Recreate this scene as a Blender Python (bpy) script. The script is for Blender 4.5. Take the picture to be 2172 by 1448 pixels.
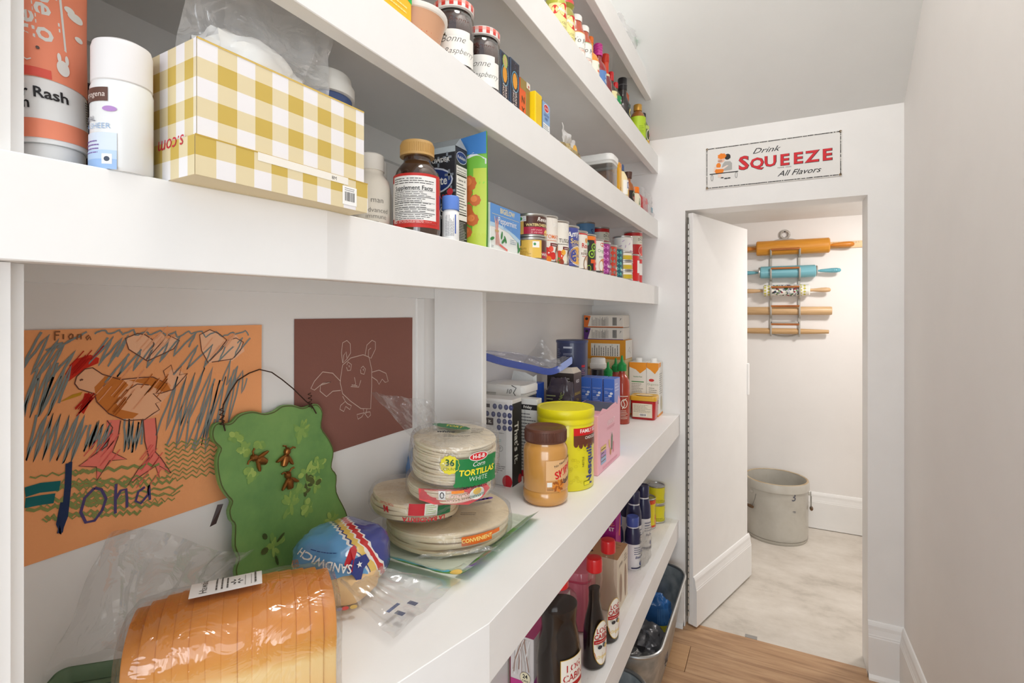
import bpy, bmesh, math, random
from mathutils import Vector, Matrix, noise
for o in list(bpy.data.objects): bpy.data.objects.remove(o, do_unlink=True)
S = bpy.context.scene
COL = S.collection
PI = math.pi
R = math.radians

# ---------------------------------------------------------------- camera
EYE = 1.33
cd = bpy.data.cameras.new('camera')
cam = bpy.data.objects.new('camera', cd); COL.objects.link(cam)
cd.sensor_width = 36.0
cd.lens = 36.0 * 1080.0 / 2172.0
cd.shift_y = -(724.0 - 663.0) / 2172.0
cd.clip_start = 0.01
cam.location = (0, 0, EYE)
cam.rotation_euler = (R(90), 0, R(27.072))
S.camera = cam

# ---------------------------------------------------------------- world, lamps, exposure
w = bpy.data.worlds.new('world'); S.world = w; w.use_nodes = True
bg = w.node_tree.nodes['Background']
bg.inputs[0].default_value = (0.85, 0.93, 1.0, 1); bg.inputs[1].default_value = 0.70
S.view_settings.view_transform = 'Standard'
S.view_settings.look = 'None'
S.view_settings.gamma = 1.0
S.view_settings.use_curve_mapping = False
S.view_settings.exposure = 0.29
S.cycles.max_bounces = 14; S.cycles.diffuse_bounces = 9; S.cycles.transparent_max_bounces = 16

def area(name, loc, rot, size, power, col, shape='DISK', size_y=None):
    l = bpy.data.lights.new(name, 'AREA'); l.shape = shape; l.size = size
    if size_y: l.size_y = size_y
    l.energy = power; l.color = col
    o = bpy.data.objects.new(name, l); COL.objects.link(o); o.location = loc; o.rotation_euler = rot
    return o
area('pantry_ceiling_light', (0.0, 0.56, 3.27), (0, 0, 0), 0.50, 14.5, (1.0, 0.95, 0.90))
area('hall_fill_light', (0.80, -2.5, 1.15), (R(90), 0, R(11)), 2.2, 40, (0.93, 0.97, 1.0), 'RECTANGLE', 1.6)  # added fill behind the camera, no window there; brightens the recess under the shelf
area('hall_side_fill_light', (1.9, -1.8, 1.15), (R(90), 0, R(46)), 1.6, 16, (0.96, 0.98, 1.0), 'RECTANGLE', 1.6)  # second added fill, from the right, to lift the wall behind the drawings
area('closet_ceiling_light', (0.62, 2.85, 1.89), (R(18), R(8), 0), 0.22, 9.5, (1.0, 0.94, 0.89))

# ---------------------------------------------------------------- materials
def lin(c):
    r = []
    for v in c[:3]:
        v = v / 255.0
        r.append(v / 12.92 if v <= 0.04045 else ((v + 0.055) / 1.055) ** 2.4)
    return (r[0], r[1], r[2], 1)
MATS = {}
def mat(c, rough=0.5, metal=0.0, spec=0.4, coat=0.0, bump=0.0, scale=60, trans=0.0, alpha=1.0):
    k = (tuple(c), rough, metal, spec, coat, bump, scale, trans, alpha)
    if k in MATS: return MATS[k]
    m = bpy.data.materials.new('m%d' % len(MATS)); m.use_nodes = True
    nt = m.node_tree; b = nt.nodes['Principled BSDF']
    b.inputs['Base Color'].default_value = lin(c)
    b.inputs['Roughness'].default_value = rough
    b.inputs['Metallic'].default_value = metal
    b.inputs['Specular IOR Level'].default_value = spec
    b.inputs['Coat Weight'].default_value = coat
    b.inputs['Transmission Weight'].default_value = trans
    b.inputs['Alpha'].default_value = alpha
    if bump:
        n = nt.nodes.new('ShaderNodeTexNoise'); n.inputs['Scale'].default_value = scale; n.inputs['Detail'].default_value = 4
        tc = nt.nodes.new('ShaderNodeTexCoord'); nt.links.new(tc.outputs['Object'], n.inputs['Vector'])
        bp = nt.nodes.new('ShaderNodeBump'); bp.inputs['Strength'].default_value = bump; bp.inputs['Distance'].default_value = 0.004
        nt.links.new(n.outputs['Fac'], bp.inputs['Height']); nt.links.new(bp.outputs['Normal'], b.inputs['Normal'])
    MATS[k] = m
    return m
def noisy(name, ramp, scale=(1, 1, 1), nscale=6, detail=6, rough=0.6, bump=0.15, metal=0.0, dist=0.004, distortion=0.0, spec=0.4, coord='Object', nrough=0.6):
    """colour ramp over stretched noise: ramp = [(pos, rgb), ...]"""
    m = bpy.data.materials.new(name); m.use_nodes = True
    nt = m.node_tree; b = nt.nodes['Principled BSDF']
    tc = nt.nodes.new('ShaderNodeTexCoord'); mp = nt.nodes.new('ShaderNodeMapping')
    mp.inputs['Scale'].default_value = scale
    n = nt.nodes.new('ShaderNodeTexNoise'); n.inputs['Scale'].default_value = nscale; n.inputs['Detail'].default_value = detail
    n.inputs['Roughness'].default_value = nrough; n.inputs['Distortion'].default_value = distortion
    cr = nt.nodes.new('ShaderNodeValToRGB')
    el = cr.color_ramp.elements
    while len(el) < len(ramp): el.new(0.5)
    for e, (p, c) in zip(el, ramp): e.position = p; e.color = lin(c)
    nt.links.new(tc.outputs[coord], mp.inputs[0]); nt.links.new(mp.outputs[0], n.inputs['Vector'])
    nt.links.new(n.outputs['Fac'], cr.inputs[0]); nt.links.new(cr.outputs[0], b.inputs['Base Color'])
    b.inputs['Roughness'].default_value = rough; b.inputs['Metallic'].default_value = metal
    b.inputs['Specular IOR Level'].default_value = spec
    if bump:
        bp = nt.nodes.new('ShaderNodeBump'); bp.inputs['Strength'].default_value = bump; bp.inputs['Distance'].default_value = dist
        nt.links.new(n.outputs['Fac'], bp.inputs['Height']); nt.links.new(bp.outputs['Normal'], b.inputs['Normal'])
    return m
def film(name, tint=(245, 245, 245), gloss=0.16, haze=0.05, bump=0.5, scale=35, rough=0.14):
    """thin clear plastic: see-through with glossy wrinkles"""
    m = bpy.data.materials.new(name); m.use_nodes = True
    nt = m.node_tree; nt.nodes.remove(nt.nodes['Principled BSDF']); out = nt.nodes['Material Output']
    tr = nt.nodes.new('ShaderNodeBsdfTransparent'); tr.inputs[0].default_value = lin(tint)
    gl = nt.nodes.new('ShaderNodeBsdfGlossy'); gl.inputs['Roughness'].default_value = rough
    gl.inputs['Color'].default_value = (0.95, 0.95, 0.95, 1)
    df = nt.nodes.new('ShaderNodeBsdfDiffuse'); df.inputs[0].default_value = lin((240, 240, 240))
    lw = nt.nodes.new('ShaderNodeLayerWeight'); lw.inputs['Blend'].default_value = 0.25
    n = nt.nodes.new('ShaderNodeTexNoise'); n.inputs['Scale'].default_value = scale; n.inputs['Detail'].default_value = 3; n.inputs['Distortion'].default_value = 1.2
    tc = nt.nodes.new('ShaderNodeTexCoord'); nt.links.new(tc.outputs['Object'], n.inputs['Vector'])
    bp = nt.nodes.new('ShaderNodeBump'); bp.inputs['Strength'].default_value = bump; bp.inputs['Distance'].default_value = 0.01
    nt.links.new(n.outputs['Fac'], bp.inputs['Height'])
    nt.links.new(bp.outputs['Normal'], gl.inputs['Normal']); nt.links.new(bp.outputs['Normal'], lw.inputs['Normal'])
    ma = nt.nodes.new('ShaderNodeMath'); ma.operation = 'MULTIPLY_ADD'
    nt.links.new(lw.outputs['Facing'], ma.inputs[0]); ma.inputs[1].default_value = gloss * 1.6; ma.inputs[2].default_value = gloss * 0.25
    mx = nt.nodes.new('ShaderNodeMixShader'); mx2 = nt.nodes.new('ShaderNodeMixShader')
    nt.links.new(ma.outputs[0], mx.inputs[0]); nt.links.new(tr.outputs[0], mx.inputs[1]); nt.links.new(gl.outputs[0], mx.inputs[2])
    mx2.inputs[0].default_value = haze
    nt.links.new(mx.outputs[0], mx2.inputs[1]); nt.links.new(df.outputs[0], mx2.inputs[2])
    nt.links.new(mx2.outputs[0], out.inputs['Surface'])
    return m
def glassy(name, tint, rough=0.04, gloss=0.25):
    """thin clear container wall"""
    return film(name, tint, gloss=gloss, haze=0.006, bump=0.0, rough=rough)

PAINT = noisy('white_paint', [(0.35, (236, 236, 235)), (0.65, (239, 239, 238))], nscale=9, rough=0.45, bump=0.0)
WALL = noisy('wall_paint', [(0.3, (236, 234, 232)), (0.7, (239, 237, 235))], nscale=5, rough=0.65, bump=0.02)
CEIL = noisy('ceiling_paint', [(0.3, (228, 230, 229)), (0.7, (232, 234, 233))], nscale=4, rough=0.7, bump=0.0)
FILM = film('clear_film')
FILM2 = film('clear_film_crisp', gloss=0.26, haze=0.07, bump=0.9, scale=28)
FILMG = film('clear_film_grey', tint=(222, 220, 216), gloss=0.22, haze=0.12, bump=0.9, scale=30)

# ---------------------------------------------------------------- mesh helpers
class MB:
    def __init__(s): s.v = []; s.f = []; s.m = []; s.sm = []
    def add(s, vs, fs, mi=0, smooth=False):
        n = len(s.v); s.v += [tuple(p) for p in vs]
        for f in fs: s.f.append([i + n for i in f]); s.m.append(mi); s.sm.append(smooth)
        return s
    def box(s, x0, y0, z0, x1, y1, z1, mi=0):
        vs = [(x, y, z) for z in (z0, z1) for y in (y0, y1) for x in (x0, x1)]
        return s.add(vs, [(0, 2, 3, 1), (4, 5, 7, 6), (0, 1, 5, 4), (2, 6, 7, 3), (0, 4, 6, 2), (1, 3, 7, 5)], mi)
    def rbox(s, x0, y0, z0, x1, y1, z1, b=0.002, seg=1, mi=0, smooth=False):
        bm = bmesh.new(); bmesh.ops.create_cube(bm, size=1)
        for v in bm.verts: v.co = (x0 + (v.co.x + .5) * (x1 - x0), y0 + (v.co.y + .5) * (y1 - y0), z0 + (v.co.z + .5) * (z1 - z0))
        bmesh.ops.bevel(bm, geom=bm.edges[:], offset=b, segments=seg, affect='EDGES', profile=0.5)
        s.bm(bm, mi, smooth); bm.free(); return s
    def bm(s, bm, mi=0, smooth=False, M=None):
        bm.verts.index_update()
        vs = [(M @ v.co) if M else v.co.copy() for v in bm.verts]
        return s.add(vs, [[v.index for v in f.verts] for f in bm.faces], mi, smooth)
    def lathe(s, prof, n=28, mi=0, a0=0.0, axis='z', o=(0, 0, 0), smooth=True, sx=1.0, sy=1.0):
        """prof = [(r, h)...]; r == 0 ends close to a point"""
        vs = []; fs = []; rings = []
        for r, h in prof:
            if r <= 1e-7: rings.append([len(vs)]); vs.append((0, 0, h))
            else:
                rings.append(list(range(len(vs), len(vs) + n)))
                for k in range(n):
                    a = a0 + 2 * PI * k / n; vs.append((sx * r * math.cos(a), sy * r * math.sin(a), h))
        for A, B in zip(rings, rings[1:]):
            for k in range(n):
                k2 = (k + 1) % n
                if len(A) == 1 and len(B) == 1: continue
                if len(A) == 1: fs.append((A[0], B[k2], B[k]))
                elif len(B) == 1: fs.append((A[k], A[k2], B[0]))
                else: fs.append((A[k], A[k2], B[k2], B[k]))
        out = []
        for x, y, z in vs:
            if axis == 'x': p = (z, x, y)
            elif axis == 'y': p = (y, z, x)
            else: p = (x, y, z)
            out.append((p[0] + o[0], p[1] + o[1], p[2] + o[2]))
        return s.add(out, fs, mi, smooth)
    def loft(s, rings, mi=0, closed=True, cap=True, smooth=True):
        n = len(rings[0]); vs = [p for r in rings for p in r]; fs = []
        for i in range(len(rings) - 1):
            for k in range(n if closed else n - 1):
                k2 = (k + 1) % n
                fs.append((i * n + k, i * n + k2, (i + 1) * n + k2, (i + 1) * n + k))
        if cap and closed:
            fs.append(list(range(n - 1, -1, -1))); b = (len(rings) - 1) * n; fs.append(list(range(b, b + n)))
        return s.add(vs, fs, mi, smooth)
    def tube(s, pts, r, n=8, mi=0, cap=True):
        pts = [Vector(p) for p in pts]; rings = []; up = Vector((0.13, 0.27, 0.95))
        for i, p in enumerate(pts):
            t = (pts[min(i + 1, len(pts) - 1)] - pts[max(i - 1, 0)]).normalized()
            a = t.cross(up)
            if a.length < 1e-4: a = t.cross(Vector((1, 0, 0)))
            a.normalize(); b = t.cross(a).normalized()
            rr = r(i / (len(pts) - 1)) if callable(r) else r
            rings.append([p + a * rr * math.cos(2 * PI * k / n) + b * rr * math.sin(2 * PI * k / n) for k in range(n)])
        return s.loft(rings, mi, True, cap)
    def prism(s, poly, z0, z1, mi=0, smooth=False):
        n = len(poly)
        vs = [(x, y, z0) for x, y in poly] + [(x, y, z1) for x, y in poly]
        fs = [list(range(n - 1, -1, -1)), list(range(n, 2 * n))] + [(k, (k + 1) % n, n + (k + 1) % n, n + k) for k in range(n)]
        return s.add(vs, fs, mi, smooth)
    def grid(s, fn, nu, nv, mi=0, smooth=True):
        vs = [fn(i / nu, j / nv) for j in range(nv + 1) for i in range(nu + 1)]
        fs = [(j * (nu + 1) + i, j * (nu + 1) + i + 1, (j + 1) * (nu + 1) + i + 1, (j + 1) * (nu + 1) + i) for j in range(nv) for i in range(nu)]
        return s.add(vs, fs, mi, smooth)
    def build(s, name, mats, parent=None, loc=None, rot=None, angle=40):
        me = bpy.data.meshes.new(name); me.from_pydata(s.v, [], s.f)
        for m in (mats if isinstance(mats, (list, tuple)) else [mats]): me.materials.append(m)
        me.polygons.foreach_set('material_index', s.m)
        me.polygons.foreach_set('use_smooth', s.sm)
        if any(s.sm): me.set_sharp_from_angle(angle=R(angle))
        me.update()
        o = bpy.data.objects.new(name, me); COL.objects.link(o)
        if parent: o.parent = parent
        if loc: o.location = loc
        if rot: o.rotation_euler = rot
        return o
def tag(o, label, cat, group=None):
    o['label'] = label; o['category'] = cat
    if group: o['group'] = group
    return o
def struct(o, label=None):
    o['kind'] = 'structure'
    if label: o['label'] = label
    return o
def thing(name, label, cat, loc=(0, 0, 0), rz=0.0, group=None, rot=None):
    o = bpy.data.objects.new(name, None); COL.objects.link(o); o.empty_display_size = 0.02
    o.location = loc; o.rotation_euler = rot if rot else (0, 0, R(rz))
    return tag(o, label, cat, group)

# ---------------------------------------------------------------- flat print: labels, lettering
TC = {}
BODY = {}      # thing name -> the part its print belongs to
def text2d(s, size, shear=0.0, bold=0.0, space=1.0):
    k = (s, round(size, 4), shear, bold, space)
    if k in TC: return TC[k]
    c = bpy.data.curves.new('t', 'FONT'); c.body = s; c.size = size; c.shear = shear; c.offset = bold * size
    c.align_x = 'CENTER'; c.align_y = 'CENTER'; c.resolution_u = 2; c.fill_mode = 'FRONT'; c.space_character = space
    o = bpy.data.objects.new('t', c)
    me = bpy.data.meshes.new_from_object(o)
    r = ([(v.co.x, v.co.y) for v in me.vertices], [list(p.vertices) for p in me.polygons])
    bpy.data.objects.remove(o); bpy.data.curves.remove(c); bpy.data.meshes.remove(me)
    TC[k] = r
    return r
def flat(o, u, v):
    o, u, v = Vector(o), Vector(u).normalized(), Vector(v).normalized(); n = u.cross(v)
    return lambda a, b, e: o + u * a + v * b + n * e
def faceX(x, yc, z0=0): return flat((x, yc, z0), (0, 1, 0), (0, 0, 1))        # a face looking at the aisle
def faceY(y, xc, z0=0): return flat((xc, y, z0), (1, 0, 0), (0, 0, 1))        # a face looking back to the entrance
def faceZ(z, xc, yc, rz=0): return flat((xc, yc, z), (math.cos(R(rz)), math.sin(R(rz)), 0), (-math.sin(R(rz)), math.cos(R(rz)), 0))
def curved(rad, th0=0, z0=0, sx=1, sy=1):
    rf = rad if callable(rad) else (lambda z: rad)
    t0 = R(th0); r0 = rf(0.0)
    def fn(a, b, e):
        t = t0 + a / r0; r = rf(b) + e
        return Vector((sx * r * math.cos(t), sy * r * math.sin(t), z0 + b))
    return fn
class Lab:
    """coloured print laid on a surface; one mesh per label"""
    def __init__(s, mapping, step=0.006, e=0.0003, de=0.00006, rough=0.45, spec=0.4, coat=0.0):
        s.mp = mapping; s.mb = MB(); s.mats = []; s.idx = {}; s.step = step; s.e = e; s.de = de; s.k = 0; s.kw = dict(rough=rough, spec=spec, coat=coat)
    def _m(s, c):
        c = tuple(c)
        if c not in s.idx: s.idx[c] = len(s.mats); s.mats.append(mat(c, **s.kw))
        return s.idx[c]
    def _e(s): s.k += 1; return s.e + s.de * min(s.k, 60)
    def rect(s, c, u0, v0, u1, v1, e=None):
        e = s._e() if e is None else e
        nu = max(1, int(abs(u1 - u0) / s.step)); nv = max(1, min(8, int(abs(v1 - v0) / (s.step * 4))))
        s.mb.grid(lambda a, b: s.mp(u0 + a * (u1 - u0), v0 + b * (v1 - v0), e), nu, nv, s._m(c)); return s
    def rects(s, c, lst):
        e = s._e()
        for q in lst: s.rect(c, *q, e=e)
        return s
    def poly(s, c, pts, e=None):
        e = s._e() if e is None else e
        s.mb.add([s.mp(u, v, e) for u, v in pts], [list(range(len(pts)))], s._m(c)); return s
    def oval(s, c, u, v, ru, rv=None, n=20, rot=0, wob=0.0, lobes=0, e=None):
        rv = rv or ru; pts = []
        for k in range(n):
            a = 2 * PI * k / n; q = 1 + wob * math.cos(lobes * a)
            x, y = ru * q * math.cos(a), rv * q * math.sin(a)
            pts.append((u + x * math.cos(rot) - y * math.sin(rot), v + x * math.sin(rot) + y * math.cos(rot)))
        e = s._e() if e is None else e
        vs = [s.mp(u, v, e)] + [s.mp(a, b, e) for a, b in pts]
        s.mb.add(vs, [(0, 1 + k, 1 + (k + 1) % n) for k in range(n)], s._m(c)); return s
    def text(s, c, txt, u, v, size, rot=0, shear=0.0, bold=0.0, sx=1.0, space=1.0, flip=False):
        vs, fs = text2d(txt, size, shear, bold, space); e = s._e(); ca, sa = math.cos(R(rot)), math.sin(R(rot)); q = []
        for x, y in vs:
            x *= sx
            q.append(s.mp(u + x * ca - y * sa, v + x * sa + y * ca, e))
        s.mb.add(q, fs, s._m(c)); return s
    def lines(s, c, u0, v0, u1, v1, n, h=0.30, seed=1, ragged=0.35, words=True, vert=False):
        """rows of fine print too small to read"""
        rnd = random.Random(seed); e = s._e(); L = (v1 - v0) if not vert else (u1 - u0); st = L / n; m = s._m(c)
        for i in range(n):
            a0, a1 = (u0, u1) if not vert else (v0, v1)
            end = a0 + (a1 - a0) * (1 - ragged * rnd.random()); a = a0; b = (v0 if not vert else u0) + st * (i + .25)
            while a < end:
                wl = min((a1 - a0) * (0.06 + 0.12 * rnd.random()), end - a) if words else end - a
                q = [(a, b), (a + wl * .86, b), (a + wl * .86, b + st * h), (a, b + st * h)]
                if vert: q = [(y, x) for x, y in q][::-1]
                s.mb.add([s.mp(x, y, e) for x, y in q], [(0, 1, 2, 3)], m); a += wl
        return s
    def stroke(s, c, pts, wd, e=None):
        e = s._e() if e is None else e; L = []; n = len(pts)
        for i, (x, y) in enumerate(pts):
            x0, y0 = pts[max(i - 1, 0)]; x1, y1 = pts[min(i + 1, n - 1)]; dx, dy = x1 - x0, y1 - y0; l = math.hypot(dx, dy) or 1
            L.append((x - dy / l * wd / 2, y + dx / l * wd / 2, x + dy / l * wd / 2, y - dx / l * wd / 2))
        vs = []
        for a, b, c2, d in L: vs += [s.mp(c2, d, e), s.mp(a, b, e)]
        s.mb.add(vs, [(2 * i, 2 * i + 2, 2 * i + 3, 2 * i + 1) for i in range(n - 1)], s._m(c)); return s
    def ring(s, c, u, v, ru, rv, wd, n=24):
        return s.stroke(c, [(u + ru * math.cos(2 * PI * k / n), v + rv * math.sin(2 * PI * k / n)) for k in range(n + 1)], wd)
    def bars(s, c, u0, v0, u1, v1, seed=3):
        rnd = random.Random(seed); u = u0; e = s._e()
        while u < u1:
            wd = (u1 - u0) * rnd.choice((.02, .03, .05)); s.rect(c, u, v0, min(u + wd, u1), v1, e=e); u += wd + (u1 - u0) * rnd.choice((.02, .03, .04))
        return s
    def done(s, parent, name='label'):
        return s.mb.build(name, s.mats, BODY.get(parent.name, parent))
# ================================================================ the room
YB = 2.259; XR = 0.42; XL = -0.74
def wallbox(name, *b, m=WALL):
    return struct(MB().box(*b).build(name, m))
wallbox('wall_left', XL - .12, -.30, 0, XL, YB + .12, 3.4)
wallbox('wall_right', XR, -.10, 0, XR + .12, YB + .12, 3.4)
# wall with the low doorway
DX0, DX1, DH = -0.329, 0.312, 1.763
bw = MB()
bw.box(XL, YB, 0, DX0, YB + .125, 2.2); bw.box(DX1, YB, 0, XR, YB + .125, 2.2); bw.box(DX0, YB, DH, DX1, YB + .125, 2.2)
struct(bw.build('wall_back', PAINT))
# sloping underside of the stair and the level ceiling before it
cl = MB(); z1 = 3.32; y1 = YB - (z1 - 2.081) / 0.88
cl.add([(XL - .1, YB + .02, 2.081 - .0176), (XR + .1, YB + .02, 2.081 - .0176), (XR + .1, y1, z1), (XL - .1, y1, z1), (XR + .1, -.12, z1), (XL - .1, -.12, z1),
        (XL - .1, YB + .02, 2.2), (XR + .1, YB + .02, 2.2), (XR + .1, -.12, 3.45), (XL - .1, -.12, 3.45), (XL - .1, y1, 3.45), (XR + .1, y1, 3.45)],
       [(0, 3, 2, 1), (3, 5, 4, 2), (6, 7, 11, 10), (10, 11, 8, 9)])
struct(cl.build('ceiling', CEIL))
# stub of the entrance wall with its casing
wallbox('wall_entrance', XL, -.12, 0, -.500, .146, 3.4)
ca = MB(); ca.rbox(-.502, .055, 0, -.484, .150, 2.3, .003); ca.rbox(-.488, .075, 0, -.478, .132, 2.3, .003)
struct(ca.build('trim_1', PAINT))
# floor of planks
struct(MB().box(-3.5, -4.5, -.05, 3.5, -.52, -.0015).build('floor_hall', mat((176, 138, 102), .5)))
floor = struct(MB().box(XL, -.52, -.05, XR, 2.300, -.012).build('floor', mat((120, 90, 62), .8)))
WOOD = noisy('oak_laminate', [(0.25, (140, 104, 74)), (0.5, (182, 145, 110)), (0.62, (194, 158, 122)), (0.8, (164, 126, 92))], scale=(1.2, 14, 6), nscale=3.0, detail=8, rough=0.42, bump=0.06, distortion=0.6)
WOODS = [WOOD, noisy('oak_laminate_b', [(0.25, (158, 120, 84)), (0.5, (192, 153, 113)), (0.75, (178, 138, 99))], scale=(1.0, 12, 6), nscale=3.4, detail=8, rough=0.42, bump=0.06, distortion=0.9)]
rnd = random.Random(5)
yy = 2.298; k = 0
while yy > -.35:
    w_ = 0.163
    xs = [XL, [-.29, .16, -.06, .25][k % 4] if k else .9, XR + .001]
    if k == 1: xs[1] = -.29
    xs = [x for x in xs if x <= XR + .01]
    for a, b in zip(xs, xs[1:]):
        MB().rbox(a + .0008, yy - w_ + .0008, -.012, b - .0008, yy - .0008, 0, .0012).build('plank', WOODS[(k + (a > -.5)) % 2], floor)
    yy -= w_; k += 1
CONC = noisy('concrete', [(0.25, (160, 153, 142)), (0.46, (206, 199, 189)), (0.75, (230, 225, 217))], scale=(1, 1.6, 1), nscale=2.6, detail=10, rough=0.75, bump=0.12, nrough=0.68)
cf = struct(MB().box(-.95, 2.300, -.05, 1.3, 3.80, -.004).build('floor_closet', CONC))
MB().box(-.10, 2.302, -.004, -.055, 2.325, -.0025).build('tape_patch', mat((150, 148, 145), .4), cf)
# the closet beyond
wallbox('wall_closet_back', -.95, 3.67, 0, 1.3, 3.80, 2.1)
wallbox('wall_closet_left', -1.07, YB + .12, 0, -.95, 3.8, 2.1)
wallbox('wall_closet_right', 1.3, YB + .12, 0, 1.42, 3.8, 2.1)
wallbox('wall_closet_front', XR, YB + .005, 0, 1.3, YB + .125, 2.1)
wallbox('wall_closet_front_left', -.95, YB + .005, 0, XL, YB + .125, 2.1)
struct(MB().box(-.95, YB + .125, 1.916, 1.3, 3.80, 2.0).build('ceiling_closet', PAINT))
# mouldings
BASE = [(0, 0), (.016, 0), (.016, .150), (.0145, .153), (.0145, .157), (.013, .161), (.010, .178), (.0095, .190), (.007, .197), (.004, .203), (0, .205)]
def moulding(mb, p0, p1, nrm, prof=BASE, m0=0.0, m1=0.0, mi=0):
    p0, p1, nrm = Vector(p0), Vector(p1), Vector(nrm); t = (p1 - p0).normalized()
    mb.loft([[p0 + nrm * d + t * d * m0 + Vector((0, 0, z)) for d, z in prof], [p1 + nrm * d - t * d * m1 + Vector((0, 0, z)) for d, z in prof]], mi, smooth=False)
SHOE = [(0, 0), (.028, 0), (.026, .008), (.020, .014), (.016, .017), (0, .018)]
b = MB(); moulding(b, (XR, -.10, 0), (XR, YB, 0), (-1, 0, 0), m1=1); struct(b.build('baseboard_right', PAINT))
b = MB(); moulding(b, (DX1, YB, 0), (XR, YB, 0), (0, -1, 0), m1=1); moulding(b, (DX1, YB, 0), (XR - .016, YB, 0), (0, -1, 0), SHOE)
struct(b.build('baseboard_back', PAINT))
b = MB(); moulding(b, (-.402, YB, 0), (DX0 - .006, YB, 0), (0, -1, 0)); moulding(b, (-.402, YB, 0), (DX0 - .006, YB, 0), (0, -1, 0), SHOE)
struct(b.build('baseboard_back_left', PAINT))
b = MB(); moulding(b, (-.95, 3.67, 0), (1.3, 3.67, 0), (0, -1, 0), [(d, z * 1.07) for d, z in BASE]); struct(b.build('baseboard_closet', PAINT))

# ---------------------------------------------------------------- hidden door, hinged left, swung into the closet
d = struct(bpy.data.objects.new('door_1', None)); COL.objects.link(d)
d.location = (-.318, 2.264, 0); d.rotation_euler = (0, 0, R(72)); d['label'] = 'white flush door standing open into the closet'
DL = .60
MB().rbox(0, -.022, .012, DL, 0, DH - .012, .0015).build('door_leaf', PAINT, d)
b = MB(); moulding(b, (0, -.022, .012), (DL + .012, -.022, .012), (0, -1, 0)); b.build('baseboard_strip', PAINT, d)
MB().rbox(DL - .006, -.030, .915, DL + .010, .004, 1.075, .003).build('door_pull', PAINT, d)
h = MB(); h.box(-.012, -.004, .05, 0, .001, DH - .03)
for i in range(62): h.lathe([(.0001, .05 + i * .0268), (.0042, .05 + i * .0268), (.0042, .05 + i * .0268 + .019), (.0001, .05 + i * .0268 + .019)], 8, 1, o=(-.006, -.005, 0))
h.build('piano_hinge', [mat((120, 118, 112), .5, .6), mat((205, 203, 198), .4, .5)], d)

# ---------------------------------------------------------------- shelving
XF = -.442
SCUFF = noisy('scuffed_paint', [(0.30, (196, 190, 180)), (0.36, (226, 224, 219)), (0.6, (236, 235, 232)), (0.75, (230, 227, 221))], scale=(6, 1.2, 1), nscale=7, detail=10, rough=.5, bump=.04, nrough=.7)
def shelf(name, ztop, zbot, xf, bend, xn, label, y1=YB, board=.020, lip=.022, y0=.150, slope=False, bm=None):
    """plywood board with a deep front lip, chamfered near the entrance"""
    t = thing(name, label, 'shelf', (0, 0, 0))
    front = [(xn, y0), (xf, bend), (xf, y1)]
    tz = (lambda z: y1 - max(0, z - zbot) / .88) if slope else (lambda z: y1)
    mb = MB(); poly = [(XL, y0)] + [(xn - lip, y0), (xf - lip, bend), (xf - lip, tz(ztop)), (XL, tz(ztop))]
    mb.prism(poly, ztop - board, ztop - .0005); mb.build('board', bm or PAINT, t)
    mb = MB()
    def q(p, off, z): return (p[0] - off, p[1] if p[1] < y1 - 1e-6 else tz(z), z)
    rings = [[q(p, 0, zbot + .001), q(p, .001, zbot), q(p, lip, zbot), q(p, lip, ztop), q(p, .001, ztop), q(p, 0, ztop - .001)] for p in front]
    mb.loft(rings, smooth=False); mb.build('front_lip', PAINT, t)
    return t
shA = shelf('pantry_shelf', 1.444, 1.367, -.440, .41, -.478, 'white wall shelf at eye level carrying the soup cans and the gingham box')
shB = shelf('pantry_shelf', 1.730, 1.6545, XF, .20, -.450, 'white wall shelf carrying the jam jars, second above the counter')
shC = shelf('pantry_shelf', 2.011, 1.934, XF, .20, -.450, 'white wall shelf carrying the sauce bottles, third above the counter')
shD = shelf('pantry_shelf', 2.288, 2.203, XF, .20, -.450, 'topmost white shelf, cut off by the sloping ceiling', y1=YB - (2.203 - 2.081) / .88, slope=True)
shK = shelf('pantry_counter', .899, .814, -.350, .616, -.470, 'deep white counter shelf holding the bread and tortillas', board=.024, lip=.024)
shL = shelf('pantry_shelf', .447, .368, -.356, .616, -.470, 'lowest white shelf, scuffed, holding the syrup bottles', board=.022, lip=.024, bm=SCUFF)
# cleats, divider, end panel
for n, (z, yb0) in dict(a=(1.364, .15), b=(1.655, .15), c=(1.936, .15)).items():
    b = MB(); b.box(XL, yb0, z, XL + .012, YB, z + .058); b.box(XL, YB - .012, z, -.466, YB, z + .058); b.build('shelf_cleat', PAINT, {'a': shA, 'b': shB, 'c': shC}[n])
t = tag(MB().rbox(XL + .0125, 1.010, .899, -.593, 1.030, 1.4235, .0015).build('divider_panel', PAINT), 'narrow white upright panel between counter and shelf, beside the tortillas', 'panel')
b = MB(); b.rbox(XL, .952, .899, XL + .006, .981, 1.364, .0015); tag(b.build('wall_batten', PAINT), 'thin white vertical batten on the back wall beside the upright panel', 'batten')
b = MB(); b.rbox(XL, .90, 1.730, -.690, .922, 1.99, .0015); tag(b.build('shelf_upright', PAINT), 'short white upright bracing the shelf above the jam jars', 'bracket')
for za, zb, lb in ((1.444, 1.6545, 'white shelving end panel beside the coral tube at the left edge'), (.899, 1.367, 'white shelving end panel beside the orange drawing at the left edge')):
    m = MB(); m.prism([(XL + .013, .1505), (-.491, .1505), (-.491, .163), (-.500, .163), (-.500, .1735), (XL + .013, .1735)], za, zb - .0005); tag(m.build('end_panel', PAINT), lb, 'panel')
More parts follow.
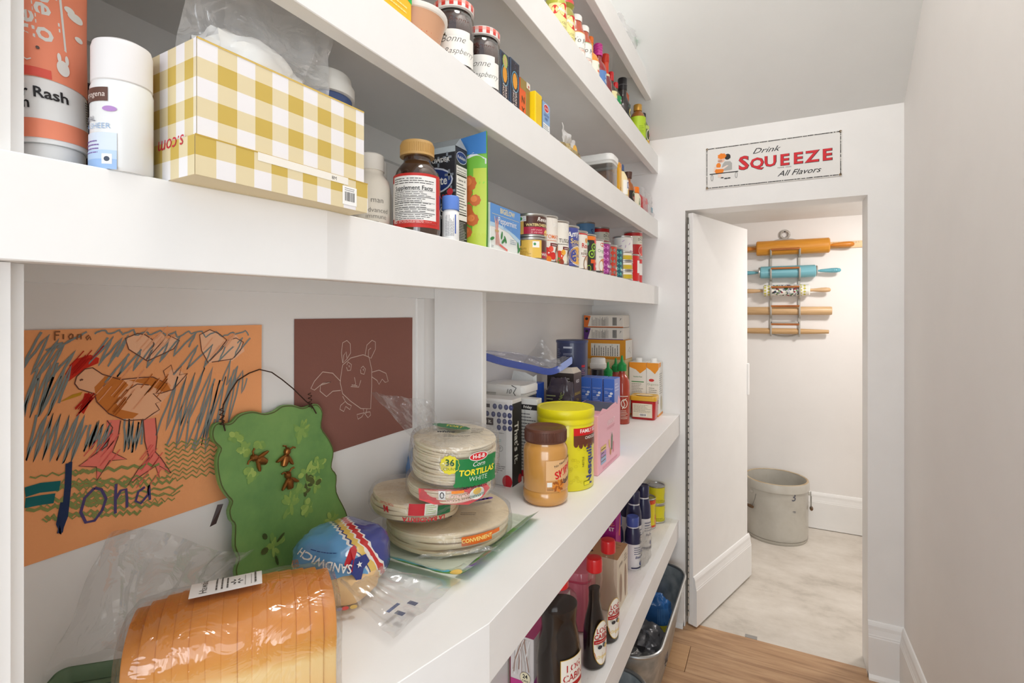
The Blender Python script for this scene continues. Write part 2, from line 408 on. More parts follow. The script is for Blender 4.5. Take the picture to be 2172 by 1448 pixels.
# ================================================================ enamel sign over the doorway
t = thing('enamel_sign', 'white enamel soda sign with red lettering above the doorway', 'sign', (-.007, YB, 1.9275))
MB().rbox(-.240, -.0035, -.086, .240, -.0002, .086, .001).build('plate', mat((232, 231, 228), .22, coat=.5), t)
L = Lab(faceY(-.0036, 0), step=.03, rough=.3, e=.0002, de=.00004)
BK = (38, 36, 36); RD = (214, 34, 44); ORG = (240, 132, 20)
for a, b, c, e in ((-.236, .079, .236, .0825), (-.236, -.0825, .236, -.079), (-.2365, -.082, -.2335, .082), (.2335, -.082, .2365, .082)): L.rect((96, 94, 90), a, b, c, e)
rr = random.Random(2)
for i in range(150):
    u = rr.uniform(-.236, .236); s_ = rr.choice((-.0807, .0807)); L.rect(BK if rr.random() < .6 else (215, 212, 205), u, s_ - .0016, u + rr.uniform(.001, .004), s_ + .0016, e=.0005)
for i in range(56):
    v = rr.uniform(-.08, .08); s_ = rr.choice((-.235, .235)); L.rect(BK if rr.random() < .6 else (215, 212, 205), s_ - .0014, v, s_ + .0014, v + rr.uniform(.001, .004), e=.0005)
L.k = 5
L.text(BK, 'Drink', -.018, .0475, .030, shear=.45, sx=1.35, bold=.0)
for ch, u, v, sz in (('S', -.096, .004, .074), ('Q', -.048, -.0015, .056), ('U', 0, -.001, .057), ('E', .049, -.002, .060), ('E', .095, -.002, .060), ('Z', .142, -.002, .060), ('E', .191, -.002, .060)):
    L.text(BK, ch, u + .0008, v - .0006, sz, bold=.040, sx=1.12); L.text(RD, ch, u, v, sz, bold=.024, sx=1.10)
L.k = 5
L.text((90, 88, 86), 'TRADE  MARK', .049, -.0295, .0060, sx=1.3)
L.text(BK, 'All Flavors', .097, -.0535, .030, shear=.45, sx=1.12, bold=.004)
L.oval((232, 190, 170), -.180, .029, .013, .010); L.oval((190, 150, 130), -.184, .026, .009, .004)
L.oval(BK, -.156, .040, .0115, .012); L.poly(BK, [(-.150, .034), (-.143, .033), (-.150, .040)])
L.oval(ORG, -.177, .045, .016, .0115, wob=.10, lobes=7, n=28)
L.poly((176, 176, 174), [(-.180, -.010), (-.174, .012), (-.166, .022), (-.146, .021), (-.139, .012), (-.139, -.014), (-.158, -.018)])
L.poly((238, 214, 200), [(-.210, -.018), (-.207, .004), (-.200, .006), (-.203, -.018)])
L.oval(ORG, -.190, .008, .009, .011); L.oval(ORG, -.187, -.014, .017, .013, wob=.05, lobes=8)
L.poly((240, 222, 210), [(-.199, .001), (-.176, -.002), (-.158, .006), (-.152, .004), (-.170, -.008), (-.198, -.006)])
L.rect((228, 226, 222), -.168, -.044, -.147, -.016); L.rect((238, 214, 200), -.192, -.040, -.179, -.026)
L.rect(BK, -.224, -.0262, -.116, -.0226)
L.ring(BK, -.215, -.040, .004, .012, .0012); L.ring(BK, -.123, -.038, .004, .012, .0012)
L.oval(BK, -.176, -.0435, .006, .0022); L.oval(BK, -.162, -.048, .007, .0022); L.oval(BK, -.150, -.0475, .006, .0022)
L.done(t, 'print')
for sx in (-1, 1):
    for sz in (-1, 1): MB().lathe([(0, .0036), (.003, .0036), (.0042, .0028), (.0042, .0002)], 12, axis='y', o=(sx * .234, -.0075, sz * .0805)).build('grommet', mat((168, 142, 104), .4, .8), t, rot=None)

# ================================================================ rolling-pin rack on the closet wall
YW = 3.67
GREY = mat((182, 179, 172), .45, .25)
DOW = noisy('cherry_dowel', [(0.3, (150, 86, 40)), (0.7, (186, 116, 58))], scale=(4, 30, 30), nscale=3, rough=.4, bump=.02)
t = thing('rolling_pin_rack', 'cast metal wall rack with wooden bars holding five rolling pins', 'rack', (.071, YW, 0))
for s_ in (-1, 1):
    MB().rbox(s_ * .079 - .007, -.012, 1.205, s_ * .079 + .007, -.006, 1.775, .002).build('rail', GREY, t)
m = MB(); m.tube([(.079 * math.cos(a), -.010, 1.765 + .030 * math.sin(a)) for a in [PI * k / 12 for k in range(13)]], .0065, 8)
m.tube([(.024 * math.cos(a), -.010, 1.825 + .024 * math.sin(a)) for a in [2 * PI * k / 20 for k in range(21)]], .0075, 8); m.build('hanging_ring', GREY, t)
m = MB(); m.tube([(.079 * math.cos(a), -.010, 1.210 - .030 * math.sin(a)) for a in [PI * k / 12 for k in range(13)]], .005, 8); m.rbox(-.079, -.012, 1.262, .079, -.006, 1.274, .001); m.build('lower_bow', GREY, t)
MB().lathe([(0, 0), (.0045, .002), (.0045, .006), (.002, .007), (.002, .02)], 10, axis='y', o=(0, -.020, 1.842)).build('nail', mat((60, 55, 50), .4, .8), t)
LEV = [(1.738, .046, 1.722), (1.586, .038, 1.606), (1.469, .036, 1.490), (1.342, .0265, 1.371), (1.214, .0185, 1.257)]
for z, r, zb in LEV:
    yc = -.014 - r
    for s_ in (-1, 1):
        pts = [(s_ * .079, -.010, z - r - .012)] + [(s_ * .079, yc + (r + .006) * math.cos(a), z + (r + .006) * math.sin(a)) for a in [R(-60 - 12 * k) for k in range(9)]]
        end = pts[-1]; pts += [(s_ * .079, yc - r - .008, (end[2] + zb) / 2), (s_ * .079, yc - r - .008, zb)]
        MB().tube(pts, .0055, 8).build('hook', GREY, t)
    MB().lathe([(0, -.078), (.0062, -.078), (.0062, .078), (0, .078)], 12, axis='x', o=(0, yc - r - .008, zb)).build('cross_bar', DOW, t)
def wood(name, a, b, c=None, rough=.38, s=(3, 40, 40)):
    return noisy(name, [(0.3, a), (0.7, b)], scale=s, nscale=2.5, rough=rough, bump=.02, spec=.5)
def pin(name, label, z, r, x0, x1, prof_l, prof_r, mb_, mh, dark=None):
    t = thing(name, label, 'rolling pin', (0, YW - .014 - r, z), 0, 'rolling pins on the rack')
    bv = min(.006, r * .3)
    MB().lathe([(0, x0), (r - bv, x0), (r, x0 + bv), (r, x1 - bv), (r - bv, x1), (0, x1)], 32, axis='x').build('barrel', mb_, t)
    if prof_l: MB().lathe(prof_l, 20, axis='x').build('handle', mh, t)
    if prof_r: MB().lathe(prof_r, 20, axis='x').build('handle', mh, t)
    return t
def hprof(x, sgn, L, r, neck=.006, collar=.0):
    q = [(0, 0), (neck, 0), (neck, .008), (r * .62, .016), (r * .70, L * .25), (r * .95, L * .55), (r, L * .78), (r * .85, L * .93), (r * .45, L * .99), (0, L)]
    return [(a, x + sgn * b) for a, b in q]
HON = wood('honey_maple', (196, 128, 34), (214, 150, 52)); HON2 = wood('honey_handle', (190, 112, 26), (206, 134, 40))
pin('rolling_pin', 'large honey-coloured wooden rolling pin, topmost on the rack', 1.738, .046, -.091, .309, hprof(-.091, -1, .125, .0165), hprof(.309, 1, .125, .0165), HON, HON2)
BLU = mat((116, 178, 192), .35, coat=.4)
t = pin('rolling_pin', 'light blue rolling pin with ribbed handles, second on the rack', 1.586, .038, -.070, .238, hprof(-.078, -1, .122, .0145), hprof(.246, 1, .122, .0145), BLU, mat((98, 168, 184), .28, coat=.6))
for x in (-.074, .242): MB().lathe([(0, x - .004), (.032, x - .004), (.034, x), (.032, x + .004), (0, x + .004)], 28, axis='x').build('end_cap', mat((190, 190, 186), .3, .8), t)
m = MB()
for k in range(4):
    x = .322 + k * .0085; m.lathe([(.0142, x - .0016), (.0156, x), (.0142, x + .0016)], 20, axis='x')
m.build('grip_rings', mat((98, 168, 184), .28, coat=.6), t)
TAN = wood('pale_maple', (196, 158, 116), (216, 182, 140))
t = pin('rolling_pin', 'floral printed ceramic rolling pin with pale wooden handles, third on the rack', 1.469, .036, -.051, .206, hprof(-.051, -1, .110, .0145, .009), hprof(.206, 1, .110, .0145, .009), mat((232, 230, 222), .2, coat=.5), TAN)
L = Lab(lambda a, b, e: Vector((a, -(.036 + e) * math.cos(b / .036), (.036 + e) * math.sin(b / .036))), step=.006, e=.0003, de=.00004, rough=.2)
for x0, x1 in ((-.048, -.006), (.148, .203)):
    n = int((x1 - x0) / .0205)
    for i in range(n + 1):
        for j in range(-2, 4):
            u, v = x0 + .008 + i * .0205, j * .0195 + (.00975 if i % 2 else 0)
            if u < x1 - .006: L.poly((196, 190, 86), [(u - .0085, v), (u, v - .0085), (u + .0085, v), (u, v + .0085)], e=.0004)
rr = random.Random(8)
for i in range(120):
    u, v = rr.uniform(0, .145), rr.uniform(-.045, .055)
    c = rr.choice([(52, 92, 52), (96, 140, 72), (38, 62, 66), (120, 130, 150), (170, 178, 190), (150, 54, 60), (58, 64, 90), (210, 206, 196)])
    if u > .08 and rr.random() < .6: c = rr.choice([(150, 156, 170), (108, 112, 132), (190, 194, 202)])
    L.oval(c, u, v, rr.uniform(.004, .011), rr.uniform(.002, .006), n=10, rot=rr.uniform(0, 3), e=.0004 + i * 4e-6)
L.done(t, 'floral_print')
t = thing('rolling_pin', 'plain straight pale wooden dowel rolling pin, fourth on the rack', 'rolling pin', (0, YW - .014 - .0265, 1.342), 0, 'rolling pins on the rack')
MB().lathe([(0, -.30), (.0225, -.30), (.0255, -.295), (.0258, .315), (.0235, .322), (0, .323)], 32, axis='x').build('barrel', wood('beech', (192, 156, 112), (214, 180, 136)), t)
t = thing('rolling_pin', 'slender tapered pale wooden rolling pin, lowest on the rack', 'rolling pin', (0, YW - .018 - .0185, 1.214), 0, 'rolling pins on the rack')
MB().lathe([(0, -.30), (.011, -.30), (.0185, -.10), (.0185, .12), (.0115, .306), (0, .308)], 28, axis='x').build('barrel', wood('beech_dark', (186, 148, 102), (206, 170, 122)), t)
# yardstick behind the top pin
t = thing('yardstick', 'worn wooden yardstick lying behind the topmost rolling pin', 'yardstick', (.10, YW - .0065, 1.742))
MB().rbox(-.36, -.003, -.020, .42, .003, .020, .0008).build('stick', wood('boxwood', (206, 164, 100), (222, 184, 122)), t)
L = Lab(faceY(-.003, 0), e=.0003)
for i in range(31):
    u = -.35 + i * .0254; L.rect((70, 50, 34), u, .008, u + .0008, .0195, e=.0005)
    if i % 2: L.text((70, 50, 34), str(i), u + .011, .010, .010)
    L.k = 3
L.done(t, 'scale_marks')

# ================================================================ stoneware crock
GLZ = noisy('stoneware', [(0.3, (178, 174, 164)), (0.6, (192, 189, 180)), (0.8, (184, 178, 166))], nscale=7, rough=.28, bump=.02, spec=.6)
RIM = noisy('stoneware_rim', [(0.35, (168, 140, 100)), (0.65, (198, 184, 158))], nscale=9, rough=.4, bump=.02)
t = thing('stoneware_crock', 'grey glazed stoneware crock with wire handles on the closet floor', 'crock', (.020, 3.455, -.004))
MB().lathe([(0, 0), (.160, 0), (.167, .012), (.169, .05), (.169, .296), (.176, .300), (.176, .338), (.172, .346), (.166, .347), (.160, .344), (.156, .30), (.156, .02), (0, .016)], 56).build('body', GLZ, t)
MB().lathe([(.1715, .3465), (.168, .3485), (.163, .3485), (.1595, .3455)], 56).build('rim', RIM, t)
L = Lab(curved(.1695, -62, .25), e=.0004, rough=.3)
L.text((98, 100, 110), '3', .012, .030, .062, bold=.012); L.text((98, 100, 110), 'F', .012, -.052, .026, rot=-90, sx=1.2)
L.done(t, 'stamp')
MB().lathe([(.1692, .02), (.1696, .021), (.1692, .022)], 40).build('wear_line', mat((120, 112, 98), .6), t)
STEEL = mat((150, 150, 146), .35, .9)
for a in (-138, -2):
    ca, sa = math.cos(R(a)), math.sin(R(a)); tx, ty = -sa, ca; r = .178
    MB().lathe([(0, 0), (.010, .002), (.010, .010), (0, .014)], 12, axis='x').build('ear', GLZ, t, loc=(.166 * ca, .166 * sa, .275), rot=(0, 0, R(a)))
    pts = [(r * ca + tx * q * .045 + ca * .004, r * sa + ty * q * .045 + sa * .004, .275 - .085 * (1 - q * q)) for q in [-1 + k / 8 for k in range(17)]]
    hd = MB(); hd.tube(pts, .0022, 6); hd.build('wire_bail', STEEL, t)
    MB().tube([(r * ca + tx * q * .022 + ca * .006, r * sa + ty * q * .022 + sa * .006, .190) for q in (-1, -.5, 0, .5, 1)], lambda k: .007 + .003 * math.sin(PI * k), 10).build('wood_grip', mat((96, 70, 44), .5), t)
DRAW_F=[('peach',[(-.098,.066),(-.096,.074),(-.088,.082),(-.082,.083),(-.074,.078),(-.067,.07),(-.05,.065),(-.027,.065),(-.012,.058),(.006,.04),(.011,.05),(.003,.059),(.011,.072),(.025,.068),(.033,.059),(.014,.044),(-.002,.027),(-.004,.014),(-.022,.009),(-.045,.012),(-.063,.024),(-.076,.041),(-.078,.051),(-.086,.055),(-.093,.058)]),('rust',[(-.078,.059),(-.067,.071),(-.05,.068),(-.041,.057),(-.052,.045),(-.055,.036),(-.05,.027),(-.029,.018),(-.036,.013),(-.05,.015),(-.065,.026),(-.076,.041)]),('rust',[(-.041,.063),(-.012,.064),(.006,.053),(.011,.044),(.003,.041),(-.017,.054)]),('redc',[(-.107,.078),(-.102,.088),(-.096,.095),(-.082,.099),(-.073,.094),(-.074,.088),(-.086,.083),(-.104,.069)]),('redc',[(-.091,.039),(-.088,.053),(-.083,.052),(-.08,.047),(-.089,.028),(-.093,.033)]),('gold',[(-.112,.046),(-.1,.053),(-.09,.055),(-.092,.051)]),('pink',[(-.065,.016),(-.05,.014),(-.053,-.008),(-.059,-.025),(-.043,-.038),(-.062,-.034),(-.076,-.056),(-.076,-.04),(-.094,-.034),(-.076,-.022),(-.065,-.016)]),('pink',[(-.024,.009),(-.009,.009),(-.007,-.018),(-.009,-.037),(.001,-.05),(.011,-.071),(-.004,-.06),(-.004,-.073),(-.009,-.056),(-.031,-.066),(-.042,-.072),(-.029,-.053),(-.017,-.043),(-.022,-.02)]),('peach2',[(-.019,.086),(-.041,.103),(-.045,.117),(-.031,.123),(-.022,.121),(-.013,.114),(-.002,.123),(.006,.114),(.017,.117),(.022,.111),(.014,.1),(-.002,.093)]),('peach2',[(.063,.076),(.053,.095),(.05,.118),(.065,.125),(.08,.117),(.09,.107),(.106,.116),(.116,.104),(.12,.09),(.1,.076),(.08,.078)])]
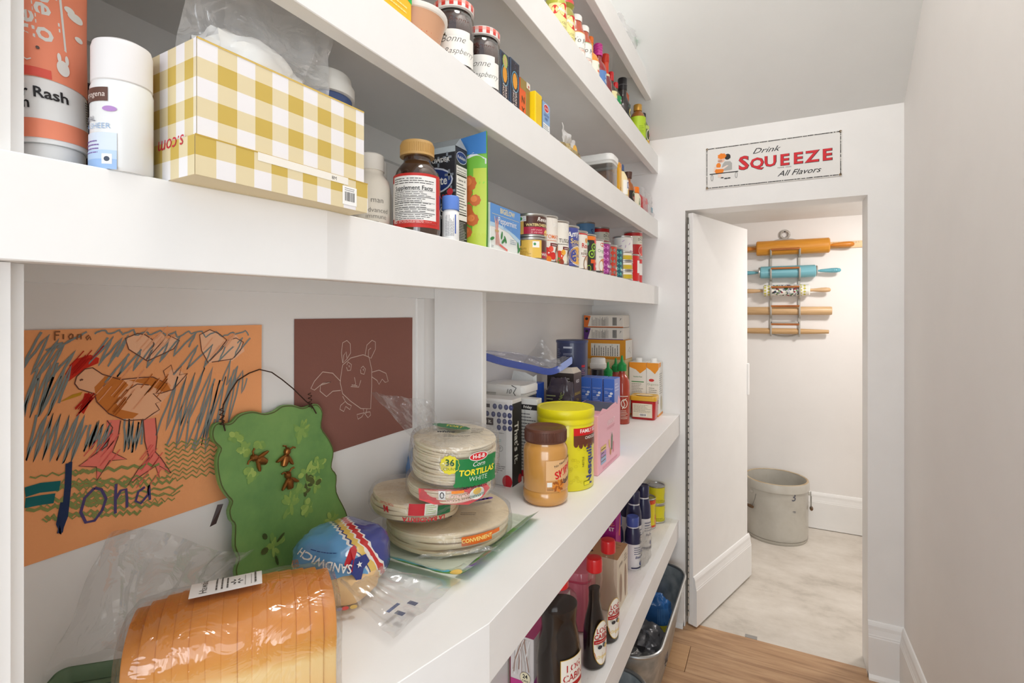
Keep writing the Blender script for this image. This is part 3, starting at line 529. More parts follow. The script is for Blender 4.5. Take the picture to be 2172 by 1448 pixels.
DRAW_S=[('ink',.0012,[(-.019,.086),(-.041,.103),(-.045,.117),(-.031,.123),(-.022,.121),(-.013,.114),(-.011,.107),(-.021,.087),(-.002,.109),(.006,.12),(.022,.111),(.014,.1),(-.002,.093),(-.019,.086)]),('ink',.0012,[(.063,.076),(.053,.095),(.05,.118),(.065,.125),(.08,.118),(.091,.109),(.084,.096),(.065,.079),(.09,.107),(.106,.111),(.118,.104),(.113,.091),(.1,.079),(.068,.077)]),('ink',.0012,[(-.098,.066),(-.096,.074),(-.088,.082),(-.08,.083),(-.07,.074),(-.05,.065),(-.027,.065),(-.012,.064),(.006,.053),(.001,.071),(.011,.078),(.014,.066),(.025,.075),(.022,.063),(.033,.064),(.014,.044),(-.002,.041),(-.012,.042),(-.002,.03),(-.009,.028),(-.004,.019),(-.012,.015),(-.022,.009),(-.045,.012),(-.063,.024),(-.076,.041),(-.078,.051),(-.086,.055),(-.094,.059),(-.098,.066)]),('ink',.0012,[(-.055,.036),(-.045,.049),(-.031,.057),(-.017,.054)]),('ink',.002,[(-.093,.069),(-.091,.07),(-.09,.069)]),('ink',.0012,[(-.065,.016),(-.059,.006),(-.065,-.016),(-.076,-.022),(-.094,-.033),(-.076,-.039),(-.076,-.056),(-.062,-.035),(-.043,-.038),(-.059,-.025),(-.053,-.008),(-.05,.013)]),('ink',.0012,[(-.024,.009),(-.022,-.02),(-.017,-.043),(-.029,-.053),(-.042,-.072),(-.027,-.064),(-.009,-.056),(-.004,-.073),(-.004,-.057),(.011,-.071),(-.002,-.047),(-.009,-.037),(-.007,-.018),(-.009,.009)]),('navy',.0085,[(-.104,-.027),(-.105,-.054),(-.107,-.077),(-.112,-.106)]),('navy',.0035,[(-.102,-.026),(-.103,-.054),(-.106,-.089),(-.112,-.107),(-.114,-.095),(-.11,-.071)]),('purp',.0032,[(-.078,-.064),(-.088,-.073),(-.092,-.089),(-.087,-.103),(-.078,-.104),(-.07,-.094),(-.066,-.081),(-.071,-.068),(-.078,-.064)]),('purp',.0032,[(-.055,-.066),(-.056,-.084),(-.056,-.103)]),('purp',.0032,[(-.056,-.086),(-.05,-.076),(-.044,-.076),(-.043,-.088),(-.043,-.1)]),('purp',.0032,[(-.022,-.08),(-.03,-.084),(-.033,-.095),(-.027,-.1),(-.018,-.091),(-.017,-.079),(-.016,-.099)]),('brown',.0016,[(-.117,.129),(-.117,.118)]),('brown',.0016,[(-.117,.129),(-.112,.128)]),('brown',.0016,[(-.117,.124),(-.113,.124)]),('brown',.0016,[(-.109,.125),(-.109,.119)]),('brown',.0016,[(-.102,.125),(-.104,.122),(-.103,.119),(-.1,.12),(-.1,.124),(-.102,.125)]),('brown',.0016,[(-.096,.118),(-.095,.124),(-.092,.124),(-.092,.118)]),('brown',.0016,[(-.084,.123),(-.087,.12),(-.086,.117),(-.083,.121),(-.082,.117)]),('blue',.0026,[(-.129,.131),(-.133,.12),(-.137,.11),(-.142,.099),(-.146,.089),(-.14,.098),(-.134,.106),(-.129,.116),(-.122,.125),(-.126,.113),(-.13,.102),(-.134,.091),(-.138,.081),(-.131,.09),(-.126,.1),(-.119,.11),(-.113,.12),(-.117,.109),(-.122,.098),(-.127,.088),(-.132,.077),(-.126,.086),(-.119,.096),(-.114,.105),(-.107,.115),(-.112,.103),(-.117,.091),(-.121,.08),(-.125,.068),(-.119,.077),(-.112,.087),(-.104,.096),(-.097,.105),(-.102,.095),(-.107,.086),(-.111,.076)]),('blue',.0026,[(-.132,.087),(-.136,.073),(-.14,.061),(-.143,.048),(-.147,.035),(-.142,.048),(-.137,.063),(-.132,.077),(-.127,.09),(-.131,.076),(-.133,.061),(-.136,.047),(-.139,.033),(-.134,.047),(-.13,.062),(-.125,.076),(-.12,.091),(-.123,.076),(-.126,.061),(-.129,.047),(-.132,.032),(-.128,.046),(-.123,.062),(-.118,.076),(-.114,.092),(-.118,.077),(-.122,.062),(-.126,.048),(-.13,.033),(-.124,.047),(-.118,.062),(-.111,.077),(-.105,.092),(-.11,.076),(-.114,.061),(-.119,.047),(-.123,.032),(-.118,.045),(-.112,.059),(-.107,.074),(-.101,.088),(-.104,.073),(-.109,.059),(-.113,.045)]),('blue',.0026,[(-.133,.035),(-.135,.022),(-.137,.011),(-.14,-.002),(-.142,-.014),(-.138,-.001),(-.133,.01),(-.129,.023),(-.123,.035),(-.127,.022),(-.13,.009),(-.133,-.004),(-.136,-.017),(-.131,-.004),(-.127,.009),(-.122,.021),(-.118,.034),(-.121,.021),(-.123,.008),(-.125,-.005),(-.128,-.017),(-.124,-.005),(-.12,.007),(-.116,.019),(-.111,.032),(-.114,.019),(-.116,.005),(-.119,-.008),(-.121,-.021),(-.117,-.009),(-.112,.003),(-.107,.016),(-.103,.029),(-.105,.016),(-.109,.004),(-.112,-.009),(-.115,-.021),(-.109,-.008),(-.104,.005),(-.099,.018),(-.093,.031),(-.097,.017),(-.101,.002),(-.105,-.011),(-.109,-.026),(-.104,-.013),(-.098,.0),(-.093,.014),(-.088,.027),(-.091,.013),(-.095,-.001),(-.099,-.014),(-.102,-.028),(-.097,-.014),(-.092,.0),(-.086,.014)]),('blue',.0026,[(-.082,.014),(-.084,.006),(-.085,-.002),(-.087,-.01),(-.089,-.017),(-.085,-.009),(-.082,-.001),(-.078,.007),(-.075,.016),(-.077,.007),(-.08,-.001),(-.082,-.008),(-.084,-.016),(-.082,-.008),(-.079,.0),(-.077,.008),(-.073,.017),(-.075,.008),(-.077,.0),(-.079,-.008),(-.081,-.016),(-.078,-.009),(-.075,-.003),(-.072,.005),(-.069,.012),(-.071,.003),(-.073,-.005),(-.074,-.012),(-.076,-.021),(-.072,-.013),(-.069,-.005),(-.065,.004),(-.061,.012),(-.064,.003),(-.066,-.005),(-.068,-.013),(-.07,-.021),(-.066,-.014),(-.063,-.005),(-.059,.003)]),('blue',.0026,[(-.045,.014),(-.046,.004),(-.045,-.007),(-.045,-.016),(-.046,-.028),(-.044,-.017),(-.042,-.007),(-.041,.003),(-.04,.013),(-.04,.004),(-.041,-.006),(-.041,-.016),(-.041,-.026),(-.04,-.017),(-.038,-.006),(-.037,.002),(-.035,.012),(-.036,.002),(-.037,-.009),(-.036,-.02),(-.037,-.031),(-.036,-.022),(-.033,-.012),(-.031,-.003),(-.029,.007),(-.03,-.002),(-.031,-.011),(-.032,-.02),(-.033,-.029),(-.031,-.02),(-.028,-.009),(-.026,.001),(-.025,.01),(-.024,-.001),(-.025,-.011),(-.026,-.023)]),('blue',.0026,[(-.064,.119),(-.069,.111),(-.074,.103),(-.079,.096),(-.084,.088),(-.078,.096),(-.071,.103),(-.064,.111),(-.058,.12),(-.062,.111),(-.066,.103),(-.07,.094),(-.074,.085),(-.068,.094),(-.061,.101),(-.055,.11),(-.048,.118),(-.052,.109),(-.056,.1),(-.06,.092),(-.064,.083),(-.058,.093),(-.052,.101),(-.047,.112),(-.041,.121),(-.045,.112),(-.049,.103),(-.054,.094)]),('blue',.0026,[(-.067,.063),(-.061,.071),(-.054,.08),(-.047,.088),(-.04,.097),(-.044,.09),(-.047,.083),(-.05,.076),(-.054,.069),(-.047,.077),(-.04,.085),(-.033,.093),(-.026,.102),(-.028,.095),(-.031,.089),(-.034,.082),(-.036,.075),(-.03,.083),(-.023,.091),(-.017,.1),(-.01,.109),(-.013,.101),(-.016,.093),(-.018,.085),(-.02,.077),(-.013,.086),(-.006,.095),(.002,.104),(.009,.114),(.006,.106),(.003,.098),(-.001,.09),(-.004,.083),(.002,.09),(.009,.099),(.016,.108),(.023,.116),(.02,.109),(.018,.103),(.016,.097),(.014,.09),(.022,.098),(.029,.106),(.038,.114),(.046,.122),(.042,.114),(.038,.108),(.035,.101)]),('blue',.0026,[(-.008,-.015),(-.002,.004),(.006,.022),(.013,.041),(.02,.061),(.016,.043),(.012,.025),(.008,.007),(.004,-.011),(.012,.006),(.019,.025),(.025,.042),(.032,.06),(.027,.042),(.023,.025),(.019,.007),(.014,-.01),(.022,.008),(.029,.026),(.036,.045),(.044,.064),(.039,.045),(.033,.028),(.029,.009),(.023,-.008),(.032,.011),(.04,.03),(.048,.049),(.058,.07),(.051,.05),(.044,.031),(.038,.012),(.033,-.006),(.042,.012),(.051,.03),(.061,.05),(.07,.07),(.065,.049),(.059,.029),(.053,.011),(.048,-.009),(.056,.011),(.064,.03),(.073,.052)]),('blue',.0026,[(.039,-.045),(.047,-.023),(.055,-.001),(.063,.022),(.071,.045),(.067,.023),(.062,.001),(.057,-.02),(.053,-.042),(.059,-.019),(.067,.003),(.074,.026),(.081,.049),(.075,.029),(.07,.008),(.063,-.011),(.058,-.032),(.066,-.011),(.074,.01),(.082,.031),(.09,.053),(.085,.032),(.081,.011),(.076,-.01),(.072,-.029),(.079,-.008),(.088,.015),(.095,.038),(.103,.062),(.097,.039),(.092,.019),(.086,-.003),(.081,-.024),(.088,-.002),(.095,.02),(.101,.043),(.109,.067),(.105,.046),(.101,.023),(.096,.001),(.093,-.02),(.1,.002),(.107,.024),(.112,.047)]),('blue',.0026,[(.005,-.032),(.011,-.02),(.016,-.006),(.022,.007),(.026,.02),(.024,.005),(.022,-.01),(.019,-.025),(.017,-.039),(.023,-.025),(.028,-.01),(.033,.005),(.038,.02),(.036,.004),(.034,-.012),(.032,-.028),(.03,-.044),(.036,-.03),(.042,-.016),(.048,-.001),(.056,.013),(.052,-.003),(.048,-.019),(.045,-.035),(.041,-.052),(.048,-.037),(.055,-.023),(.061,-.008),(.067,.007),(.065,-.008),(.062,-.024),(.059,-.039),(.058,-.054),(.063,-.039),(.068,-.025),(.073,-.008)]),('blue',.0026,[(.014,.064),(.022,.073),(.031,.083),(.039,.093),(.048,.103),(.044,.094),(.04,.087),(.036,.078),(.032,.07),(.041,.078),(.05,.086),(.06,.094),(.07,.103),(.066,.094),(.063,.086),(.059,.078),(.056,.07),(.064,.079),(.074,.088),(.083,.097),(.093,.106),(.089,.099),(.086,.091),(.082,.084),(.078,.077),(.088,.086),(.097,.094),(.107,.102),(.117,.111),(.114,.104),(.111,.097),(.106,.089),(.103,.081),(.112,.091),(.12,.1),(.129,.11)]),('blue',.0022,[(-.078,.124),(-.076,.126),(-.073,.127),(-.071,.129),(-.068,.13),(-.067,.128),(-.066,.127),(-.065,.125),(-.064,.124),(-.061,.124),(-.057,.125),(-.054,.127),(-.051,.129),(-.051,.126),(-.049,.125),(-.049,.124),(-.048,.122),(-.045,.124),(-.041,.125),(-.038,.127),(-.035,.128),(-.035,.126),(-.034,.124),(-.034,.122),(-.034,.121),(-.03,.121),(-.027,.123),(-.023,.124),(-.02,.125),(-.019,.124),(-.018,.123),(-.018,.121),(-.017,.121),(-.014,.121),(-.01,.123),(-.007,.124),(-.003,.126),(-.001,.124),(.001,.122),(.003,.121),(.004,.118),(.007,.12),(.011,.121),(.014,.122),(.017,.124),(.017,.121),(.018,.119),(.018,.117),(.019,.116),(.023,.117),(.027,.119),(.031,.122),(.035,.124),(.036,.123),(.036,.122),(.037,.121),(.038,.12),(.041,.121),(.045,.122),(.05,.123),(.054,.123),(.054,.121),(.056,.119),(.057,.117),(.059,.114),(.063,.117),(.066,.119),(.07,.12),(.075,.122),(.077,.12),(.079,.118),(.081,.116),(.084,.114),(.088,.116),(.093,.116),(.097,.119),(.102,.12),(.102,.119),(.103,.119),(.104,.117),(.105,.117),(.109,.118),(.114,.119),(.118,.12),(.121,.122),(.123,.12),(.125,.117),(.126,.114)]),('blue',.0022,[(-.117,.111),(-.119,.11),(-.121,.109),(-.122,.108),(-.125,.107),(-.121,.109),(-.117,.111),(-.113,.114),(-.109,.115),(-.111,.114),(-.112,.112),(-.114,.11),(-.115,.109),(-.111,.111),(-.107,.114),(-.103,.116),(-.099,.12),(-.1,.118),(-.103,.117),(-.105,.116),(-.106,.115),(-.102,.117),(-.098,.12),(-.094,.121),(-.09,.124),(-.092,.122),(-.095,.121),(-.097,.12),(-.099,.119),(-.095,.121),(-.091,.124),(-.086,.127)]),('blue',.0022,[(.084,.047),(.087,.055),(.091,.063),(.095,.071),(.098,.08),(.096,.07),(.095,.059),(.093,.05),(.091,.04),(.095,.046),(.1,.053),(.104,.061),(.109,.068),(.107,.059),(.104,.05),(.103,.042),(.101,.033),(.105,.04),(.108,.047),(.113,.053),(.117,.06),(.117,.051),(.117,.042),(.116,.033),(.115,.024),(.119,.031),(.122,.039),(.124,.047)]),('green',.002,[(-.083,-.077),(-.076,-.082),(-.07,-.081),(-.063,-.086),(-.057,-.083),(-.05,-.088),(-.043,-.086),(-.036,-.091),(-.029,-.089),(-.022,-.095),(-.015,-.091),(-.007,-.097),(.001,-.095),(.009,-.101),(.017,-.097)]),('green',.002,[(-.122,-.045),(-.118,-.048),(-.115,-.046),(-.112,-.051),(-.108,-.045),(-.105,-.05),(-.101,-.049),(-.097,-.053),(-.094,-.048),(-.09,-.053),(-.086,-.051),(-.083,-.055),(-.079,-.052),(-.075,-.056),(-.071,-.054)]),('green',.003,[(-.091,-.07),(-.084,-.075),(-.076,-.072),(-.069,-.078),(-.061,-.074),(-.053,-.08),(-.045,-.079),(-.037,-.084),(-.028,-.082),(-.019,-.088),(-.011,-.085),(-.002,-.09),(.008,-.089),(.017,-.096),(.027,-.092)]),('green',.003,[(-.047,-.065),(-.043,-.068),(-.04,-.066),(-.036,-.07),(-.032,-.066),(-.029,-.071),(-.025,-.068),(-.021,-.073),(-.017,-.069),(-.013,-.075),(-.009,-.069),(-.005,-.075),(-.001,-.073),(.003,-.076),(.007,-.074)]),('green',.002,[(-.09,-.076),(-.083,-.081),(-.076,-.079),(-.069,-.084),(-.061,-.081),(-.054,-.087),(-.046,-.084),(-.038,-.091),(-.03,-.089),(-.022,-.095),(-.013,-.091),(-.004,-.098),(.004,-.097),(.013,-.103),(.023,-.099)]),('green',.002,[(-.13,-.067),(-.127,-.073),(-.124,-.069),(-.12,-.074),(-.117,-.07),(-.114,-.077),(-.111,-.071),(-.107,-.076),(-.104,-.074),(-.1,-.078),(-.097,-.076),(-.093,-.08),(-.09,-.076),(-.086,-.083),(-.083,-.079)]),('green',.002,[(-.128,-.084),(-.124,-.089),(-.12,-.085),(-.116,-.09),(-.112,-.088),(-.108,-.092),(-.104,-.088),(-.1,-.094),(-.095,-.091),(-.091,-.095),(-.087,-.093),(-.082,-.098),(-.078,-.095),(-.073,-.1),(-.069,-.097)]),('green',.003,[(-.099,-.064),(-.096,-.068),(-.093,-.065),(-.09,-.071),(-.087,-.065),(-.084,-.072),(-.081,-.066),(-.077,-.071),(-.074,-.069),(-.071,-.072),(-.068,-.071),(-.065,-.075),(-.061,-.072),(-.058,-.075),(-.055,-.073)]),('green',.0042,[(-.111,-.069),(-.107,-.074),(-.103,-.073),(-.099,-.077),(-.094,-.073),(-.09,-.078),(-.086,-.075),(-.081,-.08),(-.077,-.076),(-.072,-.083),(-.067,-.08),(-.063,-.085),(-.058,-.082),(-.053,-.087),(-.048,-.083)]),('green',.0042,[(-.119,-.051),(-.114,-.056),(-.109,-.053),(-.104,-.058),(-.099,-.054),(-.093,-.06),(-.088,-.058),(-.082,-.06),(-.077,-.058),(-.071,-.064),(-.065,-.06),(-.059,-.066),(-.053,-.063),(-.047,-.069),(-.041,-.065)]),('green',.0042,[(-.125,-.082),(-.121,-.087),(-.118,-.083),(-.115,-.089),(-.111,-.084),(-.108,-.089),(-.104,-.086),(-.1,-.09),(-.097,-.088),(-.093,-.093),(-.09,-.09),(-.086,-.094),(-.082,-.09),(-.078,-.095),(-.074,-.093)]),('green',.0042,[(-.049,-.069),(-.044,-.073),(-.04,-.069),(-.036,-.076),(-.032,-.071),(-.027,-.078),(-.023,-.072),(-.018,-.08),(-.014,-.076),(-.009,-.081),(-.005,-.077),(.0,-.082),(.005,-.079),(.009,-.084),(.014,-.079)]),('green',.003,[(-.111,-.05),(-.105,-.054),(-.099,-.05),(-.093,-.055),(-.087,-.054),(-.08,-.058),(-.074,-.056),(-.067,-.059),(-.06,-.058),(-.053,-.063),(-.046,-.059),(-.039,-.065),(-.032,-.062),(-.025,-.068),(-.017,-.065)]),('green',.002,[(-.109,-.051),(-.106,-.054),(-.103,-.053),(-.1,-.056),(-.096,-.052),(-.093,-.058),(-.09,-.054),(-.086,-.06),(-.083,-.056),(-.079,-.06),(-.076,-.058),(-.072,-.061),(-.069,-.059),(-.065,-.062),(-.062,-.059)]),('green',.002,[(-.096,-.058),(-.093,-.063),(-.089,-.059),(-.086,-.064),(-.082,-.06),(-.079,-.066),(-.075,-.062),(-.071,-.065),(-.068,-.064),(-.064,-.069),(-.06,-.064),(-.057,-.07),(-.053,-.065),(-.049,-.07),(-.045,-.066)]),('green',.002,[(-.043,-.092),(-.039,-.098),(-.035,-.095),(-.031,-.1),(-.027,-.097),(-.023,-.101),(-.019,-.098),(-.014,-.104),(-.01,-.099),(-.006,-.106),(-.002,-.101),(.003,-.108),(.007,-.104),(.012,-.109),(.016,-.107)]),('green',.002,[(-.104,-.076),(-.1,-.081),(-.096,-.079),(-.092,-.083),(-.088,-.08),(-.084,-.085),(-.08,-.082),(-.076,-.088),(-.071,-.083),(-.067,-.089),(-.063,-.085),(-.058,-.091),(-.054,-.087),(-.049,-.093),(-.044,-.09)]),('green',.0042,[(-.126,-.062),(-.122,-.067),(-.118,-.063),(-.113,-.069),(-.109,-.066),(-.104,-.07),(-.099,-.068),(-.095,-.072),(-.09,-.069),(-.085,-.075),(-.08,-.07),(-.075,-.077),(-.07,-.074),(-.065,-.078),(-.06,-.077)]),('green',.002,[(-.139,-.033),(-.134,-.036),(-.129,-.034),(-.124,-.037),(-.119,-.034),(-.113,-.039),(-.108,-.037),(-.103,-.04),(-.097,-.037),(-.092,-.043),(-.086,-.04),(-.08,-.045),(-.075,-.042),(-.069,-.046),(-.063,-.044)]),('green',.0042,[(-.142,-.068),(-.135,-.072),(-.129,-.071),(-.123,-.076),(-.116,-.073),(-.11,-.078),(-.103,-.076),(-.096,-.083),(-.089,-.079),(-.081,-.085),(-.074,-.083),(-.066,-.088),(-.059,-.087),(-.051,-.092),(-.043,-.088)]),('green',.0042,[(-.081,-.095),(-.078,-.1),(-.074,-.097),(-.07,-.102),(-.067,-.1),(-.063,-.103),(-.059,-.101),(-.055,-.107),(-.051,-.103),(-.047,-.108),(-.043,-.104),(-.039,-.11),(-.035,-.108),(-.031,-.113),(-.027,-.109)]),('green',.0042,[(-.069,-.091),(-.065,-.097),(-.06,-.094),(-.056,-.098),(-.051,-.096),(-.046,-.102),(-.041,-.097),(-.036,-.102),(-.031,-.1),(-.026,-.106),(-.021,-.103),(-.016,-.108),(-.011,-.105),(-.005,-.11),(.0,-.107)]),('green',.0042,[(-.103,-.036),(-.097,-.043),(-.09,-.039),(-.084,-.044),(-.077,-.041),(-.07,-.046),(-.064,-.043),(-.057,-.049),(-.049,-.046),(-.042,-.05),(-.035,-.048),(-.027,-.054),(-.019,-.049),(-.012,-.056),(-.004,-.054)]),('green',.0022,[(.003,-.029),(.008,-.034),(.014,-.029),(.019,-.034),(.025,-.03),(.034,-.036),(.038,-.03),(.046,-.036),(.051,-.031),(.06,-.037),(.066,-.032),(.071,-.037),(.078,-.032)]),('green',.0022,[(.003,-.035),(.01,-.041),(.015,-.036),(.021,-.041),(.028,-.036),(.032,-.041),(.038,-.036),(.046,-.042),(.052,-.037),(.059,-.043),(.065,-.038),(.073,-.044),(.079,-.039)]),('green',.0022,[(.003,-.041),(.009,-.046),(.015,-.042),(.021,-.047),(.026,-.042),(.034,-.048),(.038,-.043),(.045,-.048),(.052,-.044),(.058,-.049),(.064,-.044),(.072,-.05),(.077,-.045)]),('green',.0022,[(.004,-.047),(.008,-.052),(.016,-.048),(.021,-.053),(.027,-.049),(.034,-.054),(.041,-.05),(.047,-.055),(.052,-.05),(.057,-.056),(.066,-.051),(.072,-.057),(.079,-.052)]),('green',.0022,[(.005,-.054),(.008,-.058),(.014,-.054),(.019,-.059),(.027,-.055),(.034,-.061),(.041,-.056),(.045,-.061),(.051,-.056),(.057,-.062),(.066,-.058),(.07,-.063),(.08,-.059)]),('green',.0022,[(.003,-.059),(.008,-.064),(.014,-.06),(.022,-.066),(.026,-.061),(.034,-.067),(.04,-.062),(.047,-.068),(.053,-.063),(.057,-.069),(.064,-.064),(.072,-.07),(.078,-.065)]),('green',.0022,[(.003,-.065),(.008,-.071),(.016,-.067),(.022,-.072),(.027,-.068),(.032,-.073),(.04,-.069),(.047,-.075),(.053,-.07),(.057,-.075),(.065,-.071),(.07,-.076),(.077,-.071)]),('green',.0022,[(.005,-.072),(.01,-.077),(.014,-.072),(.022,-.078),(.026,-.073),(.032,-.079),(.041,-.075),(.046,-.081),(.05,-.075),(.057,-.082),(.064,-.077),(.073,-.083),(.079,-.079)]),('green',.0022,[(.004,-.078),(.009,-.083),(.017,-.079),(.019,-.084),(.027,-.08),(.031,-.085),(.039,-.081),(.046,-.087),(.053,-.083),(.06,-.089),(.065,-.084),(.072,-.09),(.078,-.085)]),('teal',.011,[(-.143,-.049),(-.13,-.048),(-.112,-.051)]),('teal',.011,[(-.143,-.061),(-.13,-.062),(-.117,-.064)])]
DRAW_B=[[(-.059,.016),(-.054,.039),(-.033,.051),(.001,.055),(.018,.049),(.026,.023),(.026,-.01),(.023,-.058),(-.005,-.053),(-.033,-.034),(-.054,-.016),(-.06,.005),(-.059,.016)],[(-.054,.043),(-.057,.063),(-.054,.082),(-.043,.086),(-.034,.079),(-.033,.061),(-.043,.05),(-.053,.043),(-.051,.058),(-.045,.064),(-.043,.052)],[(.007,.054),(.012,.074),(.027,.083),(.037,.079),(.037,.064),(.024,.046),(.016,.049),(.017,.064),(.024,.067)],[(-.043,.038),(-.04,.044),(-.031,.038),(-.033,.027),(-.041,.027),(-.044,.034)],[(-.039,.036),(-.036,.036),(-.037,.033)],[(-.005,.028),(.001,.032),(.008,.025),(.004,.015),(-.005,.018),(-.006,.026)],[(.0,.025),(.003,.026),(.002,.022)],[(-.023,.012),(-.019,-.002),(-.033,-.005),(-.011,-.009),(-.005,.004)],[(-.03,-.002),(-.015,-.006)],[(-.06,.009),(-.079,.026),(-.103,.031),(-.122,.016),(-.13,.004),(-.122,.0),(-.103,.01),(-.084,.01),(-.108,.007),(-.109,-.004),(-.094,-.016),(-.079,-.008),(-.059,-.009)],[(.027,.017),(.048,.019),(.07,.01),(.077,-.008),(.067,-.009),(.058,-.001),(.048,-.011),(.042,-.002),(.027,.007)],[(-.054,-.021),(-.047,-.032),(-.059,-.038),(-.061,-.045),(-.051,-.051),(-.046,-.042),(-.035,-.05),(-.031,-.043),(-.042,-.037),(-.047,-.032)],[(.001,-.054),(.004,-.063),(-.016,-.063),(-.013,-.073),(-.002,-.07),(.004,-.063),(.015,-.075),(.023,-.071),(.021,-.064),(.007,-.063)],[(.012,-.056),(.009,-.066)]]
# ================================================================ drawings on the back wall
CR = dict(ink=(110, 72, 60), peach=(240, 182, 142), rust=(204, 122, 58), redc=(206, 54, 38), gold=(196, 146, 44), pink=(238, 128, 112), peach2=(244, 190, 152), navy=(46, 58, 92), purp=(84, 72, 116), brown=(140, 92, 62), blue=(132, 140, 138), green=(136, 144, 86), teal=(36, 106, 108))
def paper(name, label, w, h, loc, col, curl, seed):
    """sheet pinned to the wall; its corner curls off a little"""
    t = thing(name, label, 'drawing', loc)
    def fn(u, v, e): return Vector((.0015 + e + curl * max(0, u / (w / 2) - .62) ** 2 * 3 + curl * .4 * max(0, v / (h / 2) - .6) ** 2, u, v))
    m = MB(); m.grid(lambda a, b: fn((a - .5) * w, (b - .5) * h, 0), 30, 20); m.grid(lambda a, b: fn((.5 - a) * w, (b - .5) * h, -.0006), 30, 20)
    m.build('sheet', mat(col, .85, spec=.15, bump=.08, scale=300), t)
    return t, fn
t, fn = paper('crayon_drawing', 'orange sheet with a crayon hen and scribbled blue sky', .292, .262, (XL, .402, 1.1795), (242, 168, 114), .010, 1)
OFF = (-.002, .0005)
L = Lab(lambda u, v, e: fn(u + OFF[0], v + OFF[1], e), e=.0004, de=0, rough=.85, spec=.1)
for i, (c, l) in enumerate(DRAW_F): L.poly(CR[c], l, e=.0004 + i * 2e-5)
for i, (c, wd, l) in enumerate(sorted(DRAW_S, key=lambda q: ('blue', 'green', 'teal').index(q[0]) if q[0] in ('blue', 'green', 'teal') else 9)):
    l = [(max(-.143, min(.143, a)), max(-.129, min(.128, b))) for a, b in l]
    L.stroke(CR[c], l, wd * (.92 if c == 'blue' else .85 if c == 'green' else .65 if wd > .008 and c == 'navy' else 1), e=.0007 + i * 6e-6)
rr = random.Random(6)
for c, l in DRAW_F:
    us = [p[0] for p in l]; vs = [p[1] for p in l]; cu = sum(us) / len(us); cv = sum(vs) / len(vs)
    k = dict(peach=(228, 160, 118), rust=(178, 96, 40), redc=(180, 36, 28), pink=(222, 100, 92), peach2=(234, 172, 132)).get(c)
    if not k: continue
    for i in range(9):
        u, v = cu + rr.gauss(0, .3) * (max(us) - min(us)) * .5, cv + rr.gauss(0, .3) * (max(vs) - min(vs)) * .5
        L.stroke(k, [(u - .007, v - .008), (u, v), (u + .007, v + .009)], .0011, e=.0013)
L.done(t, 'crayon_lines')
t, fn = paper('chalk_drawing', 'dark brown sheet with a small white outline of a bat', .322, .253, (XL, .776, 1.1925), (138, 94, 84), .006, 2)
L = Lab(lambda u, v, e: fn(u + .004, v - .0025, e), e=.0005, de=0, rough=.9, spec=.1)
for l in DRAW_B: L.stroke((206, 182, 170), l, .0014)
L.done(t, 'chalk_lines')

# ================================================================ green scalloped plaque leaning on the wall
PLQ = [(-.118, .269), (-.127, .267), (-.131, .256), (-.128, .244), (-.119, .232), (-.124, .220), (-.125, .203), (-.121, .178), (-.112, .160), (-.105, .149), (-.110, .137), (-.108, .123), (-.102, .112), (-.104, .082), (-.098, .062), (-.104, .046), (-.100, .026), (-.090, .012), (-.070, .006), (-.040, .010), (-.01, .002), (.02, .008), (.05, 0), (.085, .006), (.108, .016), (.121, .034), (.117, .058), (.097, .100), (.099, .130), (.088, .148), (.095, .175), (.085, .200), (.069, .225), (.074, .250), (.064, .266), (.049, .268), (.031, .266), (.010, .274), (-.010, .276), (-.025, .270), (-.044, .269), (-.065, .276), (-.086, .275), (-.099, .266), (-.108, .265)]
PLQ = [(.72 * a + .28 * b, c) for (a, c), b in zip(PLQ, [p[0] for p in PLQ])]
t = thing('wall_plaque', 'green scalloped plaque with brass bees and a wire hanger', 'plaque', (-.7125, .59, .900), rot=(0, R(-4), 0))
GRN = noisy('crackled_green', [(0.3, (98, 142, 80)), (0.5, (116, 158, 88)), (0.72, (132, 170, 96))], nscale=9, detail=8, rough=.42, bump=.05)
def smooth_loop(p, n=4):
    o = []
    for i in range(len(p)):
        a, b, c, d = p[i - 1], p[i], p[(i + 1) % len(p)], p[(i + 2) % len(p)]
        for k in range(n):
            s = k / n; o.append(tuple(.5 * (2 * b[j] + (c[j] - a[j]) * s + (2 * a[j] - 5 * b[j] + 4 * c[j] - d[j]) * s * s + (3 * b[j] - a[j] - 3 * c[j] + d[j]) * s ** 3) for j in (0, 1)))
    return o
pl = smooth_loop(PLQ[::-1], 3)
bm = bmesh.new(); vs = [bm.verts.new((0, a, b)) for a, b in pl]; f = bm.faces.new(vs)
r = bmesh.ops.extrude_face_region(bm, geom=[f]); bmesh.ops.translate(bm, vec=(.006, 0, 0), verts=[v for v in r['geom'] if isinstance(v, bmesh.types.BMVert)])
bmesh.ops.recalc_face_normals(bm, faces=bm.faces[:]); bmesh.ops.triangulate(bm, faces=[f for f in bm.faces if len(f.verts) > 4])
m = MB(); m.bm(bm); bm.free(); m.build('board', GRN, t)
L = Lab(faceX(.0062, 0), e=.0002, de=0, rough=.45)
L.stroke((86, 92, 48), [(a * .985, b * .985 + .002) for a, b in pl + pl[:1]], .0018, e=.0003)
rr = random.Random(3); ne = 0
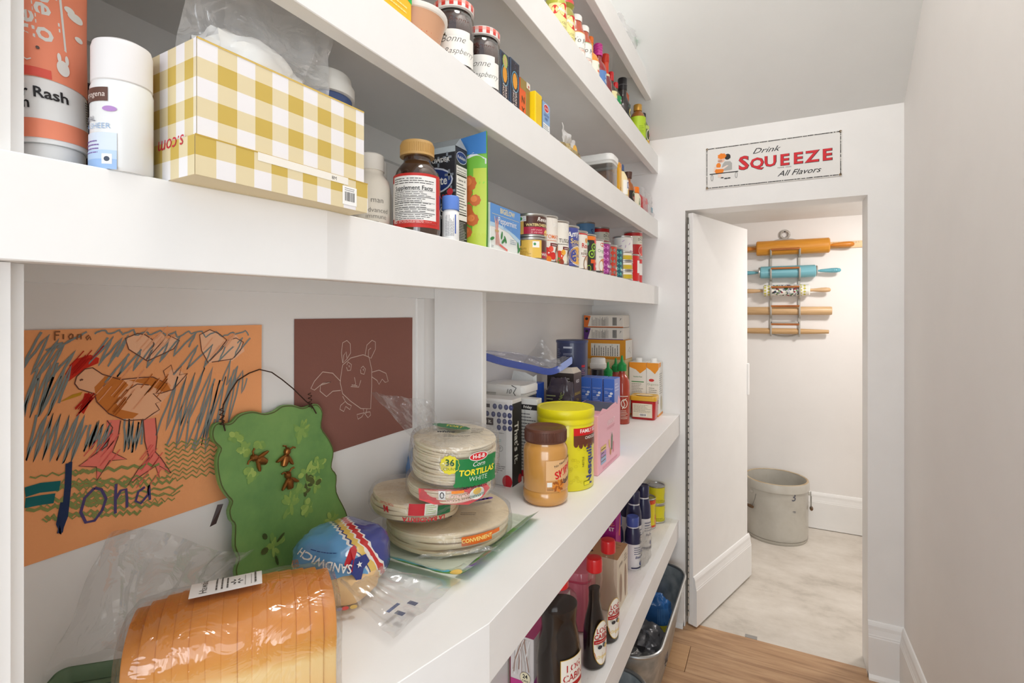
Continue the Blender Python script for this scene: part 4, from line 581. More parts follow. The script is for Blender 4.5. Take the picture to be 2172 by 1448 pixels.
for (u, v), s in zip([(.027, .227), (-.081, .221), (-.094, .243), (-.055, .221), (.031, .153), (.049, .128), (-.002, .111), (-.040, .056), (.081, .055), (-.072, .182), (.055, .160), (.012, .130), (.03, .095)], [1.1, .7, .7, .6, 1.5, 1.3, 1.2, 1.3, .9, .7, 1.0, .9, .8]):
    for i in range(16):
        a = rr.uniform(0, 6.28); q = rr.uniform(.2, 1) * .013 * s; ne += 1
        c = rr.choice([(142, 172, 84), (160, 186, 96), (132, 166, 84), (120, 158, 80)])
        if s > 1.2 and i > 11: c = rr.choice([(74, 86, 44), (88, 96, 50)]); q *= 1.5
        L.oval(c, u + q * math.cos(a), v + q * math.sin(a), rr.uniform(.005, .010) * s ** .5, rr.uniform(.0025, .0055), n=8, rot=a, e=.0004 + ne * 2e-6)
L.done(t, 'flower_print')
MB().tube([(.009, u, v) for u, v in [(-.112, .255), (-.116, .274), (-.113, .294), (-.102, .311), (-.089, .327), (-.069, .336), (-.051, .340), (-.029, .333), (-.010, .319), (.010, .302), (.035, .277), (.049, .265), (.057, .251)]], .0010, 6).build('wire_hanger', mat((70, 48, 36), .5, .6), t)
m = MB()
for q, y0 in ((0, -.115), (1, .04)):
    for k in range(4): m.tube([(.009 + .003 * math.cos(a), (-.116 if not q else .045) + .003 * math.sin(a) , (.262 if not q else .262) + k * .007 + a * .001) for a in [j * 1.05 for j in range(7)]], .0007, 5)
m.build('wire_twist', mat((70, 48, 36), .5, .6), t)
BRASS = mat((142, 92, 46), .32, .85)
for u, v, a in ((-.060, .200, 60), (-.011, .191, -20), (-.007, .152, 10)):
    b = MB()
    b.lathe([(0, -.013), (.004, -.011), (.0055, -.004), (.005, .001), (.0028, .003), (.0046, .006), (.0042, .010), (.0015, .0125), (0, .013)], 12)
    for s_ in (-1, 1):
        b.loft([[(.001 + .0022 * math.cos(x), s_ * (q * .013) + (0), .003 - q * .010 + (.0034 if q < .9 else .0012) * math.sin(x)) for x in [k * PI / 4 for k in range(8)]] for q in (.12, .4, .75, 1.0)])
        b.tube([(.001, s_ * .002, .010), (.002, s_ * .006, .014), (.002, s_ * .010, .0135)], .0012, 6)
    b.build('brass_bee', BRASS, t, loc=(.010, u, v), rot=(R(a), 0, 0)).scale = (1.25, 1.25, 1.25)
# ================================================================ builders for groceries
TIN = mat((196, 194, 190), .28, .95)
W = (238, 236, 230); K = (30, 28, 30)
def can(name, label, x, y, z, r, h, base, draw=None, th=-18, group=None, cat='can'):
    t = thing(name, label, cat, (x, y, z), 0, group)
    MB().lathe([(0, .002), (r - .004, .002), (r - .003, 0), (r, .001), (r, .004), (r - .0018, .006), (r - .0018, h - .006), (r, h - .004), (r, h - .001), (r - .0015, h), (r - .004, h - .001), (r - .0045, h - .004), (r - .012, h - .0035), (0, h - .0035)], 36).build('tin', TIN, t)
    sv = MB().lathe([(r - .0012, .0065), (r - .0012, h - .0065)], 48).build('paper_sleeve', mat(base, .35, coat=.2), t)
    if draw:
        L = Lab(curved(r - .0012, th, 0), step=.004, e=.0002, de=.00004, rough=.35, coat=.2); draw(L, h); L.done(sv, 'label_print')
    return t
def jar(name, label, x, y, z, parts, cat='bottle', group=None, rz=0):
    """parts = [(part name, profile, material, (sx, sy)) ...] turned on one axis"""
    t = thing(name, label, cat, (x, y, z), rz, group)
    for p in parts:
        sx, sy = p[3] if len(p) > 3 else (1, 1)
        o = MB().lathe(p[1], 36, sx=sx, sy=sy).build(p[0], p[2], t)
        BODY.setdefault(t.name, o)
    return t
def carton(name, label, x0, y0, x1, y1, z, h, col, cat='box', rz=0, group=None, rough=.45, bev=.0012, pos=None):
    cx, cy = (x0 + x1) / 2, (y0 + y1) / 2; w, d = (x1 - x0) / 2, (y1 - y0) / 2
    t = thing(name, label, cat, (cx, cy, z), rz, group)
    BODY[t.name] = MB().rbox(-w, -d, 0, w, d, h, bev).build('carton', mat(col, rough, coat=.15), t)
    DIM[t.name] = dict(w=w, d=d, h=h)
    return t
DIM = {}
def LX(t, z0=0, **k): return Lab(faceX(DIM[t.name]['w'], 0, z0), step=.05, e=.0003, de=.00005, **k)      # print on the aisle face
def LY(t, z0=0, **k): return Lab(faceY(-DIM[t.name]['d'], 0, z0), step=.05, e=.0003, de=.00005, **k)     # print on the face towards the entrance
def LZ(t, rz=0, **k): return Lab(faceZ(DIM[t.name]['h'], 0, 0, rz), step=.05, e=.0003, de=.00005, **k)
def blob(rx, ry, rz, seed=0, amp=.08, freq=3.0, nu=40, nv=24, pw=2.4, z0=0.0, flatten=None):
    m = MB(); rings = []
    for j in range(nv + 1):
        ph = -PI / 2 + PI * j / nv; ring = []
        for i in range(nu):
            a = 2 * PI * i / nu; cx = math.cos(ph) * math.cos(a); cy = math.cos(ph) * math.sin(a); cz = math.sin(ph)
            f = lambda c: math.copysign(abs(c) ** (2 / pw), c)
            p = Vector((f(cx), f(cy), f(cz)))
            q = 1 + amp * noise.noise(Vector((cx, cy, cz)) * freq + Vector((seed * 3.1, seed, 0))) + amp * .6 * noise.noise(Vector((cx, cy, cz)) * freq * 2.7 + Vector((0, seed * 2.3, seed)))
            ring.append((p.x * rx * q, p.y * ry * q, max(z0, p.z * rz * q + rz) if flatten is None else max(flatten, p.z * rz * q)))
        rings.append(ring)
    return m.loft(rings, cap=True)

# ================================================================ shelf at eye level
ZA = 1.444
# coral cream tube standing on its cap
t = thing('cream_tube', 'coral and white cream tube standing on its cap beside the doorway', 'tube', (-.528, .2010, ZA), 12)
MB().lathe([(0, 0), (.0205, 0), (.0215, .002), (.0215, .017), (.0205, .019), (0, .019)], 32).build('cap', mat((222, 222, 220), .4), t)
def tubep(a, v):
    q = max(0, (v - .019) / .16); s = .0235
    return (s * (1 - q * .96) * math.cos(a) , s * (1 + .14 * q) * math.sin(a), v)
m = MB(); m.loft([[tubep(2 * PI * k / 36, v) for k in range(36)] for v in [.0192 + .16 * j / 10 for j in range(11)]]); m.build('tube_body', mat((226, 226, 224), .38), t)
COR = (232, 138, 106)
def tmap(u, v, e):
    a = R(-38) + u / .0235; p = Vector(tubep(a, v)); return p + Vector((math.cos(a) * e, math.sin(a) * e, 0))
L = Lab(tmap, step=.003, e=.0004, de=.00005)
L.rect(COR, -.073, .023, .073, .038)
n = 30
L.mb.grid(lambda a, b: tmap(-.073 + a * .146, (.066 + .005 * math.cos((a - .5) * 5)) * (1 - b) + .180 * b, .0005), n, 6, L._m(COR))
L.k = 2
L.text((214, 214, 210), 'hello', -.009, .123, .022, rot=90, bold=.02); L.text((214, 214, 210), 'bello', .006, .123, .022, rot=-90, bold=.02)
L.stroke((214, 214, 210), [(-.026, .150), (-.026, .1015), (.017, .1000), (.017, .150)], .0018)
L.text(K, 'Diaper Rash', -.014, .0585, .0120, bold=.02); L.text(K, 'Cream', -.026, .0495, .0120, bold=.02)
L.rect((216, 84, 70), -.030, .0715, .006, .0785)
for u, v, a, b in ((.028, .134, .007, .004), (.023, .138, .004, .003), (.029, .116, .004, .0025), (.014, .084, .0042, .0065), (.012, .092, .0013, .004), (.017, .092, .0013, .004), (-.03, .090, .003, .0025)): L.oval((222, 220, 214), u, v, a, b)
L.stroke((222, 220, 214), [(-.015, .083), (-.012, .0845), (-.009, .083), (-.006, .0845)], .001)
L.oval((90, 70, 64), -.001, .0945, .0013); L.lines((60, 60, 60), .030, .042, .044, .064, 10, vert=False, h=.5); L.done(t, 'label_print')
# dark bottle and pale box hidden behind
t = jar('medicine_bottle', 'dark purple bottle half hidden behind the white pump bottle', -.635, .262, ZA, [('bottle', [(0, 0), (.022, 0), (.024, .004), (.024, .075), (.012, .090), (.012, .096), (0, .096)], mat((58, 38, 52), .3)), ('cap', [(0, .096), (.0165, .096), (.0165, .118), (.015, .120), (0, .120)], mat((44, 28, 40), .35))])
t = carton('medicine_box', 'dim grey box in the corner behind the coral tube', -.72, .19, -.64, .225, ZA, .115, (150, 150, 146)); L = LX(t); L.rect((196, 196, 190), -.012, .02, .014, .10); L.lines((90, 90, 90), -.010, .03, .012, .08, 10); L.done(t)
# sunscreen
t = jar('sunscreen_bottle', 'white sunscreen bottle with domed cap beside the gingham box', -.4830, .2305, ZA, [('bottle', [(0, 0), (.0195, 0), (.0212, .003), (.0214, .068), (.0203, .072), (0, .072)], mat((226, 228, 228), .3, coat=.3)), ('cap', [(.0200, .0722), (.0209, .073), (.0209, .101), (.0198, .1055), (.015, .1082), (0, .1088)], mat((224, 222, 222), .45))])
L = Lab(curved(.0216, -72, -.008), step=.003, e=.0003)
L.rect((92, 62, 52), -.024, .062, .008, .073); L.text((226, 214, 206), 'Neutrogena', -.009, .0675, .0062, shear=.1)
L.oval((170, 130, 190), .009, .056, .005, .0022); L.text((108, 108, 120), 'MINERAL', -.014, .048, .0060); L.text((132, 166, 206), 'ULTRA SHEER', -.009, .042, .0062, bold=-.01)
L.mb.grid(lambda a, b: L.mp(-.026 + a * .040, .010 + b * .027, .0004), 12, 2, L._m((206, 218, 232))); L.rect((150, 182, 224), -.026, .008, .014, .016); L.rect((178, 202, 230), -.026, .016, .014, .023)
L.lines((120, 96, 160), -.024, .020, .002, .032, 4); L.rect(W, .004, .012, .011, .020); L.oval((60, 70, 90), .0075, .016, .002); L.done(t)
# gingham shoe box standing on its lid
t = thing('gift_box', 'yellow gingham shoe box resting upside down on its lid', 'box', (-.4835, .3525, ZA), -3)
w, d, h = .066, .095, .115
GW, GM, GD = (234, 232, 234), (222, 208, 170), (200, 172, 84)
MB().rbox(-w + .003, -d + .003, .030, w - .003, d - .003, h, .001).build('box_body', mat(GM, .5), t)
MB().rbox(-w, -d, 0, w, d, .033, .001).build('box_lid', mat(GM, .5), t)
def gingham(mp, u0, u1, v0, v1, s, vs, name, pu=0):
    L = Lab(mp, step=.05, e=.0003, de=0); i = 0; u = u0
    while u < u1 - 1e-6:
        j = 0; v = v0
        while v < v1 - 1e-6:
            k = (i + pu) % 2 + j % 2; L.rect((GW, GM, GD)[k], u, v, min(u + s, u1), min(v + vs, v1), e=.0004); j += 1; v += vs
        i += 1; u += s
    return L
L = gingham(faceX(w - .003, 0), -d + .003, d - .003, .033, h, .0172, .0165, 'p', 0); L.rect((212, 182, 96), -d + .003, h - .0012, d - .003, h, e=.0008); L.done(t, 'gingham_paper')
L = gingham(faceX(w, 0), -d, d, 0, .033, .0172, .0165, 'p', 1)
L.e = .0006; L.de = .00006; L.rect((238, 234, 224), -.040, .0255, .066, .0332); L.text(K, '8M', .047, .0290, .0052)
L.rect((244, 244, 242), .058, .004, .078, .024); L.bars(K, .061, .008, .075, .018); L.lines((90, 90, 90), .061, .019, .075, .023, 2); L.done(t, 'gingham_paper')
L = gingham(faceY(-d + .003, 0), -w + .003, w - .003, .033, h, .0135, .0165, 'p', 1); L.done(t, 'gingham_paper')
L = gingham(faceY(-d, 0), -w, w, 0, .033, .0135, .0165, 'p', 0); L.e = .0008; L.text((196, 40, 60), 's.com', .030, .030, .018, rot=180, shear=.2); L.done(t, 'gingham_paper')
L = gingham(faceZ(h, 0, 0), -w + .003, w - .003, -d + .003, d - .003, .0172, .0172, 'p', 0); L.done(t, 'gingham_paper')
m = MB()
for a, b, c, e in ((w - .0035, -d + .003, w - .0025, d - .003),): m.box(a, b, h - .0006, c, e, h + .0006)
m.box(w - .0005, -d, .0324, w + .0006, d, .0336); m.build('gold_edging', mat((206, 174, 84), .3, .5), t)
# crumpled clear bag of white tissue on the box
t = thing('plastic_bag', 'crumpled clear bag of white tissue on top of the gingham box', 'bag', (-.522, .372, ZA + h))
m = blob(.042, .060, .034, 4, .20, 2.4); m.build('tissue', mat((226, 226, 224), .7), t)
def crumple(m, p0, du, dv, dn, nu, nv, amp, seed, fr=3.0, shape=None):
    p0, du, dv, dn = map(Vector, (p0, du, dv, dn)); dn = dn.normalized()
    def fn(a, b):
        q = noise.noise(Vector((a * fr, b * fr, seed))) + .5 * noise.noise(Vector((a * fr * 2.6, b * fr * 2.6, seed + 7)))
        x = shape(a, b) if shape else 0
        e = amp * .35 * noise.noise(Vector((a * fr * 1.7 + 5, b * fr * 1.7, seed + 3)))
        return p0 + du * (a + e / max(du.length, .01)) + dv * b + dn * (amp * q + x)
    m.grid(fn, nu, nv)
m = MB(); crumple(m, (-.03, -.07, .005), (.02, .15, .030), (.03, .01, .115), (1, -.6, .1), 26, 18, .012, 1); crumple(m, (.0, -.03, .004), (.03, .12, .01), (-.02, .02, .125), (1, -.3, .3), 22, 18, .013, 9)
m.build('film', film('tissue_film', gloss=.55, haze=.26, bump=.8, scale=26), t)
# white tub with navy band behind the box
t = jar('lidded_tub', 'white and navy lidded tub behind the gingham box', -.5480, .5035, ZA, [('tub', [(0, 0), (.032, 0), (.035, .004), (.035, .150), (0, .150)], mat((228, 224, 216), .4)), ('band', [(.0355, .150), (.0372, .152), (.0380, .176), (.036, .178)], mat((64, 84, 130), .4)), ('lid', [(.036, .1780), (.0415, .1785), (.0415, .192), (.038, .197), (.0365, .206), (.034, .209), (0, .2095)], mat((230, 228, 222), .4))])
# white supplement bottles
def pill(label, x, y, r, h, cap, body, capc, name='supplement_bottle', group=None):
    return jar(name, label, x, y, ZA, [('bottle', [(0, 0), (r - .003, 0), (r, .003), (r, h * .60), (r * .93, h * .68), (r * .70, h * .745), (r * .66, h * .76), (r * .66, h * .80), (0, h * .80)], body), ('cap', [(0, h * .80), (cap, h * .80), (cap, h * .985), (cap - .002, h), (0, h)], capc)], group=group)
WH = mat((232, 226, 214), .4)
t = pill('white supplement bottle squeezed between the gingham box and amber bottle', -.545, .592, .0300, .125, .021, WH, mat((232, 228, 220), .45))
L = Lab(curved(.0301, -35, 0), e=.0003); L.text((120, 116, 110), 'man', .004, .052, .012, bold=-.01); L.text((120, 116, 110), 'advanced', .004, .037, .010, bold=-.01); L.text((120, 116, 110), 'immune', .003, .028, .010, bold=-.01); L.lines((150, 146, 140), -.02, .008, .012, .022, 5); L.done(t)
t = pill('white supplement bottle furthest back behind the gingham box', -.600, .660, .0300, .140, .022, WH, mat((232, 228, 220), .45))
L = Lab(curved(.0301, -50, 0), e=.0003); L.lines((170, 166, 160), -.02, .02, .02, .085, 18); L.done(t)
# amber bottle
AMB = mat((62, 40, 26), .12, coat=.6, spec=.6)
r = .0355
t = jar('supplement_bottle', 'amber supplement bottle with gold cap and red-edged white label', -.487, .632, ZA, [('bottle', [(0, 0), (r - .006, 0), (r - .001, .004), (r, .010), (r, .088), (r - .003, .100), (r - .010, .110), (.0215, .114), (.0205, .118), (.0205, .124), (0, .124)], AMB), ('cap', [(0, .1240), (.0262, .1240), (.0262, .1262), (.0255, .127), (.0255, .142), (.0240, .146), (0, .1462)], mat((198, 158, 96), .4, coat=.3))])
m = MB()
for k in range(60): a = 2 * PI * k / 60; m.box(.0254 * math.cos(a) - .0004, .0254 * math.sin(a) - .0004, .128, .0254 * math.cos(a) + .0005, .0254 * math.sin(a) + .0005, .1415)
m.build('cap_ribs', mat((186, 146, 84), .4), [c for c in t.children if c.name.startswith('cap')][0])
L = Lab(curved(r + .0001, -60, 0), step=.003, e=.0003, de=.0001)
L.rect((196, 46, 40), -.050, .012, .047, .092); L.rect((236, 236, 234), -.038, .018, .036, .088); L.rect((236, 236, 234), -.052, .026, -.038, .080)
L.text(K, 'Supplement Facts', -.002, .0700, .0088, bold=.015)
L.lines(K, -.035, .076, .033, .086, 3); L.rects(K, [(-.035, .0660, .033, .0664), (-.035, .0560, .033, .0568), (-.035, .0485, .033, .0489), (-.035, .040, .033, .0404), (-.035, .0325, .033, .0333)])
L.lines((60, 60, 60), -.035, .0575, .033, .0655, 3, seed=4); L.lines((60, 60, 60), -.035, .034, .033, .0555, 7, seed=5); L.lines((60, 60, 60), -.035, .0235, .033, .032, 3, seed=6)
L.rect((196, 46, 40), -.038, .0180, .036, .0225); L.text(W, 'NO', -.032, .0203, .0062, bold=.02); L.lines(W, -.024, .0185, .033, .0222, 3, seed=2); L.done(t)
# electrolyte carton, top flap open
t = carton('drink_mix_carton', 'black drink-mix carton with open top behind the amber bottle', -.580, .720, -.475, .7575, ZA, .168, (44, 44, 48))
L = LY(t); L.rect((176, 186, 190), -.0525, .158, .0525, .168)
for u, v in ((-.01, .150), (.018, .144), (.036, .150), (-.03, .13), (.04, .120), (.044, .092), (.03, .07)):
    L.rects((130, 138, 146), [(u - .009, v - .002, u + .009, v + .002), (u - .002, v - .009, u + .002, v + .009)])
L.k = 3; L.oval((204, 210, 222), .000, .112, .048, .024); L.oval((36, 58, 120), .000, .112, .045, .021); L.text(W, 'Pedialyte', .004, .111, .021, bold=.02, sx=.85)
L.text(W, 'POWDER', .020, .146, .010, bold=.01); L.text((220, 60, 70), 'CARE', .024, .083, .011, bold=.01); L.oval((220, 60, 70), .042, .091, .006); L.text(W, 'MORE', .030, .062, .014, bold=.02); L.text(W, 'ELECTROLYTES', .012, .049, .010, bold=.02, sx=.8); L.done(t, 'front_print')
L = LX(t); L.oval((204, 210, 222), 0, .151, .0165, .0105); L.oval((36, 58, 120), 0, .151, .0155, .0095); L.text(W, 'Pedialyte', 0, .151, .0078, sx=.9)
L.rect(W, -.0165, .044, .0165, .136); L.text(K, 'Nutrition Facts', 0, .132, .0052, bold=.01, sx=.9); L.rects(K, [(-.0155, .119, .0155, .1215), (-.0155, .053, .0155, .055)]); L.text(K, 'Calories  50', 0, .112, .0056, bold=.01, sx=.85); L.lines((60, 60, 60), -.0155, .056, .0155, .108, 11); L.lines((60, 60, 60), -.0155, .122, .0155, .129, 2); L.lines((200, 200, 200), -.0165, .004, .0165, .042, 14, seed=4); L.done(t, 'side_print')
m = MB(); m.add([(-.0525, -.0188, .168), (.0525, -.0188, .168), (.0525, -.004, .184), (-.0525, -.004, .184), (.0525, .0188, .168), (-.0525, .0188, .168)], [(0, 1, 2, 3), (3, 2, 4, 5), (1, 4, 2)])
m.build('open_flap', mat((176, 184, 188), .4, .3), t)
# small white bottle with blue cap
t = jar('pill_bottle', 'small white pill bottle with blue cap in front of the black carton', -.455, .676, ZA, [('bottle', [(0, 0), (.0125, 0), (.0135, .002), (.0135, .044), (.011, .048), (0, .048)], mat((236, 236, 234), .4)), ('cap', [(0, .0482), (.0137, .0482), (.0137, .068), (.0125, .070), (0, .070)], mat((92, 130, 208), .4))], cat='bottle')
L = Lab(curved(.0136, -40, 0), e=.0003); L.lines((60, 66, 90), -.012, .006, .002, .040, 8, vert=True); L.rect((60, 90, 170), .003, .010, .005, .040); L.done(t)
# green snack pouch
t = thing('snack_pouch', 'green and blue snack pouch standing beside the tea box', 'pouch', (-.503, .7765, ZA), 6)
def pouch(u, v, s):
    q = v / .195; th = .013 * (1 - q) ** .6 * (1 - (abs(u) / .056) ** 3) + .0012
    return Vector((u + .004 * q, s * th - .010 * q * q, v + (.008 * (u / .05) if q > .95 else 0)))
m = MB(); m.grid(lambda a, b: pouch((a - .5) * .108, b * .195, -1), 24, 30); m.grid(lambda a, b: pouch((.5 - a) * .108, b * .195, 1), 24, 30); m.build('pouch_film', mat((116, 186, 62), .35, coat=.3, bump=.2, scale=40), t)
L = Lab(lambda u, v, e: pouch(u, v, -1) + Vector((0, -e, 0)), step=.006, e=.0006, de=.00005, rough=.35)
L.rect((66, 128, 196), -.0535, .165, .0535, .1945); L.poly((232, 236, 240), [(-.0535, .147), (.0535, .147), (.0535, .156), (.03, .168), (.012, .159), (-.008, .171), (-.03, .158), (-.0535, .166)])
L.rect((150, 208, 64), -.0535, .112, .0535, .126); L.rect((186, 206, 70), .030, .010, .0535, .140); L.rect((182, 200, 62), -.0535, .002, .0535, .026)
for u, v, r_ in ((.004, .098, .024), (.022, .114, .014), (-.016, .112, .014), (.034, .084, .010), (.010, .060, .022), (.030, .050, .011), (-.010, .034, .016), (.020, .028, .010)):
    L.oval((198, 104, 52), u, v, r_, r_, wob=.06, lobes=9, n=30); L.oval((222, 132, 72), u - r_ * .2, v + r_ * .25, r_ * .6, r_ * .55)
L.oval(W, .004, .020, .0135, .0125); L.oval((40, 120, 80), .004, .020, .012, .011); L.text(W, 'USDA', .004, .0235, .0075, bold=.02); L.text(W, 'ORGANIC', .004, .0155, .0048, bold=.02); L.done(t)
# things behind the tea box
t = carton('tea_carton', 'blue carton standing behind the green pouch', -.625, .875, -.545, .925, ZA, .135, (70, 122, 190)); L = LX(t); L.rect((190, 214, 232), -.025, .0, .025, .06); L.rect((206, 170, 90), -.02, .117, .02, .1185); L.done(t)
t = jar('spice_jar', 'clear jar with green lid behind the tea box', -.640, 1.035, ZA, [('glass', [(0, 0), (.033, 0), (.036, .003), (.036, .085), (.030, .098), (.022, .104), (.022, .112), (0, .112)], mat((120, 108, 92), .08, coat=.6)), ('lid', [(0, .112), (.026, .112), (.026, .140), (.024, .142), (0, .142)], mat((28, 120, 52), .4))], cat='jar')
# peppermint tea
t = carton('tea_box', 'blue and white peppermint tea box facing the aisle', -.515, .7945, -.450, .916, ZA, .084, (226, 230, 226))
L = LX(t)
L.poly((86, 142, 206), [(-.061, .050), (-.035, .050), (.0, .046), (.035, .038), (.061, .030), (.061, .084), (-.061, .084)])
L.poly((176, 206, 226), [(-.061, .042), (-.03, .044), (.01, .039), (.061, .020), (.061, .030), (.035, .038), (.0, .046), (-.035, .050), (-.061, .050)])
L.text((224, 208, 150), 'BIGELOW', .006, .075, .0135, bold=.02); L.rect((224, 208, 150), -.055, .0655, .055, .0662); L.text(W, 'Peppermint', .006, .0565, .017, sx=.95); L.text((120, 160, 210), 'HERBAL TEA', .006, .0445, .0062)
for i in range(6): L.stroke((206, 120, 110) if i % 2 else (222, 190, 176), [(-.046 + i * .003, .062 - .004 * (i % 3)), (-.040 + i * .0012, .038), (-.042 + i * .0034, .010)], .0018)
L.rect((196, 160, 110), -.044, .034, -.030, .038)
for u, v, a in ((-.012, .020, .6), (-.018, .030, 1.3), (-.004, .024, 2.2), (.054, .010, .8), (.050, .018, 1.8), (-.055, .020, .3)): L.oval((46, 128, 60), u, v, .008, .003, rot=a)
L.stroke((214, 110, 100), [(-.028, .012), (.004, .004)], .004); L.lines((90, 120, 150), .016, .018, .042, .028, 3); L.lines((90, 100, 110), -.058, .004, -.05, .009, 2); L.done(t, 'front_print')

# ================================================================ cans in a row on the same shelf
YE = (226, 186, 84)
def chest(flip):
    def f(L, h):
        r = .0358
        if not flip:
            L.rect((222, 180, 96), -.06, .0065, -.030, h - .0065); L.rect((78, 44, 34), -.030, h * .42, .08, h - .0065); L.rect((172, 30, 64), -.030, .0065, .08, h * .42)
            L.text(W, 'Reese', .016, h * .74, .013, shear=.3, bold=.01); L.text((240, 220, 150), 'WATERCHESTNUTS', .012, h * .50, .0082, bold=.02); L.text((240, 190, 190), 'add crunch', .0, h * .30, .006, shear=.3); L.text((240, 190, 190), 'to any meal', .0, h * .20, .006, shear=.3); L.oval((236, 206, 90), .030, h * .15, .010)
            L.rect(W, -.042, h * .66, -.024, h * .88); L.oval((70, 150, 90), -.037, h * .77, .004); L.lines((60, 110, 180), -.032, h * .68, -.025, h * .86, 4)
        else:
            L.rect(YE, -.09, .0065, .012, h - .0065); L.rect((86, 44, 36), .012, .0065, .08, h - .0065); L.rect((172, 30, 64), .014, .0065, .08, h * .4)
            L.rect(K, -.052, h * .64, -.036, h * .86); L.text((120, 86, 30), 'CHESTNUTS', -.040, h * .50, .006); L.lines((150, 110, 40), -.05, h * .1, -.012, h * .44, 6); L.rect(W, -.010, h * .56, .006, h * .82); L.oval((70, 150, 90), -.005, h * .7, .003); L.text(W, 'WATER', .026, h * .28, .008, bold=.02)
    return f
can('food_can', 'yellow chestnut can, lower of the two beside the tea box', -.487, 1.045, ZA, .037, .0525, YE, chest(True), -42)
can('food_can', 'brown and magenta chestnut can stacked on its twin beside the tea box', -.487, 1.045, ZA + .0525, .037, .0525, (226, 196, 120), chest(False), -42)
def soup(title, cols, t2=None, tc=(216, 110, 40)):
    def f(L, h):
        L.poly((58, 62, 118), [(.000, h - .007), (.004, h * .80), (.014, h * .66), (.030, h * .58), (.045, h * .56), (.045, h - .007)]); L.text(W, 'SPLIT', .018, h * .80, .013, shear=.2, bold=.02)
        L.text(tc, title, .008, h * .55, .013, bold=.01, sx=.9); L.lines(tc, -.018, h * .46, .02, h * .50, 1); L.rect((110, 40, 40), -.004, h * .36, .03, h * .425); L.lines(W, .0, h * .375, .026, h * .41, 1)
        for i, (u, v, rr_) in enumerate([(-.014, .22, .013), (-.002, .30, .007), (-.018, .12, .008), (.004, .16, .009), (-.008, .09, .007)]): L.oval(cols[i % len(cols)], u, h * v, rr_)
        L.oval((70, 44, 34), .030, h * .16, .020, .032); L.oval(cols[-1], .033, h * .17, .018, .028)
    return f
can('soup_can', 'white and navy soup can with orange lettering in the row', -.487, 1.113, ZA, .037, .113, (232, 226, 216), soup('TOMATO', [(206, 40, 34), (226, 80, 60), (232, 160, 50), (206, 40, 34), (222, 120, 30)]), -30)
can('soup_can', 'white and navy soup can with bean picture in the row', -.487, 1.187, ZA, .037, .113, (232, 228, 218), soup('TUSCAN', [(206, 60, 34), (232, 170, 60), (80, 130, 50), (230, 224, 200), (150, 60, 40)], tc=(70, 62, 50)), -26)
def amys(L, h):
    L.text(W, "Amy's", -.002, h * .80, .020, shear=.3, rot=12, bold=.02); L.text((236, 206, 110), 'Soups', .006, h * .63, .018, bold=.01); L.lines((232, 214, 150), -.012, h * .50, .016, h * .57, 3); L.oval((60, 160, 80), -.026, h * .44, .008, .005)
    L.oval((220, 214, 200), .010, h * .30, .030, .026); L.oval((226, 170, 70), .010, h * .30, .027, .023)
    for i in range(14): L.stroke((240, 200, 110), [(.010 + .020 * math.cos(i * 1.7), h * .30 + .016 * math.sin(i * 1.7)), (.010 + .008 * math.cos(i * 2.1 + 1), h * .30 + .008 * math.sin(i * 2.1 + 1))], .002)
    L.rect((190, 180, 230), -.03, h * .10, .04, h * .105); L.text((236, 206, 110), 'OR', .012, h * .05 + .006, .008)
can('soup_can', 'blue noodle soup can in the row', -.487, 1.262, ZA, .037, .112, (70, 78, 150), amys, -22)
def ros(L, h):
    L.rect((196, 40, 40), -.03, h * .90, .05, h * .935); L.text((196, 40, 40), 'Ros', .004, h * .62, .018, bold=.02); L.oval((226, 150, 60), .010, h * .76, .007); L.text((90, 120, 60), 'org', .004, h * .50, .010); L.text((110, 60, 40), 'REFRIED', .006, h * .42, .0095); L.lines((196, 60, 50), -.008, h * .34, .02, h * .38, 1); L.oval((120, 80, 60), .018, h * .16, .022, .026); L.oval((200, 160, 120), .018, h * .16, .020, .024)
can('bean_can', 'white refried bean can with red lettering in the row', -.487, 1.335, ZA, .036, .109, (234, 228, 216), ros, -22)
def skid(L, h):
    L.rect((232, 122, 30), -.09, h * .84, .09, h - .0065)
    for u, v in ((.004, .66), (-.006, .48)): L.oval((150, 196, 60), u, h * v, .0115); L.oval((46, 44, 40), u, h * v, .008); L.oval((150, 196, 60), u, h * v, .0035)
    L.oval((100, 170, 140), -.022, h * .74, .006); L.oval((226, 70, 60), .012, h * .82, .008); L.rect((222, 90, 30), -.010, h * .24, .05, h * .34); L.rect((206, 34, 34), .0, h * .07, .05, h * .26); L.text(W, 'SK', .016, h * .31, .010, bold=.02); L.text(W, 'Ma', .018, h * .17, .012, bold=.02); L.ring((150, 196, 60), -.016, h * .11, .006, .008, .0018)
can('soup_can', 'black can with orange top and green rings in the row', -.487, 1.409, ZA, .0365, .110, (46, 44, 40), skid, -20)
def heb(L, h):
    L.oval((214, 60, 56), .008, h * .84, .014, .006); L.text(W, 'H-E-B', .008, h * .84, .007, bold=.02); L.text((96, 150, 70), 'Organics', .010, h * .66, .014, bold=-.01); L.lines((90, 90, 80), -.010, h * .46, .02, h * .52, 2); L.oval((230, 226, 214), .012, h * .24, .026, .026); L.oval((206, 116, 50), .012, h * .24, .023, .023); L.oval((90, 120, 50), .018, h * .32, .005, .003); L.rect((60, 60, 62), -.03, .0065, .05, h * .10)
can('soup_can', 'white organic soup can with red oval emblem in the row', -.487, 1.484, ZA, .0365, .106, (234, 230, 220), heb, -18)
